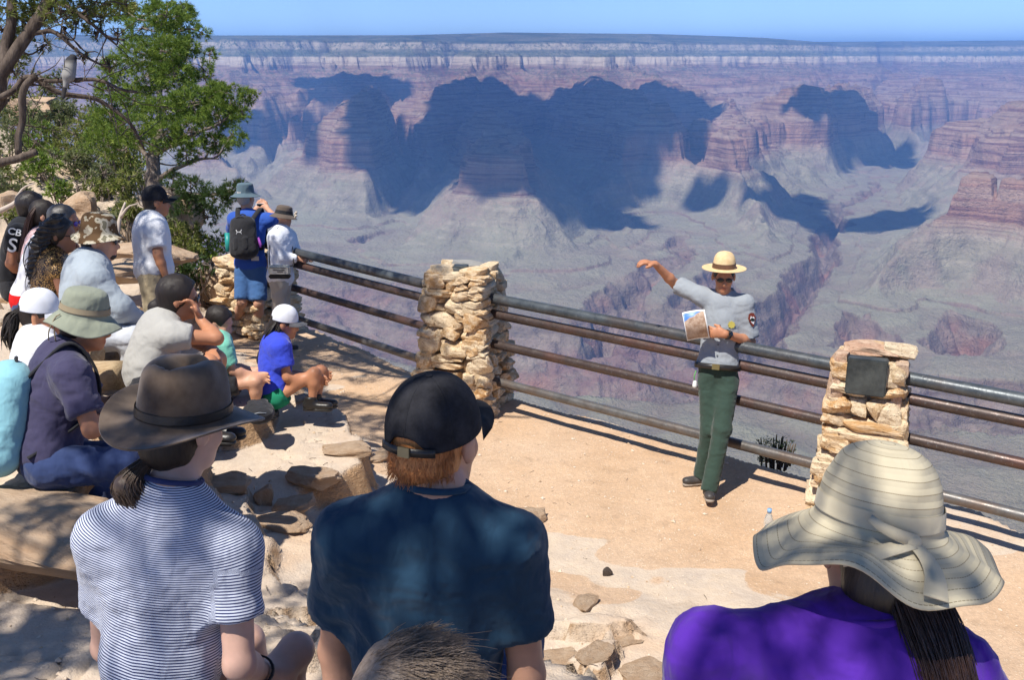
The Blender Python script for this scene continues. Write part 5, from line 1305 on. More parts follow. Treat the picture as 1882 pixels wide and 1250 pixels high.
pts = spline([hc2 + vec(-.10, 0, .05), J['sr'] + vec(-.05, -.09, -.10), J['sr'] * .7 + J['neck'] * .3 + vec(0, -.04, .065), J['sl'] * .5 + J['neck'] * .5 + vec(.05, -.02, .04), J['hip'] + vec(.17, -.05, .22), hc2 + vec(.11, 0, .05)], 30)
V, Q = strap_vq(pts, .018, .005, vec(0, 1, 0) + 0 * pts); link('strap', np_mesh('strap', V - hc2, Q), M_BLKL, BG)

# --- man standing in white T-shirt
D = 8.5
J = px_joints(D, head=(287, 372), neck=(275, 398), sr=(285, 421, D - .16), sl=(272, 415, D + .18), er=(291, 470, D - .20), el=(283, 468, D + .2), wr=(306, 512, D - .16), wl=(300, 510, D + .2), hip=(284, 508), hr=(282, 520, D - .08), hl=(286, 520, D + .10), kr=(282, 600, D - .08), kl=(292, 600, D + .1), ar=(280, 690, D + .0), al=(292, 684, D + .15))
J['tr'] = J['tl'] = vec(.9, .3, 0); J['hdr'] = vec(.3, .1, -1)
R_, b_, I = person('stocky man in white T-shirt, khaki trousers and black cap standing by the bushes', J, (.9, .42, .02), dict(skin=SK_T, legs=M_KHAKI, shoe=M_DKSHOE, sole=M_SOLE), h=.012, s=1.0, shirt=WHITE_T, girth=1.28, sleeve=.72, loose=.018, hem=-.06, seed=14)
cap_hat(R_, b_, I['c'] + I['F'][2] * .022, I['F'], I['s'], M_BLKCAP)
hair_cap(R_, b_, I['c'], I['F'], I['s'], BLK_HAIR, .004, low=-.04)

# --- seated man, camouflage hat
D = 6.2
J = px_joints(D, head=(184, 440), neck=(163, 478), sr=(172, 512, D - .18), sl=(150, 500, D + .18), er=(222, 568, D - .14), el=(215, 560, D + .26), wr=(262, 600, D + .05), wl=(262, 592, D + .26), hip=(160, 606), hr=(165, 618, D - .10), hl=(165, 612, D + .12), kr=(245, 622, D - .12), kl=(262, 612, D + .12), ar=(238, 700, D + .0), al=(262, 690, D + .2))
J['tr'] = J['tl'] = vec(.9, .1, 0); J['hdr'] = vec(.8, .1, -.5); J['hdl'] = vec(.8, .1, -.5)
R_, b_, I = person('seated man in blue-grey long-sleeved shirt and camouflage hat with a beard', J, (1, .12, -.12), dict(skin=SK_L, legs=cloth_mat('pale_grey_trousers', (.52, .54, .57), (.44, .46, .5)), shoe=M_BLKL, sole=M_SOLE), h=.012, s=1.05, shirt=M_GRYS, long_sleeve=True, girth=1.14, loose=.024, wr=.009, seed=20)
bucket_hat(R_, b_, I, M_CAMO, [(.0008, .125), (.04, .124), (.072, .112), (.085, .08), (.092, .025), (.10, .006), (.118, -.012), (.134, -.030)], fx=lambda x, y, z, T_, r: (x, y * 1.16, z + .02 * np.sin(2 * T_ + .5) * smoothstep(.1, .15, r)))
hair_cap(R_, b_, I['c'], I['F'], I['s'], BRN_HAIR, .004, low=-.05)
B = Body(); c, F, s = I['c'], I['F'], I['s']; B.ell(c + F[1] * .055 * s - F[2] * .092 * s, vec(.045, .040, .028) * s, F, .02); V, Q = B.mesh(.008); bmesh_part('beard', V, Q, BRN_HAIR, R_, b_)
sunglasses(R_, b_, c, F, s, M_DKLENS)

# --- woman with curly hair
D = 6.65
J = px_joints(D, head=(112, 432), neck=(98, 468), sr=(106, 500, D - .16), sl=(90, 490, D + .16), er=(120, 555, D - .14), el=(130, 545, D + .2), wr=(150, 545, D + .0), wl=(140, 480, D + .2), hip=(88, 580), hr=(90, 590, D - .1), hl=(90, 588, D + .1), kr=(165, 585, D - .1), kl=(170, 580, D + .1), ar=(165, 660, D), al=(172, 655, D + .15))
n = NB('gold_sequin_cloth'); vo = n.voro(120, 'F1'); M_SEQ = n.done(n.mix(n.math('GREATER_THAN', vo, .42), (.55, .32, .10), (.05, .025, .012)), .35, .6, n.bump(vo, .5, .004), metal=.4)
R_, b_, I = person('seated woman with long curly dark hair, dark glasses and gold sequin top', J, (1, .05, -.06), dict(skin=SK_B, legs=M_JEAN, shoe=M_BLKL), h=.012, s=.95, female=True, shirt=M_SEQ, sleeve=0, seed=23, girth=.95, collar=False, shirt_name='top')
sunglasses(R_, b_, I['c'], I['F'], I['s'], M_DKLENS)
hair_cap(R_, b_, I['c'], I['F'], I['s'], BLK_HAIR, .016, low=-.05)
c, F, s = I['c'], I['F'], I['s']
def hg(x, y, z): return c + (F[0] * x + F[1] * y + F[2] * z) * s
gd = [[hg(a * .06, -.02, .09), hg(a * .085, -.09, .0), hg(a * .09, -.13, -.14), hg(a * .085, -.15, -.30), hg(a * .07, -.12, -.42)] for a in (-1, -.5, 0, .5, 1)]
Bq = Body()
for g_1 in gd:
    G_ = spline(g_1, 8)
    for a_, b1_ in zip(G_[:-1], G_[1:]): Bq.cap(a_, b1_, .050 * s, .045 * s, .03)
V, Q = Bq.mesh(.009); N_ = normals_of(V, Q); V = V + N_ * (.020 * fbm3(V * 26, 3, 3) + .010 * np.sin(V[:, 2] * 190 + 4 * vn3(V * 14, 2)))[:, None]; bmesh_part('curls', V, Q, BLK_HAIR, R_, b_)
V, Q = guide_hair(gd, 260, .004, .065, 4, 20, .8); bmesh_part('loose_curls', V, Q, BLK_HAIR, R_, b_)
# --- man behind her in red and white shirt
D = 6.95
J = px_joints(D, head=(118, 408), neck=(92, 436), sr=(68, 462, D - .2), sl=(85, 455, D + .2), er=(72, 520, D - .22), el=(100, 510, D + .2), wr=(120, 548, D), wl=(130, 545, D + .2), hip=(54, 565), hr=(58, 575, D - .1), hl=(60, 572, D + .1), kr=(150, 580, D - .1), kl=(155, 575, D + .1), ar=(150, 640, D), al=(155, 640, D + .1))
n = NB('red_and_white_cloth'); zc = n.sep(n.tc.outputs['Object'])[2]; M_RW = n.done(n.mix(n.math('GREATER_THAN', zc, .50), (.62, .02, .02), (.74, .74, .76)), .9, .1)
R_, b_, I = person('seated short-haired man in red and white shirt behind the curly-haired woman', J, (1, -.05, -.08), dict(skin=SK_T, legs=M_JEAN, shoe=M_BLKL), h=.013, s=1.0, shirt=M_RW, seed=31, girth=1.1)
hair_cap(R_, b_, I['c'], I['F'], I['s'], hair_mat('dark_grey_hair', (.05, .045, .04), (.12, .11, .10)), .006, low=-.03)
sunglasses(R_, b_, I['c'], I['F'], I['s'], plain_mat('violet_lens', (.08, .03, .35), .15, .6))
# --- woman with long straight hair
D = 7.5
J = px_joints(D, head=(67, 396), neck=(60, 428), sr=(52, 452, D - .15), sl=(66, 446, D + .15), er=(60, 500, D - .15), el=(80, 498, D + .15), wr=(95, 520, D), wl=(98, 518, D + .1), hip=(45, 545), hr=(48, 555, D - .1), hl=(50, 552, D + .1), kr=(110, 560, D - .1), kl=(115, 556, D + .1), ar=(110, 620, D), al=(115, 620, D + .1))
J = {k_: v_ + vec(.065, 0, 0) for k_, v_ in J.items()}
R_, b_, I = person('woman with long straight brown hair and pink top seated among the group at left', J, (1, .25, -.1), dict(skin=SK_L, legs=M_JEAN, shoe=M_BLKL), h=.013, s=.92, female=True, shirt=M_PINK, seed=36)
hair_cap(R_, b_, I['c'], I['F'], I['s'], BRN_HAIR, .012, low=-.05, front=.06)
c, F, s = I['c'], I['F'], I['s']
gd = [[hg(a * .06, -.05, .08), hg(a * .085, -.10, -.02), hg(a * .09, -.13, -.16), hg(a * .10, -.16, -.36), hg(a * .08, -.17, -.52)] for a in (-1, -.3, .3, 1)]
n = NB('sun_lightened_hair'); zz = n.sep(n.tc.outputs['Object'])[2]; M_OMB = n.done(n.mix(n.maprange(zz, .75, .35), (.04, .018, .012), (.30, .17, .08)), .45, .4)
V, Q = guide_hair(gd, 420, .005, .035, 6, 14, .1); bmesh_part('long_hair', V, Q, M_OMB, R_, b_)
# --- man in black jersey
D = 7.9
J = px_joints(D, head=(60, 382), neck=(46, 410), sr=(30, 432, D - .2), sl=(48, 425, D + .2), er=(20, 485, D - .2), el=(60, 482, D + .2), wr=(50, 515, D), wl=(80, 512, D + .1), hip=(22, 525), hr=(25, 535, D - .1), hl=(28, 532, D + .1), kr=(90, 545, D - .1), kl=(95, 540, D + .1), ar=(90, 600, D), al=(95, 600, D + .1))
R_, b_, I = person('black-haired man in black jersey with white lettering, farthest left in the group', J, (1, .35, 0), dict(skin=SK_T, legs=M_BLK, shoe=M_BLKL), h=.013, s=1.0, shirt=cloth_mat('black_jersey_cloth', (.014, .014, .016)), seed=41, girth=1.08)
hair_cap(R_, b_, I['c'], I['F'], I['s'], BLK_HAIR, .016, low=-.06)
# lettering on its back
def lettering(txt, size, p, r_, u_, mat, parent, base, name='lettering'):
    cu = bpy.data.curves.new('t', 'FONT'); cu.body = txt; cu.size = size; cu.extrude = .002; cu.align_x = 'CENTER'; cu.align_y = 'CENTER'; cu.offset = .0012
    to = bpy.data.objects.new('t', cu); COL.objects.link(to); dg = bpy.context.evaluated_depsgraph_get(); me = bpy.data.meshes.new_from_object(to.evaluated_get(dg)); bpy.data.objects.remove(to)
    nn = np.cross(r_, u_); Mx = Matrix(((r_[0], u_[0], nn[0], p[0] - base[0]), (r_[1], u_[1], nn[1], p[1] - base[1]), (r_[2], u_[2], nn[2], p[2] - base[2]), (0, 0, 0, 1))); me.transform(Mx); me.materials.clear()
    return link(name, me, mat, parent)
FT = I['FT']; sh_ = [o for o in R_.children if o.name.startswith('shirt')][0]
bk = -I['Fw']; M_WPR = plain_mat('white_print', (.78, .78, .78), .7, .2)
vd = nrm(np.array([0, 0, CZ]) - J['neck'])
for txt, sz, dz_, sx_ in (('CB', .075, .36, .08), ('S', .15, .20, .08)):
    rd = nrm(ray(*(((27, 428)) if txt == 'CB' else (24, 452)))); hp_, nn = front_hit(sh_, vec(0, 0, CZ) + rd * 4.0, rd)
    if hp_ is not None:
        nn = nrm(nn); nn = nn if nn @ vd > 0 else -nn; u_ = nrm(I['U'] - nn * (I['U'] @ nn)); r_ = np.cross(u_, nn); print('LEN letter', txt, hp_); lettering(txt, sz, hp_ + nn * .018, r_, u_, M_WPR, R_, b_)
# --- woman in ash grey shirt, hand at her chin
D = 5.45
J = px_joints(D, head=(330, 548), neck=(298, 592), sr=(322, 618, D - .16), sl=(300, 600, D + .18), er=(398, 622, D - .10), el=(385, 640, D + .24), wr=(368, 588, D - .02), wl=(400, 665, D + .05), hip=(268, 702), hr=(275, 712, D - .1), hl=(278, 706, D + .12), kr=(385, 668, D - .1), kl=(400, 662, D + .14), ar=(380, 790, D - .1), al=(400, 780, D + .1))
J['hdr'] = vec(-.35, .1, .9); J['hdl'] = vec(.3, -.4, -.7); J['tr'] = J['tl'] = vec(.9, -.1, 0)
R_, b_, I = person('woman in ash grey T-shirt with low dark bun, chin propped on her hand', J, (1, .22, -.08), dict(skin=SK_T, legs=cloth_mat('dark_shorts_cloth', (.03, .03, .035)), shoe=M_BLKL), h=.011, hh=.009, s=.98, female=True, shirt=M_ASH, legs='shorts', leg_len=.35, sleeve=.40, loose=.018, seed=51, hand=(.9, .5), girth=1.0)
hair_cap(R_, b_, I['c'], I['F'], I['s'], BRN_HAIR, .018, low=-.06, extra=lambda B, P: (B.ell(P(0, -.130, -.060), (.040, .040, .045), None, .03)))
c, F, s = I['c'], I['F'], I['s']; sunglasses(R_, b_, c, F, s, M_DKLENS)
t_ = np.linspace(0, 6.28, 19); V, Q = tube_vq([hg(.018 * math.cos(a), -.103 + .006 * math.sin(a), -.05) + F[2] * .018 * math.sin(a) for a in t_], .004, 6, False); bmesh_part('hair_tie', V, Q, plain_mat('white_elastic', (.7, .7, .7)), R_, b_)
# --- girl in mint shirt
D = 7.1
J = px_joints(D, head=(404, 592), neck=(402, 622), sr=(410, 640, D - .12), sl=(398, 634, D + .12), er=(428, 682, D - .10), el=(430, 676, D + .14), wr=(465, 690, D - .05), wl=(468, 682, D + .12), hip=(403, 706), hr=(405, 712, D - .08), hl=(405, 710, D + .1), kr=(470, 702, D - .08), kl=(474, 696, D + .12), ar=(470, 752, D), al=(476, 748, D + .1))
J['tr'] = J['tl'] = vec(.9, -.1, 0); J['hdr'] = J['hdl'] = vec(.9, 0, -.1)
R_, b_, I = person('girl in mint green shirt with dark hair looking down, seated between the women', J, (1, -.15, -.35), dict(skin=SK_L, legs=M_BLK, shoe=M_BLKL), h=.010, s=.91, female=True, shirt=M_MINT, legs='shorts', leg_len=.5, sleeve=.75, seed=55, girth=.85)
hair_cap(R_, b_, I['c'], I['F'], I['s'], BRN_HAIR, .012, low=-.06, extra=lambda B, P: (B.ell(P(0, -.10, -.06), (.035, .05, .05), None, .03)))
# --- girl in blue shirt with cap
D = 7.25
J = px_joints(D, head=(524, 594), neck=(508, 622), sr=(516, 642, D - .13), sl=(498, 636, D + .13), er=(528, 694, D - .12), el=(528, 690, D + .16), wr=(570, 697, D - .04), wl=(578, 690, D + .1), hip=(502, 728), hr=(506, 734, D - .08), hl=(508, 730, D + .1), kr=(578, 686, D - .08), kl=(588, 682, D + .08), ar=(574, 736, D - .05), al=(584, 731, D + .08))
J['tr'] = J['tl'] = vec(.9, -.1, 0); J['hdr'] = J['hdl'] = vec(.9, .1, -.1)
R_, b_, I = person('girl in bright blue shirt and white mesh cap, seated on the rock ledge', J, (1, .05, -.18), dict(skin=SK_T, legs=plain_mat('green_shorts_cloth', (.02, .22, .12), .9, .1), shoe=M_BLKL), h=.010, s=.92, female=True, shirt=M_VIO, legs='shorts', leg_len=.22, sleeve=.62, loose=.022, seed=60, girth=.90, hem=-.12)
M_GMESH = plain_mat('grey_cap_mesh', (.35, .38, .50), .9, .1); M_WCAP = plain_mat('white_cap_cloth', (.75, .76, .80), .9, .1)
cap_hat(R_, b_, I['c'] + I['F'][2] * .02, I['F'], I['s'], M_WCAP, plain_mat('grey_brim_cloth', (.13, .13, .14), .9, .1))
hair_cap(R_, b_, I['c'], I['F'], I['s'], BLK_HAIR, .008, low=-.06)
c, F, s = I['c'], I['F'], I['s']
gd = [[hg(a * .06, -.05, .03), hg(a * .08, -.09, -.06), hg(a * .08, -.12, -.16), hg(a * .09, -.14, -.30)] for a in (-1, -.3, .3, 1)] + [[hg(.07, -.02, .0), hg(.085, -.02, -.08), hg(.09, -.02, -.18), hg(.10, .0, -.24)]]
V, Q = guide_hair(gd, 420, .0045, .030, 8, 14, .12); bmesh_part('long_hair', V, Q, BLK_HAIR, R_, b_)
Bq = Body(); Bq.cap(hg(0, -.07, .0), hg(0, -.125, -.16), .07, .065, .03, sq=(F[1], .6)); Bq.cap(hg(0, -.125, -.16), hg(0, -.16, -.32), .065, .05, .03, sq=(F[1], .5)); V, Q = Bq.mesh(.010); N_ = normals_of(V, Q); V = V + N_ * (.008 * fbm3(V * [60, 60, 9], 2, 3))[:, None]; bmesh_part('hair_mass', V, Q, BLK_HAIR, R_, b_)
# small pack on the ledge beside her
pc = at_depth(476, 764, 6.75) + vec(0, 0, -.02); FTp = np.array([nrm(vec(1, .2, 0)), nrm(vec(.05, -.3, -1)), nrm(vec(-.2, 1, -.3))]); FTp = np.array([nrm(vec(.9, .25, 0)), vec(0, 0, -1), nrm(vec(.25, -.9, 0))])
dp_, _b = backpack('black and grey daypack lying on the ledge behind the girl in blue', pc + vec(0, 0, .02), FTp, 1, M_BLK, plain_mat('grey_trim', (.35, .38, .42), .7), (.24, .10, .30)); dp_.scale = (.8, .8, .5)

# --- man in navy shirt, olive hat
D = 4.62
J = px_joints(D, head=(137, 594), neck=(98, 640), sr=(112, 690, D - .18), sl=(96, 664, D + .20), er=(148, 790, D - .20), el=(165, 750, D + .28), wr=(200, 756, D + .02), wl=(200, 736, D + .28), hip=(62, 850), hr=(75, 862, D - .09), hl=(78, 850, D + .13), kr=(205, 850, D - .12), kl=(228, 838, D + .16), ar=(170, 925, D + .02), al=(195, 885, D + .3))
J = {k_: v_ + vec(.05, 0, 0) for k_, v_ in J.items()}
J['hdr'] = vec(.9, .15, .25); J['hdl'] = vec(.9, -.1, .1); J['tr'] = vec(.95, -.2, 0); J['tl'] = vec(.95, .1, 0)
R_, b_, I = person('man in faded navy T-shirt and olive bucket hat, seated low at left', J, (1, .12, -.22), dict(skin=SK_T, legs=M_JEAN, shoe=M_REDSHOE, sole=M_WSOLE), h=.010, hh=.008, s=1.03, shirt=M_NAVY, legs='trousers', sleeve=.72, loose=.018, wr=.012, seed=65, hand=(.6, .5), girth=1.08, hem=-.04)
bucket_hat(R_, b_, I, M_OLIVE, [(.0008, .128), (.045, .126), (.074, .112), (.086, .075), (.092, .03), (.098, .006), (.118, -.012), (.146, -.045)], fx=lambda x, y, z, T_, r: (x, y * 1.15, z + .014 * np.sin(3 * T_ + 1) * smoothstep(.1, .15, r)), band=(3.6, 4.3), band_mat=M_CORD)
hair_cap(R_, b_, I['c'], I['F'], I['s'], BRN_HAIR, .004, low=-.05)
c, F, s = I['c'], I['F'], I['s']
for k in range(2): V, Q = tube_vq(spline([hg(.075, -.09, .045), hg(.095, -.105, .03), hg(.10 + .01 * k, -.10 - .02 * k, -.03), hg(.098, -.09 - .03 * k, -.075)], 10), .003, 5); bmesh_part('hat_cord', V, Q, M_CORD, R_, b_)
watch(R_, b_, J['wl'], J['el'], .032)
bc = J['neck'] - I['U'] * .34 - I['Fw'] * .19
backpack('pale blue backpack worn by the man in olive hat', bc, I['FT'], 1.0, M_LBLUE, M_BLK, (.31, .19, .52), J=J)
# --- person with white cap behind him
D = 5.15
J = px_joints(D, head=(76, 578), neck=(70, 612), sr=(90, 640, D - .14), sl=(75, 630, D + .16), er=(165, 712, D + .0), el=(150, 705, D + .25), wr=(142, 650, D + .02), wl=(140, 650, D + .2), hip=(50, 770), hr=(52, 778, D - .1), hl=(56, 775, D + .1), kr=(150, 780, D - .05), kl=(160, 775, D + .12), ar=(150, 860, D), al=(160, 855, D + .1))
J['hdr'] = vec(-.2, .1, 1); J['hdl'] = vec(-.2, .1, 1)
R_, b_, I = person('woman in white cap with ponytail, half hidden behind the man in navy', J, (1, .1, -.1), dict(skin=SK_T, legs=M_JEAN, shoe=M_BLKL), h=.011, s=.93, female=True, shirt=WHITE_T, sleeve=.5, seed=71, hand=(1.0, 1.0))
cap_hat(R_, b_, I['c'] + I['F'][2] * .02, I['F'], I['s'], M_WCAP)
hair_cap(R_, b_, I['c'], I['F'], I['s'], BRN_HAIR, .008, low=-.05)
c, F, s = I['c'], I['F'], I['s']
gd = [[hg(a * .01, -.10, .02), hg(a * .02, -.15, -.02), hg(a * .035, -.17, -.12), hg(a * .035, -.16, -.22)] for a in (-1, 0, 1)]
V, Q = guide_hair(gd, 200, .005, .03, 9, 12, .3); bmesh_part('ponytail', V, Q, BRN_HAIR, R_, b_)
# log benches
n = NB('log_wood'); M_LOG = n.done(n.mix(n.maprange(n.noise(5, 4, .7, vec=n.mapping(scale=(1, 12, 12))), .3, .7), (.30, .20, .11), (.52, .40, .25)), .85, .2, n.bump(n.noise(9, 5, .7, vec=n.mapping(scale=(1, 10, 10))), .6, .01))
for (a, b, d_, r, lab) in (((178, 655), (95, 640), 5.9, .075, 'short sawn log under the man in camouflage hat'), ((225, 690), (130, 690), 5.6, .085, 'lower weathered log beside the woman in ash grey')):
    p_, q_ = at_depth(*a, d_), at_depth(*b, d_ + .1); V, Q = tube_vq([p_ + (q_ - p_) * t for t in np.linspace(0, 1, 8)], r, 18); V = V + .006 * fbm3(V * 9, 2, 5)[:, None]
    o = link('log', np_mesh('log', V - p_, Q), M_LOG, loc=tuple(p_), label=lab, category='log', group='log seats')
# ------------------------------------------------------------------ the three viewers in front, seen from behind
# --- man in dark teal T-shirt and black cap
D = 2.05
J = px_joints(D, head=(803, 806, D), neck=(800, 905, D - .03), sl=(642, 990, D - .01), sr=(938, 1006, D - .01), el=(618, 1195, D + .20), er=(968, 1240, D + .08), wl=(650, 1440, D + .28), wr=(930, 1450, D + .28), hip=(775, 1400, D + .16))
hl_ = J['hip']; rt = nrm(J['sr'] - J['sl']); fw = vec(0, 1, 0)
def sit(J, L=.42, drop=.40, spread=.12, fw=vec(0, 1, 0), s=1.0):
    h = J['hip']; rt = nrm(J['sr'] - J['sl']); J['hl'] = h - rt * .09 * s; J['hr'] = h + rt * .09 * s
    J['kl'] = J['hl'] + fw * L - rt * spread + vec(0, 0, .04); J['kr'] = J['hr'] + fw * L + rt * spread + vec(0, 0, .04)
    J['al'] = J['kl'] + fw * .06 - vec(0, 0, drop); J['ar'] = J['kr'] + fw * .06 - vec(0, 0, drop); J['tl'] = J['tr'] = fw; return J
sit(J)
for a_, b_ in (('neck', 'hip'), ('sr', 'er'), ('er', 'wr'), ('sl', 'sr')): print('LEN man', a_, b_, round(float(np.linalg.norm(J[a_] - J[b_])), 2))
M_TEAL = cloth_mat('dark_teal_cotton', (.016, .048, .088), (.011, .034, .064), weave=700, folds=1.0)
R_, b_, I = person('broad man in dark teal T-shirt and black cap, seated centre front, back turned', J, (.52, 1, -.10), dict(skin=SK_L, legs=M_JEAN, shoe=M_BLKL), h=.009, hh=.007, s=1.0, shirt=M_TEAL, sleeve=.62, loose=.013, girth=1.04, wr=.009, seed=81, hem=-.10)
c, F, s = I['c'], I['F'], I['s']
cap_hat(R_, b_, c + F[2] * .014 - F[1] * .004, np.array([F[0], nrm(F[1] + F[2] * .20), nrm(F[2] - F[1] * .20)]), s, M_BLKCAP, size=1.01, hole=True)
hair_cap(R_, b_, c, F, s, RED_HAIR, .007, low=-.062, h=.006, front=.035, ear_gap=True)
# short strands at the nape and temples
rs = np.random.RandomState(5); P0, Dd = [], []
for k in range(900):
    a = rs.uniform(-1.15, 1.15); z = rs.uniform(-.060, .03); r = .086
    p = hg(math.sin(a) * r * .93, -.018 - math.cos(a) * r * 1.02, z - .004); P0.append(p); Dd.append(nrm((p - hg(0, -.01, z)) * .55 - F[2] * .095))
V, Q = strands(P0, Dd, rs.uniform(.012, .024, 900), 900, .0010, .10, 6, 4); bmesh_part('hair_strands', V, Q, RED_HAIR, R_, b_)
# strap and buckle over the gap of the cap
t = np.linspace(-.62, .62, 14); pts = [c + F[2] * .006 * s + F[0] * math.sin(a) * .106 * s - F[1] * (math.cos(a) * .122 + .006) * s for a in t]
V, Q = strap_vq(pts, .017, .003, F[2]); st_ = bmesh_part('cap_strap', V, Q, M_BLKL, R_, b_)
V, Q = box_vq((0, 0, 0), (.026, .006, .020)); bmesh_part('buckle', V @ F + pts[7] - F[1] * .003, Q, plain_mat('dull_brass', (.22, .20, .13), .4, .5, .7), st_, b_, False)

# --- woman in striped T-shirt and brown felt hat
D = 2.28
J = px_joints(D, head=(338, 782, D), neck=(318, 892, D - .02), sl=(192, 988, D + .0), sr=(428, 1006, D - .02), el=(196, 1190, D + .22), er=(440, 1222, D + .0), wl=(330, 1290, D + .40), wr=(480, 1235, D + .26), hip=(285, 1385, D + .12))
sit(J, .40, .42, .02, nrm(vec(.42, .9, 0)), .92)
J['kr'] = at_depth(545, 1195, D + .38); J['kl'] = at_depth(455, 1178, D + .50); J['ar'] = J['kr'] + vec(-.12, .12, -.38); J['al'] = J['kl'] + vec(.05, .05, -.38)
for a_, b_ in (('neck', 'hip'), ('sr', 'er'), ('er', 'wr'), ('sl', 'sr'), ('hr', 'kr')): print('LEN woman', a_, b_, round(float(np.linalg.norm(J[a_] - J[b_])), 2))
J['hdr'] = vec(.2, .5, -.6)
M_STR = cloth_mat('striped_cotton', (.66, .70, .80), (.58, .62, .72), weave=700, stripes=(.0072, .46, (.035, .045, .13)), folds=.8)
R_, b_, I = person('woman in navy and white striped T-shirt, brown felt hat and ponytail, back turned', J, (.62, .9, -.22), dict(skin=SK_P, legs=M_BLK, shoe=M_BLKL), h=.0088, hh=.0075, s=.94, female=True, shirt=M_STR, legs='shorts', leg_len=.35, sleeve=.58, loose=.013, girth=1.0, wr=.006, seed=91, hem=-.12)
c, F, s = I['c'], I['F'], I['s']
n = NB('brown_felt'); M_FELT = n.done(n.mix(n.maprange(n.noise(9, 4, .65), .35, .7), (.070, .046, .032), (.15, .11, .08)), .85, .15, n.bump(n.noise(300, 3, .7), .25, .002), **{'Sheen Weight': .3})
def felt(x, y, z, T_, r):
    cr = smoothstep(.102 * s, .09 * s, r); up_ = smoothstep(.05 * s, .13 * s, z) * cr
    pinch = 1 - .30 * up_ * np.exp(-((np.abs(T_ - np.pi) - np.pi * .72) / .42) ** 2)
    dent = .030 * s * np.exp(-(x / (.022 * s)) ** 2) * smoothstep(.10 * s, .128 * s, z) * (y > -.06 * s)
    y2 = y * np.where(r < .1 * s, 1.20, 1 + .20 * np.exp(-(r - .1 * s) / .05))
    bo = smoothstep(.1 * s, .20 * s, r)
    return x * pinch, y2, z - dent + bo * .034 * s * np.abs(np.sin(T_)) ** 2.0 - bo * .030 * s * np.abs(np.cos(T_)) ** 2
hf = nrm(F[1] + F[2] * .12); hr_ = nrm(np.cross(hf, F[2] + F[0] * .08)); HF = np.array([hr_, hf, np.cross(hr_, hf)])
hat_mesh(R_, b_, c + HF[2] * .022, HF, s * 1.06, [(.0008, .132), (.034, .136), (.064, .132), (.082, .108), (.089, .06), (.093, .024), (.096, .006), (.108, -.001), (.138, -.002), (.164, .0), (.176, .001)], M_FELT, 'hat', 96, .004, felt, band=(4.7, 5.6), band_mat=M_BLKL)
# stitched line on the band
HC = c + HF[2] * .022
hair_cap(R_, b_, c, F, s, BRN_HAIR, .010, low=-.075, h=.008, front=.04)
tb = hg(-.030, -.108, -.118)
gd = [[hg(-.02 + a * .008, -.075, -.08), tb + F[0] * a * .006, tb - F[1] * .018 + F[0] * a * .014 + F[2] * -.03, tb + F[1] * .004 + F[0] * a * .026 - vec(0, 0, .08), tb + F[1] * .02 + F[0] * a * .022 - vec(0, 0, .150)] for a in (-1, -.4, .4, 1)]
M_PONY = hair_mat('brown_hair', (.05, .032, .022), (.14, .09, .06), .4)
V, Q = guide_hair(gd, 1300, .0012, .030, 12, 11, .08); bmesh_part('ponytail', V, Q, M_PONY, R_, b_)
Bq = Body(); Bq.cap(tb - F[1] * .004, tb - F[1] * .02 - F[2] * .02, .014, .020, .01); Bq.cap(tb - F[1] * .02 - F[2] * .02, tb - vec(0, 0, .115) + F[1] * .01, .024, .014, .02); V, Q = Bq.mesh(.006); bmesh_part('ponytail_core', V, Q, M_PONY, R_, b_)
th = np.linspace(0, 6.28, 19); tcen = tb; ax_ = nrm(-F[1] - F[2] * .8); a_, bb_, _ = frame_of(ax_)
V, Q = tube_vq([tcen + (a_ * math.cos(x) + bb_ * math.sin(x)) * .017 for x in th], .005, 6, False); bmesh_part('hair_tie', V, Q, M_BLK, R_, b_)
pts = [J['wr'] + (J['er'] - J['wr']) * .16 + v for v in (0,)]
d_ = nrm(J['er'] - J['wr']); a_, bb_, _ = frame_of(d_); V, Q = strap_vq([J['wr'] + d_ * .035 + (a_ * math.cos(x) + bb_ * math.sin(x)) * .036 for x in th], .022, .005, d_); bmesh_part('wristband', V, Q, M_BLK, R_, b_)

# --- woman in purple, wide sun hat
D = 1.62
J = px_joints(D, head=(1600, 1000, D + .03), neck=(1590, 1140, D), sl=(1305, 1200, D + .0), sr=(1745, 1250, D + .0), el=(1255, 1480, D), er=(1860, 1500, D), wl=(1400, 1650, D + .25), wr=(1700, 1660, D + .25), hip=(1560, 1640, D + .16))
sit(J, .42, .40, .10)
M_PURP = cloth_mat('violet_cotton', (.085, .022, .33), (.062, .016, .25), weave=800, folds=1.0)
R_, b_, I = person('woman in purple T-shirt and wide cream sun hat with bow, seated front right', J, (-.10, 1, -.12), dict(skin=SK_L, legs=M_BLK, shoe=M_BLKL), h=.009, hh=.009, s=.97, female=True, shirt=M_PURP, sleeve=.7, loose=.014, girth=1.22, wr=.010, seed=101, chest_w=1.05)
c, F, s = I['c'], I['F'], I['s']
n = NB('sun_hat_cloth'); al = n.attr('along'); tt_ = n.attr('theta')
ln = n.math('LESS_THAN', n.math('ABSOLUTE', n.math('SUBTRACT', n.math('FRACT', n.math('DIVIDE', al, .0205)), .5)), .040)
dash = n.math('LESS_THAN', n.math('FRACT', n.math('MULTIPLY', tt_, 26.0)), .80)
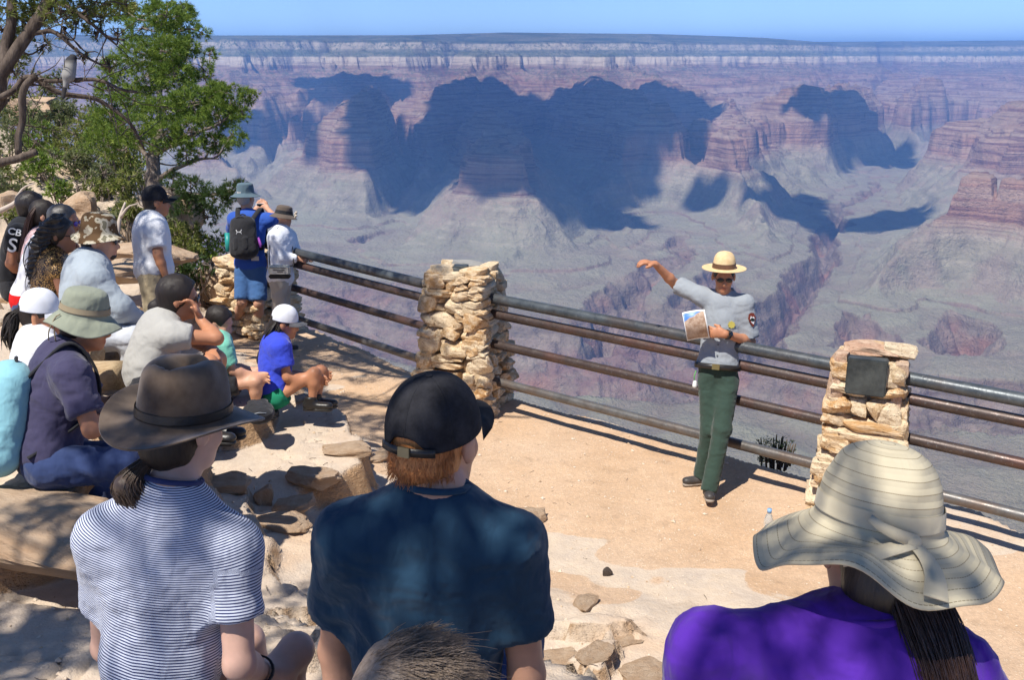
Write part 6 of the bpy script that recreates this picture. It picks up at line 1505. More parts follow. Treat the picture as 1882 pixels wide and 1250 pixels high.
M_SUNHAT = n.done(n.mix(n.math('MULTIPLY', ln, n.math('MULTIPLY', dash, .65)), n.mix(n.maprange(n.noise(10, 4, .6), .3, .7), (.54, .48, .345), (.47, .41, .29)), (.12, .085, .04)), .9, .15,
    n.bump(n.math('ADD', n.math('MULTIPLY', n.math('ABSOLUTE', n.math('SUBTRACT', n.math('FRACT', n.math('DIVIDE', al, .0205)), .5)), 1.4), n.math('MULTIPLY', n.noise(16, 4, .65, vec=n.mapping(scale=(1, 1, 1)), dist=.8), 1.0)), .30, .010))
M_RIB = cloth_mat('cream_ribbon', (.55, .48, .34), (.47, .41, .29), weave=500, folds=.4)
def floppy(x, y, z, T_, r):
    bo = smoothstep(.10 * s, .20 * s, r); w = .018 * np.sin(3 * T_ + 2.6) + .010 * np.sin(5 * T_ + 1.0) + .005 * np.sin(9 * T_)
    k_ = 1 + bo * .05 * np.sin(2 * T_ + .9); cr_ = 1 + (1 - smoothstep(.08, .1, r)) * .02 * np.sin(7 * T_ + z * 60) * smoothstep(0, .03, r)
    y2 = y * np.where(r < .1 * s, 1.14, 1 + .14 * np.exp(-(r - .1 * s) / .05)); return x * k_ * cr_, y2 * cr_, z + w * bo * s * 1.1 - bo * .014 * np.cos(T_) * s
hf = nrm(F[1] + F[2] * -.02); hr_ = nrm(np.cross(hf, F[2] + F[0] * .10)); HF = np.array([hr_, hf, np.cross(hr_, hf)])
HC = c + HF[2] * .042 * s - HF[1] * .012
outer = [(.0008, .138), (.034, .134), (.066, .116), (.087, .082), (.096, .044), (.099, .018), (.102, .004), (.118, -.010), (.150, -.026), (.180, -.042), (.207, -.060)]
hat_mesh(R_, b_, HC, HF, s, outer, M_SUNHAT, 'hat', 120, .003, floppy, band=(4.1, 5.2), band_mat=M_RIB)
# bow at the back
def hp(x, y, z): return HC + (HF[0] * x + HF[1] * y + HF[2] * z) * s
kn_ = hp(.000, -.118, .006); B = Body(); B.ell(kn_, vec(.015, .010, .014), HF, .004); V, Q = B.mesh(.004); bmesh_part('bow_knot', V, Q, M_RIB, R_, b_)
def ribbon(pts, w, w2, name, up):
    P = spline(pts, 22); t = np.linspace(0, 1, 22); Ws = w + (w2 - w) * t; T_ = np.gradient(P, axis=0); T_ /= np.linalg.norm(T_, axis=1)[:, None]
    o = np.cross(T_, np.broadcast_to(up, P.shape)); o /= np.linalg.norm(o, axis=1)[:, None]; u2 = np.cross(o, T_)
    A_ = P + o * Ws[:, None] / 2; B_ = P - o * Ws[:, None] / 2; V = np.stack([A_ + u2 * .001, B_ + u2 * .001, B_ - u2 * .001, A_ - u2 * .001], 1).reshape(-1, 3)
    k = np.arange(21)[:, None]; j = np.arange(4)[None]; Q = np.stack([k * 4 + j, k * 4 + (j + 1) % 4, (k + 1) * 4 + (j + 1) % 4, (k + 1) * 4 + j], -1).reshape(-1, 4)
    bmesh_part(name, V, np.vstack([Q, [[3, 2, 1, 0], [84, 85, 86, 87]]]), M_RIB, R_, b_)
upv = nrm(-HF[1] * .6 + HF[2])
ribbon([hp(.006, -.120, .008), hp(-.030, -.128, .020), hp(-.055, -.122, .030), hp(-.070, -.108, .040)], .022, .012, 'bow_loop', nrm(-HF[1]))
ribbon([hp(0, -.122, .006), hp(-.045, -.134, -.002), hp(-.085, -.142, -.010), hp(-.125, -.140, -.018)], .020, .030, 'ribbon_tail', upv)
ribbon([hp(.002, -.122, .004), hp(.012, -.146, -.010), hp(.010, -.178, -.027), hp(-.004, -.212, -.048)], .020, .036, 'ribbon_tail', upv)
hair_cap(R_, b_, c, F, s, BLK_HAIR, .002, low=-.09, h=.009)
gd = [[hg(.03 + a * .035, -.07, -.02), hg(.045 + a * .035, -.115, -.09), hg(.060 + a * .030, -.150, -.17), hg(.07 + a * .026, -.185, -.30), hg(.072 + a * .018, -.20, -.50)] for a in (-1, -.3, .3, 1)]
V, Q = guide_hair(gd, 2000, .0009, .028, 14, 12, .16); bmesh_part('long_hair', V, Q, hair_mat('very_dark_hair', (.012, .006, .006), (.05, .025, .018), .35), R_, b_)
Bq = Body()
for a in (-.8, -.2, .4, 1):
    Bq.cap(hg(.02 + a * .04, -.06, -.02), hg(.050 + a * .030, -.115, -.13), .022, .018, .02); Bq.cap(hg(.050 + a * .030, -.115, -.13), hg(.07 + a * .018, -.178, -.44), .017, .006, .02)
V, Q = Bq.mesh(.008); bmesh_part('hair_mass', V, Q, BLK_HAIR, R_, b_)

# --- child whose tousled hair rises into the frame
D = 1.42
J = px_joints(D, head=(748, 1308, D), neck=(745, 1440, D - .02), sl=(650, 1520, D), sr=(850, 1520, D), el=(620, 1720, D), er=(880, 1720, D), wl=(680, 1850, D + .1), wr=(820, 1850, D + .1), hip=(745, 1860, D + .06))
sit(J, .30, .30, .05, s=.8)
R_, b_, I = person('child with tousled grey-brown hair at the bottom edge, below the man in teal', J, (.1, 1, 0), dict(skin=SK_L, legs=M_BLK, shoe=M_BLKL), h=.012, s=.86, shirt=M_GRYS, seed=110, girth=.85)
c, F, s = I['c'], I['F'], I['s']
M_TUFT = hair_mat('tousled_hair', (.16, .115, .08), (.34, .26, .20), .5)
hair_cap(R_, b_, c, F, s, M_TUFT, .014, low=-.06)
rs = np.random.RandomState(8); P0, Dd, Ln = [], [], []
for k in range(4200):
    d = rs.normal(size=3); d[2] = abs(d[2]) * .8 + .05; d = nrm(d); p = hg(0, -.015, .035) + (F[0] * d[0] * .088 + F[1] * d[1] * .106 + F[2] * d[2] * .094) * s
    cl_ = vn3(d * 4.0, 3) * .5; flow = nrm(d * .45 + vec(.95, -.1 + cl_, .10 + vn3(d * 5.0, 7) * .5) + rs.normal(size=3) * .10); P0.append(p); Dd.append(flow); Ln.append(rs.uniform(.03, .055) * (1.7 if rs.rand() > .975 else 1))
V, Q = strands(P0, Dd, Ln, 4200, .0009, .05, 9, 5, grav=.25); bmesh_part('tousled_strands', V, Q, M_TUFT, R_, b_)
# ------------------------------------------------------------------ trees, shrubs, rocks
def leaf_mat(name, a, b, c_):
    n = NB(name); r = n.attr('tone')
    col = n.ramp(r, [(0, a), (.5, b), (1, c_)])
    tr = n.new('ShaderNodeBsdfTranslucent'); n.put(tr.inputs['Color'], n.mix(.5, col, (.20, .30, .05)))
    mx = n.new('ShaderNodeMixShader'); mx.inputs[0].default_value = .28
    n.put(n.b.inputs['Base Color'], col); n.b.inputs['Roughness'].default_value = .6; n.b.inputs['Specular IOR Level'].default_value = .3
    n.l.new(n.b.outputs[0], mx.inputs[1]); n.l.new(tr.outputs[0], mx.inputs[2]); n.l.new(mx.outputs[0], n.n['Material Output'].inputs['Surface']); return n.m
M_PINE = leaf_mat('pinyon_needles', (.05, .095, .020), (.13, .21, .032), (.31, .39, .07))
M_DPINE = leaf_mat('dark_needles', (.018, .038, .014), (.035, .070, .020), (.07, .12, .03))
M_JUN = leaf_mat('juniper_scales', (.07, .095, .025), (.16, .185, .045), (.32, .32, .09))
M_SCRUB = leaf_mat('scrub_leaves', (.09, .11, .05), (.17, .19, .09), (.28, .29, .15))
n = NB('grey_bark'); st = n.noise(12, 5, .75, vec=n.mapping(scale=(1, 1, .18)))
M_BARK = n.done(n.mix(n.maprange(st, .35, .65), (.10, .075, .06), (.30, .25, .21)), .9, .15, n.bump(st, .9, .02))
M_DBARK = n.done(n.b.inputs['Base Color'].links[0].from_socket, .9, .15) if False else None
n = NB('dark_bark'); st = n.noise(12, 5, .75, vec=n.mapping(scale=(1, 1, .18)))
M_DBARK = n.done(n.mix(n.maprange(st, .35, .65), (.045, .033, .028), (.16, .125, .10)), .9, .15, n.bump(st, .9, .02))
def tufts(C, Dn, R_, k, seed, wid=.16, droop=0.0):
    """tufts of needles: C centres, Dn directions, R_ needle lengths -> triangles and a tone value"""
    rs = np.random.RandomState(seed); N = len(C)
    d = rs.normal(size=(N, k, 3)); d /= np.linalg.norm(d, axis=2)[..., None]; d = d + Dn[:, None, :] * 1.1; d /= np.linalg.norm(d, axis=2)[..., None]
    L = (R_[:, None] * rs.uniform(.6, 1.15, (N, k)))[..., None]
    o = np.cross(d, rs.normal(size=(N, k, 3))); o /= np.linalg.norm(o, axis=2)[..., None] + 1e-9
    w = L * wid
    b0 = C[:, None] + d * L * .08
    V = np.stack([b0 + o * w * .5, b0 - o * w * .5, C[:, None] + d * L + np.array([0, 0, -droop]) * L], 2).reshape(-1, 3)
    tone = np.repeat(np.clip(rs.rand(N, 1) * .75 + rs.rand(N, k) * .35, 0, 1)[..., None], 3, 2).reshape(-1)
    return V, np.arange(len(V)).reshape(-1, 3), tone
def foliage(clumps, per, seed, needle=.055, k=11, wid=.16, up=.25, shell=.55, flat=.75, droop=0.0):
    rs = np.random.RandomState(seed); C, Dn = [], []
    for (c, r) in clumps:
        m = max(int(per * (r / .3) ** 2), 6)
        d = rs.normal(size=(m, 3)); d /= np.linalg.norm(d, axis=1)[:, None]
        rad = r * (shell + (1 - shell) * rs.rand(m)) * (1 + .38 * vn3(d * 2.1 + c * 3.7, 4))
        p = c + d * rad[:, None] * [1, 1, flat]; C.append(p); dd = d + [0, 0, up]; Dn.append(dd / np.linalg.norm(dd, axis=1)[:, None])
    C = np.concatenate(C); Dn = np.concatenate(Dn); keep = vn3(C * 5.5, 9) > -.35
    C, Dn = C[keep], Dn[keep]
    return tufts(C, Dn, rs.uniform(.7, 1.25, len(C)) * needle, k, seed + 1, wid, droop)
def limb(pts, r0, r1, n=14, seg=8, jit=.02, seed=0):
    P = spline(pts, n); P = P + np.stack([vn3(P * 2.5, seed + q) for q in range(3)], 1) * jit * np.minimum(np.arange(n), 3)[:, None] / 3
    t = np.linspace(0, 1, n); r = r0 + (r1 - r0) * t ** .8; return tube_vq(P, r * (1 + .12 * vn3(P * 9, seed + 5)), seg)
def twigs(clumps, anchor_fn, seed, r0=.022, n_tw=5, tr=.006):
    rs = np.random.RandomState(seed); parts = []
    for i, (c, r) in enumerate(clumps):
        a = anchor_fn(c); mid = (a + c) / 2 + rs.normal(size=3) * np.linalg.norm(c - a) * .12 + [0, 0, -.06]
        parts.append(limb([a, mid, c], r0 * (.7 + r), tr, 8, 6, .02, seed + i))
        for _ in range(n_tw):
            d = nrm(rs.normal(size=3) + [0, 0, .2]); parts.append(limb([c - d * r * .2, c + d * r * .45 + rs.normal(size=3) * .02, c + d * r * rs.uniform(.8, 1.1)], tr * 1.3, tr * .35, 5, 4, .01, seed + i))
    return parts
def make_tree(name, label, cat, base, trunk_parts, clumps, anchor_fn, mat, bark, per, seed, needle=.055, k=11, group=None, n_tw=5, r0=.022, **kw):
    root = thing(name, label, cat, tuple(base), group=group)
    parts = list(trunk_parts) + twigs(clumps, anchor_fn, seed, r0, n_tw)
    V, Q = merge(parts); link('trunk', np_mesh('trunk', V - base, Q), bark, root)
    V, Q, tone = foliage(clumps, per, seed, needle, k, **kw); me = np_mesh('crown', V - base, Q, False); attr(me, 'tone', tone); link('crown', me, mat, root)
    return root
def nearest_on(chains):
    P = np.concatenate([spline(c, 20) for c in chains])
    def f(c):
        d = np.linalg.norm((P - c) * [1, 1, 1.0], axis=1) + np.maximum(P[:, 2] - c[2], 0) * 1.5; return P[np.argmin(d)]
    return f
def PX(lst, D, scale=1.0):                     # (px, py, r_px[, dD]) -> clump list
    out = []
    for q in lst: dd = D + (q[3] if len(q) > 3 else 0); out.append((at_depth(q[0], q[1], dd), q[2] * dd / FOC * scale))
    return out
rs = np.random.RandomState(12)
# pinyon pine behind the standing man
D = 12.6
def pt(x, y, d=0): return at_depth(x, y, D + d)
chA = [[pt(286, 372), pt(284, 330), pt(282, 285)], [pt(282, 285), pt(300, 235, .1), pt(296, 170, .2), pt(300, 90, .2), pt(305, 30, .2)], [pt(282, 285), pt(330, 262, -.3), pt(380, 235, -.4), pt(430, 205, -.4)], [pt(284, 300), pt(250, 265, .2), pt(205, 225, .4)],
       [pt(286, 335), pt(320, 310, -.3), pt(360, 290, -.4), pt(395, 290, -.5)], [pt(287, 345), pt(330, 355, -.4), pt(380, 360, -.5), pt(420, 350, -.5)], [pt(298, 200, .1), pt(345, 180, 0), pt(380, 160, 0)]]
clA = [(300, 28, 42), (335, 50, 30, .3), (262, 52, 36, .3), (312, 92, 38, -.2), (345, 88, 24), (250, 96, 34, -.3), (320, 138, 42, -.2), (372, 128, 26, .1), (272, 140, 42, .3), (398, 168, 24, -.4), (425, 178, 30, -.5), (458, 176, 17, -.4), (355, 190, 42, -.4), (300, 196, 42, -.5), (248, 186, 40, .2), (400, 212, 38, -.5),
       (446, 212, 20, -.5), (352, 242, 40, -.6), (300, 248, 38, -.6), (245, 240, 40, -.3), (425, 248, 30, -.5), (395, 262, 28, -.3), (205, 212, 40, .3), (190, 262, 38, .2), (345, 285, 22, -.5), (205, 160, 32, .4), (210, 120, 28, .5), (225, 15, 30, .5), (372, 60, 14, .2), (385, 100, 14, .2), (340, 20, 20, .4)]
clA2 = [(352, 345, 30, -.6), (395, 368, 34, -.6), (425, 352, 26, -.6), (345, 382, 32, -.5), (440, 340, 12, -.6), (380, 400, 24, -.5), (320, 330, 20, -.4)]
base = pt(286, 376); base[2] = gz(base[0], base[1]) - .02
tp = [limb(chA[0][:1] + chA[0][1:], .115, .085, 12, 12, .02, 1)] + [limb(c, .042 if k else .065, .010, 16, 8, .05, 3 + k) for k, c in enumerate(chA[1:])]
tp.append(limb([base + vec(.05, .05, -.1), chA[0][0]], .15, .115, 6, 12, .01, 2))
make_tree('pine_tree', 'bright green pinyon pine rising behind the man in white T-shirt', 'tree', base, tp, PX(clA + [(a, b, c * .9, .9) for a, b, c, *_ in clA[::3]], D), nearest_on(chA), M_PINE, M_BARK, 540, 31, needle=.062, k=15, r0=.02, wid=.12)
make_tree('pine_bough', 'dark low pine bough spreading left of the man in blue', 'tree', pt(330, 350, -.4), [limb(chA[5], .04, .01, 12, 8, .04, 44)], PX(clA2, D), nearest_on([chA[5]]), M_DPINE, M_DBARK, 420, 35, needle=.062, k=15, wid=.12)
# near juniper leaning in from the left, its crown reaching over the terrace
D = 8.6
chB = [[vec(-7.2, 5.4, 1.8), vec(-6.4, 6.2, 3.0), pt(-60, 230), pt(10, 130), pt(58, 60), pt(88, 0), pt(110, -120)], [pt(-70, 330), pt(0, 296), pt(30, 288), pt(62, 276)], [pt(34, 284), pt(42, 225), pt(50, 160, -.1), pt(70, 130, -.1)], [pt(-40, 200), pt(30, 170), pt(60, 140), pt(130, 150, -.1), pt(200, 156, -.1), pt(262, 160, -.1)],
       [pt(60, 140), pt(120, 165, .1), pt(180, 195, .2), pt(235, 230, .3), pt(262, 272, .5)], [pt(88, 0), pt(130, 15), pt(165, 40), pt(195, 68), pt(228, 72)], [pt(58, 60), pt(100, 55), pt(150, 90), pt(200, 120)], [pt(10, 130), pt(25, 60), pt(20, 0), pt(30, -90)],
       [pt(88, 0), vec(-2.9, 7.6, 4.7), vec(-2.0, 7.6, 5.1)], [pt(110, -120), vec(-4.2, 7.0, 5.5), vec(-3.2, 6.2, 5.9), vec(-2.2, 5.8, 6.2)]]
clB = [(15, 15, 34), (60, 18, 30, .2), (110, 20, 34, -.2), (30, 70, 26, .1), (150, 10, 30, .2), (185, 28, 24, 0), (118, 52, 24, .1), (80, 84, 18, .2), (10, 110, 20, .2), (175, 60, 16, .1), (215, 60, 12, .1), (150, 100, 15, .1), (200, 118, 12, .1), (20, 170, 18, .3), (230, 8, 22, .4), (190, -30, 40), (60, -50, 60), (120, -80, 60), (45, 45, 30, .3), (95, 12, 36, .2), (140, 40, 26, .1), (30, 100, 26, .4), (70, 30, 34, .4), (200, 5, 28, .3), (20, 130, 24, .5), (5, 55, 30, .3), (165, 15, 26, .4)]
clBw = [(vec(-3.4 + rs.uniform(-.9, .9), 7.6 + rs.uniform(-1.0, .8), 5.1 + rs.uniform(-.15, .7)), rs.uniform(.16, .34)) for _ in range(22)] + [(vec(rs.uniform(-5.2, -2.6), rs.uniform(4.4, 6.8), rs.uniform(5.4, 6.4)), rs.uniform(.2, .42)) for _ in range(26)]
base = vec(-7.2, 5.4, gz(-7.2, 5.4) - .05)
tpB = [limb([base, chB[0][0]], .13, .085, 5, 12)] + [limb(c, [.062, .048, .030, .030, .03, .026, .026, .06, .045, .07][k], [.05, .03, .03, .012, .010, .008, .008, .03, .015, .02][k], 18, 10, .07, 50 + k) for k, c in enumerate(chB)]
rsb = np.random.RandomState(4)
for k in range(60):                           # bare dead twigs
    ch = chB[[3, 4, 5, 6, 2][k % 5]]; P = spline(ch, 30); a = P[rsb.randint(4, 29)]; d = nrm(rsb.normal(size=3) + [.3, 0, -.1]); L = rsb.uniform(.12, .5)
    tpB.append(limb([a, a + d * L * .5 + rsb.normal(size=3) * .03, a + d * L + rsb.normal(size=3) * .07], .007, .002, 6, 4, .02, k))
make_tree('juniper_tree', 'gnarled dark juniper leaning in at the upper left corner, bird on its branch', 'tree', base, tpB, PX(clB, D) + clBw, nearest_on(chB), M_JUN, M_DBARK, 460, 61, needle=.05, k=11, n_tw=7, r0=.014, wid=.14)
# tree behind the viewers: its crown dapples the people in front
base = vec(-5.0, -2.2, gz(-5, -2.2) - .05)
chC = [[base, vec(-4.8, -2.0, 3.6), vec(-4.0, -1.4, 5.4), vec(-3.0, -.8, 6.6), vec(-2.0, -.3, 7.2)], [vec(-4.0, -1.4, 5.4), vec(-2.6, -1.6, 6.4), vec(-.8, -1.4, 7.0), vec(.4, -1.2, 7.2)], [vec(-4.4, -1.7, 4.6), vec(-4.2, -.2, 6.0), vec(-3.9, 1.4, 6.8)]]
rc = np.random.RandomState(77); clC = []
for gx_ in np.arange(-3.0, 1.7, .215):        # boughs with gaps between them
    for gy_ in np.arange(-.3, 4.4, .215):
        if rc.rand() < (.43 if gx_ > .15 else .40) or (gy_ > 3.0 and gx_ > -.75): continue
        P = vec(gx_ + rc.uniform(-.06, .06), gy_ + rc.uniform(-.06, .06)); zc = rc.uniform(5.9, 6.8); tz = 2.2 if gy_ < 3 else 1.3
        clC.append((vec(P[0], P[1], tz) + SUN * ((zc - tz) / SUN[2]), rc.uniform(.09, .15)))
make_tree('pinyon_tree', 'tall pinyon behind the audience, outside the picture, shading the front row', 'tree', base, [limb(c, .2 if k == 0 else .1, .03, 16, 10, .08, 80 + k) for k, c in enumerate(chC)], clC, nearest_on(chC), M_DPINE, M_BARK, 420, 71, needle=.05, k=8, n_tw=1, wid=.35)
# shrubs on the slope at left
shr = [(30, 225, 48, 17, M_SCRUB), (95, 262, 44, 16.5, M_JUN), (20, 285, 50, 15.5, M_SCRUB), (75, 318, 36, 14.5, M_PINE), (112, 352, 30, 13.5, M_PINE), (150, 250, 42, 16, M_JUN), (150, 305, 38, 15, M_SCRUB), (215, 300, 40, 14.5, M_JUN), (235, 345, 34, 13.8, M_JUN), (185, 350, 30, 14, M_JUN), (240, 395, 26, 13.0, M_JUN), (205, 420, 20, 12.6, M_SCRUB),
       (340, 452, 34, 12.2, M_JUN), (378, 462, 36, 12.4, M_PINE), (395, 500, 30, 12.2, M_DPINE), (350, 500, 28, 12.0, M_DPINE), (330, 425, 24, 12.4, M_JUN), (20, 345, 34, 12.5, M_SCRUB), (10, 200, 40, 19, M_JUN), (60, 180, 44, 20, M_JUN), (120, 205, 42, 19, M_SCRUB), (200, 250, 40, 18, M_PINE), (25, 395, 16, 11.0, M_JUN)]
extra_ = [(170, 215, 34, 18.5, M_JUN), (230, 310, 30, 15, M_PINE), (45, 262, 36, 16.2, M_PINE), (5, 322, 34, 14.2, M_JUN), (110, 300, 36, 15.2, M_SCRUB), (190, 322, 30, 14.2, M_SCRUB), (150, 345, 24, 13.4, M_JUN), (45, 360, 22, 12.6, M_SCRUB), (250, 268, 34, 16.5, M_JUN), (100, 175, 34, 21, M_SCRUB), (300, 418, 24, 12.2, M_SCRUB), (270, 330, 24, 14.0, M_SCRUB)]
shr = shr + extra_
labs = {M_SCRUB.name: 'pale olive scrub bush', M_JUN.name: 'yellow-green juniper shrub', M_PINE.name: 'bright green young pinyon shrub', M_DPINE.name: 'dark green low shrub'}
where = ['high on the slope at far left', 'on the slope beside the juniper trunk', 'low at the left edge of the slope', 'above the black-haired man', 'right of the long-haired woman\'s head', 'behind the bird\'s branch', 'in the middle of the left slope', 'left of the pine trunk, halfway up', 'just left of the pine trunk', 'above the camouflage hat', 'behind the standing man\'s left', 'at the standing man\'s elbow height, left of him',
         'right beside the standing man in white', 'between the standing man and the man in blue', 'at the foot of the far pillar', 'below the shrub beside the standing man', 'behind the black cap of the standing man', 'at the left edge above the group', 'topmost at the left edge', 'near the top left behind the branches', 'behind the crossing branches', 'behind the pine crown\'s left side', 'smallest one at left edge behind the group', 'at the skyline left of the pine crown', 'below the pine crown, left of its trunk', 'between the pale scrubs at far left', 'at the left edge, halfway up the slope', 'in the centre of the left slope, under the branches', 'above the layered grey boulder', 'just behind the layered grey boulder', 'over the black-haired man\'s head', 'behind the pine\'s lowest left limb', 'highest on the slope below the bird', 'at the left shoulder of the standing man', 'touching the pine trunk on its left']
for k, (x, y, r, d, m) in enumerate(shr):
    c0 = at_depth(x, y, d); R0 = r * d / FOC; g0 = gz(c0[0], c0[1]); cl = []
    for _ in range(9):
        o = rs.normal(size=3) * [.5, .5, .42] * R0; cl.append((c0 + o, R0 * rs.uniform(.35, .6)))
    zb = c0[2] - R0 * 1.6; base = vec(c0[0], c0[1], min(zb, max(g0, zb - 2.5)))
    st = [limb([base, (base + c) / 2 + rs.normal(size=3) * .06, c], .022, .007, 8, 5, .04, k) for c, _ in cl[:6]]
    make_tree('shrub', labs[m.name] + ' ' + where[k], 'shrub', base, st, cl, (lambda c, b=base: b * .5 + c * .5), m, M_BARK, 130, 200 + k, needle=.08, k=9, group='shrubs on the slope at left', n_tw=3, r0=.008, wid=.24)
# pale dead limbs
for a, b, c, d, lab in (((0, 388), (30, 365), (52, 350), 10.5, 'bleached dead branch at the left edge above the seated group'), ((215, 440), (222, 400), (232, 372), 11.5, 'bleached bent dead snag behind the camouflage hat')):
    P = [at_depth(*a, d), at_depth(*b, d), at_depth(*c, d)]; parts = [limb(P, .035, .012, 10, 8, .03, 5), limb([P[1], P[1] + vec(.1, 0, .12), P[1] + vec(.22, 0, .16)], .02, .006, 6, 6, .02, 8)]
    V, Q = merge(parts); link('dead_branch', np_mesh('dead_branch', V - P[0], Q), plain_mat('bleached_wood', (.52, .44, .37), .85, .2), loc=tuple(P[0]), label=lab, category='branch')
# spiky plant past the railing
pc = at_z(1424, 846, -.05); B_ = thing('joint_fir', 'dark spiky plant growing beyond the lowest rail, right of the ranger', 'plant', tuple(pc)); parts = []
for k in range(46):
    a = rs.rand() * 6.28; r = rs.rand() ** .5 * .13; p0_ = pc + vec(math.cos(a) * r, math.sin(a) * r, -.05); h_ = rs.uniform(.10, .24)
    parts.append(limb([p0_, p0_ + vec(math.cos(a) * .01, 0, h_ * .5), p0_ + vec(math.cos(a) * .03, math.sin(a) * .02, h_)], .008, .005, 5, 5, .004, k))
V, Q = merge(parts); link('stem', np_mesh('stem', V - pc, Q), M_DBARK, B_)
V, Q, tn = tufts(np.array([pc + vec(rs.uniform(-.14, .14), rs.uniform(-.1, .1), rs.uniform(-.03, .18)) for _ in range(260)]), np.tile([0, 0, 1.], (260, 1)), np.full(260, .035), 5, 6); me = np_mesh('leaves', V - pc, Q, False); attr(me, 'tone', tn * .4); link('leaves', me, M_DPINE, B_, kind='stuff')
# bird
D = 8.45; bp = at_depth(127, 124, D); s_ = D / FOC
Bd = thing('bird', 'grey bird with dark head perched on the juniper branch', 'bird', tuple(bp))
def bp_(x, y, d=0): return at_depth(x, y, D + d)
B = Body(); B.cap(bp_(126, 138), bp_(130, 116), 12 * s_, 10.5 * s_, .03); B.cap(bp_(124, 142), bp_(120, 158), 8 * s_, 4 * s_, .02); B.cap(bp_(131, 110), bp_(134, 106), 8 * s_, 7 * s_, .02); V, Q = B.mesh(.006)
n = NB('grey_feathers'); zz = n.sep(n.tc.outputs['Object'])[2]; M_FEA = n.done(n.mix(n.maprange(zz, .03, .07), n.mix(n.noise(30, 3), (.22, .21, .20), (.34, .33, .31)), (.035, .035, .04)), .8, .2)
bmesh_part('body', V, Q, M_FEA, Bd, bp)
B = Body(); B.cap(bp_(122, 130, .02), bp_(118, 158, .02), 7 * s_, 3 * s_, .01, sq=(nrm(ray(127, 124)), .5)); V, Q = B.mesh(.005); bmesh_part('wing', V, Q, plain_mat('dark_feathers', (.06, .055, .055), .8, .2), Bd, bp)
B = Body(); B.cap(bp_(120, 154), bp_(116, 178), 4.5 * s_, 3.5 * s_, .01, sq=(nrm(ray(127, 124)), .4)); V, Q = B.mesh(.005); bmesh_part('tail', V, Q, plain_mat('dark_feathers', (.05, .045, .045), .8, .2), Bd, bp)
V, Q = tube_vq([bp_(140, 106), bp_(148, 108)], [2.4 * s_, .5 * s_], 8); bmesh_part('beak', V, Q, M_DKLENS, Bd, bp)
for dx in (0, 5): V, Q = tube_vq([bp_(124 + dx, 142), bp_(126 + dx, 153)], .004, 6); bmesh_part('leg', V, Q, M_DKLENS, Bd, bp)
# loose rocks and slabs
ROCKS = stone_meshes(8, 60, 9, .30)
n = NB('terrace_rock'); rr = n.noise(4, 5, .7); sd_ = n.noise(2.5, 7, .75)
M_ROCK = n.done(n.mix(n.maprange(sd_, .35, .65), n.mix(n.maprange(rr, .35, .65), (.60, .46, .33), (.50, .37, .26)), (.44, .29, .18)), .92, .12, n.bump(n.math('ADD', n.noise(5, 8, .78), n.math('MULTIPLY', n.voro(4, 'DISTANCE_TO_EDGE'), -.25)), .8, .05))
def rock(px, py, size, lab, z=None, yaw=0.0, mat=None, k=0, name='rock', sink=.35):
    z = z if z is not None else 0; p = at_z(px, py, z)
    for _ in range(6): p = at_z(px, py, gz(p[0], p[1]))
    me = ROCKS[k % 8].copy(); me.materials.clear(); me.materials.append(mat or M_ROCK)
    o = link(name, me, loc=(p[0], p[1], p[2] + size[2] * (.5 - sink)), label=lab, category='rock', group='loose rocks on the terrace'); o.scale = size; o.rotation_euler = (rs.uniform(-.08, .08), rs.uniform(-.08, .08), yaw); return o
for q in [(575, 885, (.30, .20, .10), 'square-cut tan rock at the ledge end nearest the centre', .1), (625, 812, (.22, .18, .10), 'tan rock at the corner of the ledge where the girl sits', .5), (540, 935, (.26, .16, .07), 'broken pale rock below the square-cut tan rock', .3), (515, 965, (.30, .20, .07), 'cracked pale slab behind the striped woman\'s shoulder', -.2),
          (485, 925, (.10, .08, .16), 'small upright splinter of rock beside the cracked slab', .2), (972, 958, (.24, .17, .10), 'flat tan rock right of the teal shirt\'s shoulder', .1), (1115, 1058, (.06, .05, .07), 'small dark pointed stone on the bare ground', .4), (640, 832, (.34, .16, .08), 'low grey rock in the shade beside the ledge', .0),
          (690, 845, (.28, .14, .06), 'flat half-buried rock nearest the black cap', .6), (405, 895, (.30, .22, .08), 'pale rock beside the brown hat brim', .2), (1150, 1175, (.22, .14, .03), 'cream broken slab nearest the purple shoulder', .3), (1095, 1205, (.2, .13, .03), 'cream broken slab left of the purple shoulder', .9),
          (1010, 1225, (.3, .2, .04), 'ragged cream slab beside the teal sleeve', .2), (1075, 1110, (.18, .12, .03), 'thin cream flake above the ragged slab', 1.2), (1190, 1240, (.26, .2, .03), 'pale slab at the bottom edge beside purple', .5)]:
    rock(q[0], q[1], q[2], q[3], z=.1, yaw=q[4], k=int(q[0]) % 8, mat=M_DBARK if 'dark pointed' in q[3] else None)
# bench slab in front of the man in navy
p = at_depth(95, 925, 4.3); o = link('rock_slab', ROCKS[3].copy(), M_ROCK, loc=tuple(p + vec(-.12, 0, -.13)), label='long orange-tan slab below the man in navy, along the left edge', category='rock'); o.data.materials.clear(); o.data.materials.append(M_ROCK); o.scale = (1.25, .46, .22); o.rotation_euler = (0, .02, -.42)
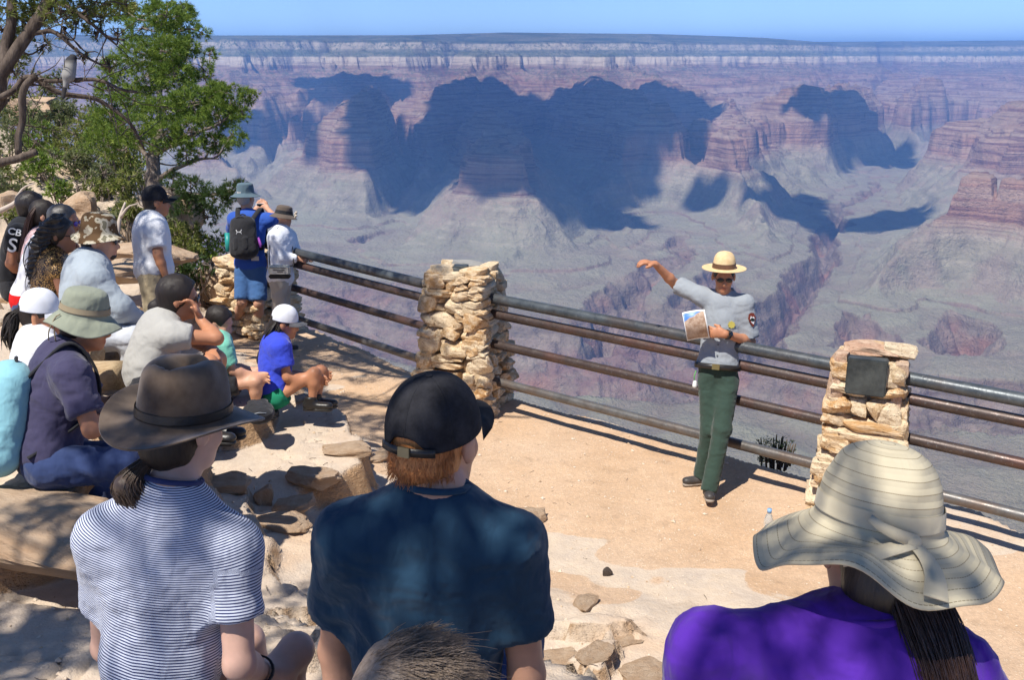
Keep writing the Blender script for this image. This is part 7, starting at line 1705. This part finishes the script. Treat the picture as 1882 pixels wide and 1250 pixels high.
# boulders on the left slope
for k, (x, y, d, sz, lab) in enumerate([(150, 385, 13, (.42, .4, .42), 'layered grey boulder behind the camouflage hat'), (20, 375, 11.5, (.30, .3, .25), 'shaded boulder at the left edge'), (330, 395, 13.2, (.7, .6, .6), 'brown boulder under the pine'), (250, 470, 10.8, (1.1, .7, .22), 'flat sunlit ledge rock left of the standing man'), (225, 500, 10, (.8, .6, .2), 'low tan ledge behind the camouflage hat'), (60, 205, 19, (1.1, .8, .5), 'pale rock outcrop high behind the branches'), (410, 530, 12.4, (.5, .5, .5), 'rock at the foot of the far pillar')]):
    p = at_depth(x, y, d); me = ROCKS[(k * 3) % 8].copy(); me.materials.clear(); me.materials.append(M_ROCK); o = link('boulder', me, loc=tuple(p), label=lab, category='boulder', group='boulders on the left slope'); o.scale = sz; o.rotation_euler = (0, 0, k)
# water bottle on the ground
p = at_z(1410, 995, 0); Bt = thing('water_bottle', 'clear plastic water bottle standing on the ground left of the sun hat', 'bottle', (p[0], p[1], gz(p[0], p[1])))
n = NB('clear_plastic'); M_PET = n.done((.75, .8, .82), .15, .5, **{'Transmission Weight': .75, 'IOR': 1.2, 'Alpha': 1.0})
V, Q, _ = revolve(prof([(.0005, .0), (.030, .0), (.033, .01), (.031, .06), (.033, .11), (.033, .15), (.022, .185), (.0135, .20), (.0135, .21), (.0005, .21)], 4), 20, np.zeros(3), np.eye(3)); link('bottle_body', np_mesh('bottle_body', V, Q), M_PET, Bt)
V, Q, _ = revolve([(.0004, .235), (.015, .235), (.0155, .208), (.0004, .208)], 16, np.zeros(3), np.eye(3)); link('bottle_cap', np_mesh('bottle_cap', V, Q), plain_mat('blue_plastic', (.25, .45, .75), .4), Bt)
V, Q, _ = revolve([(.0004, .02), (.029, .02), (.030, .10), (.0004, .10)], 16, np.zeros(3), np.eye(3)); link('water', np_mesh('water', V, Q), n and plain_mat('water_tint', (.55, .58, .56), .1), Bt)

# twigs and needles dropped on the terrace
rt_ = np.random.RandomState(19); parts = []
for k in range(700):
    x, y = rt_.uniform(-3.6, 1.2), rt_.uniform(3.0, 10.5)
    if rt_.rand() > .9 - (x + 3.6) * .15 or y > edge_y(x) - .2: continue
    z = gz(x, y) + .006; a = rt_.rand() * 6.28; L = rt_.uniform(.015, .07); d = vec(math.cos(a), math.sin(a), rt_.uniform(-.1, .1)) * L
    parts.append(tube_vq([vec(x, y, z), vec(x, y, z) + d * .5 + rt_.normal(size=3) * .003, vec(x, y, z) + d], .0016, 4, False))
V, Q = merge(parts); link('twig_litter', np_mesh('twig_litter', V, Q), M_DBARK, kind='stuff')
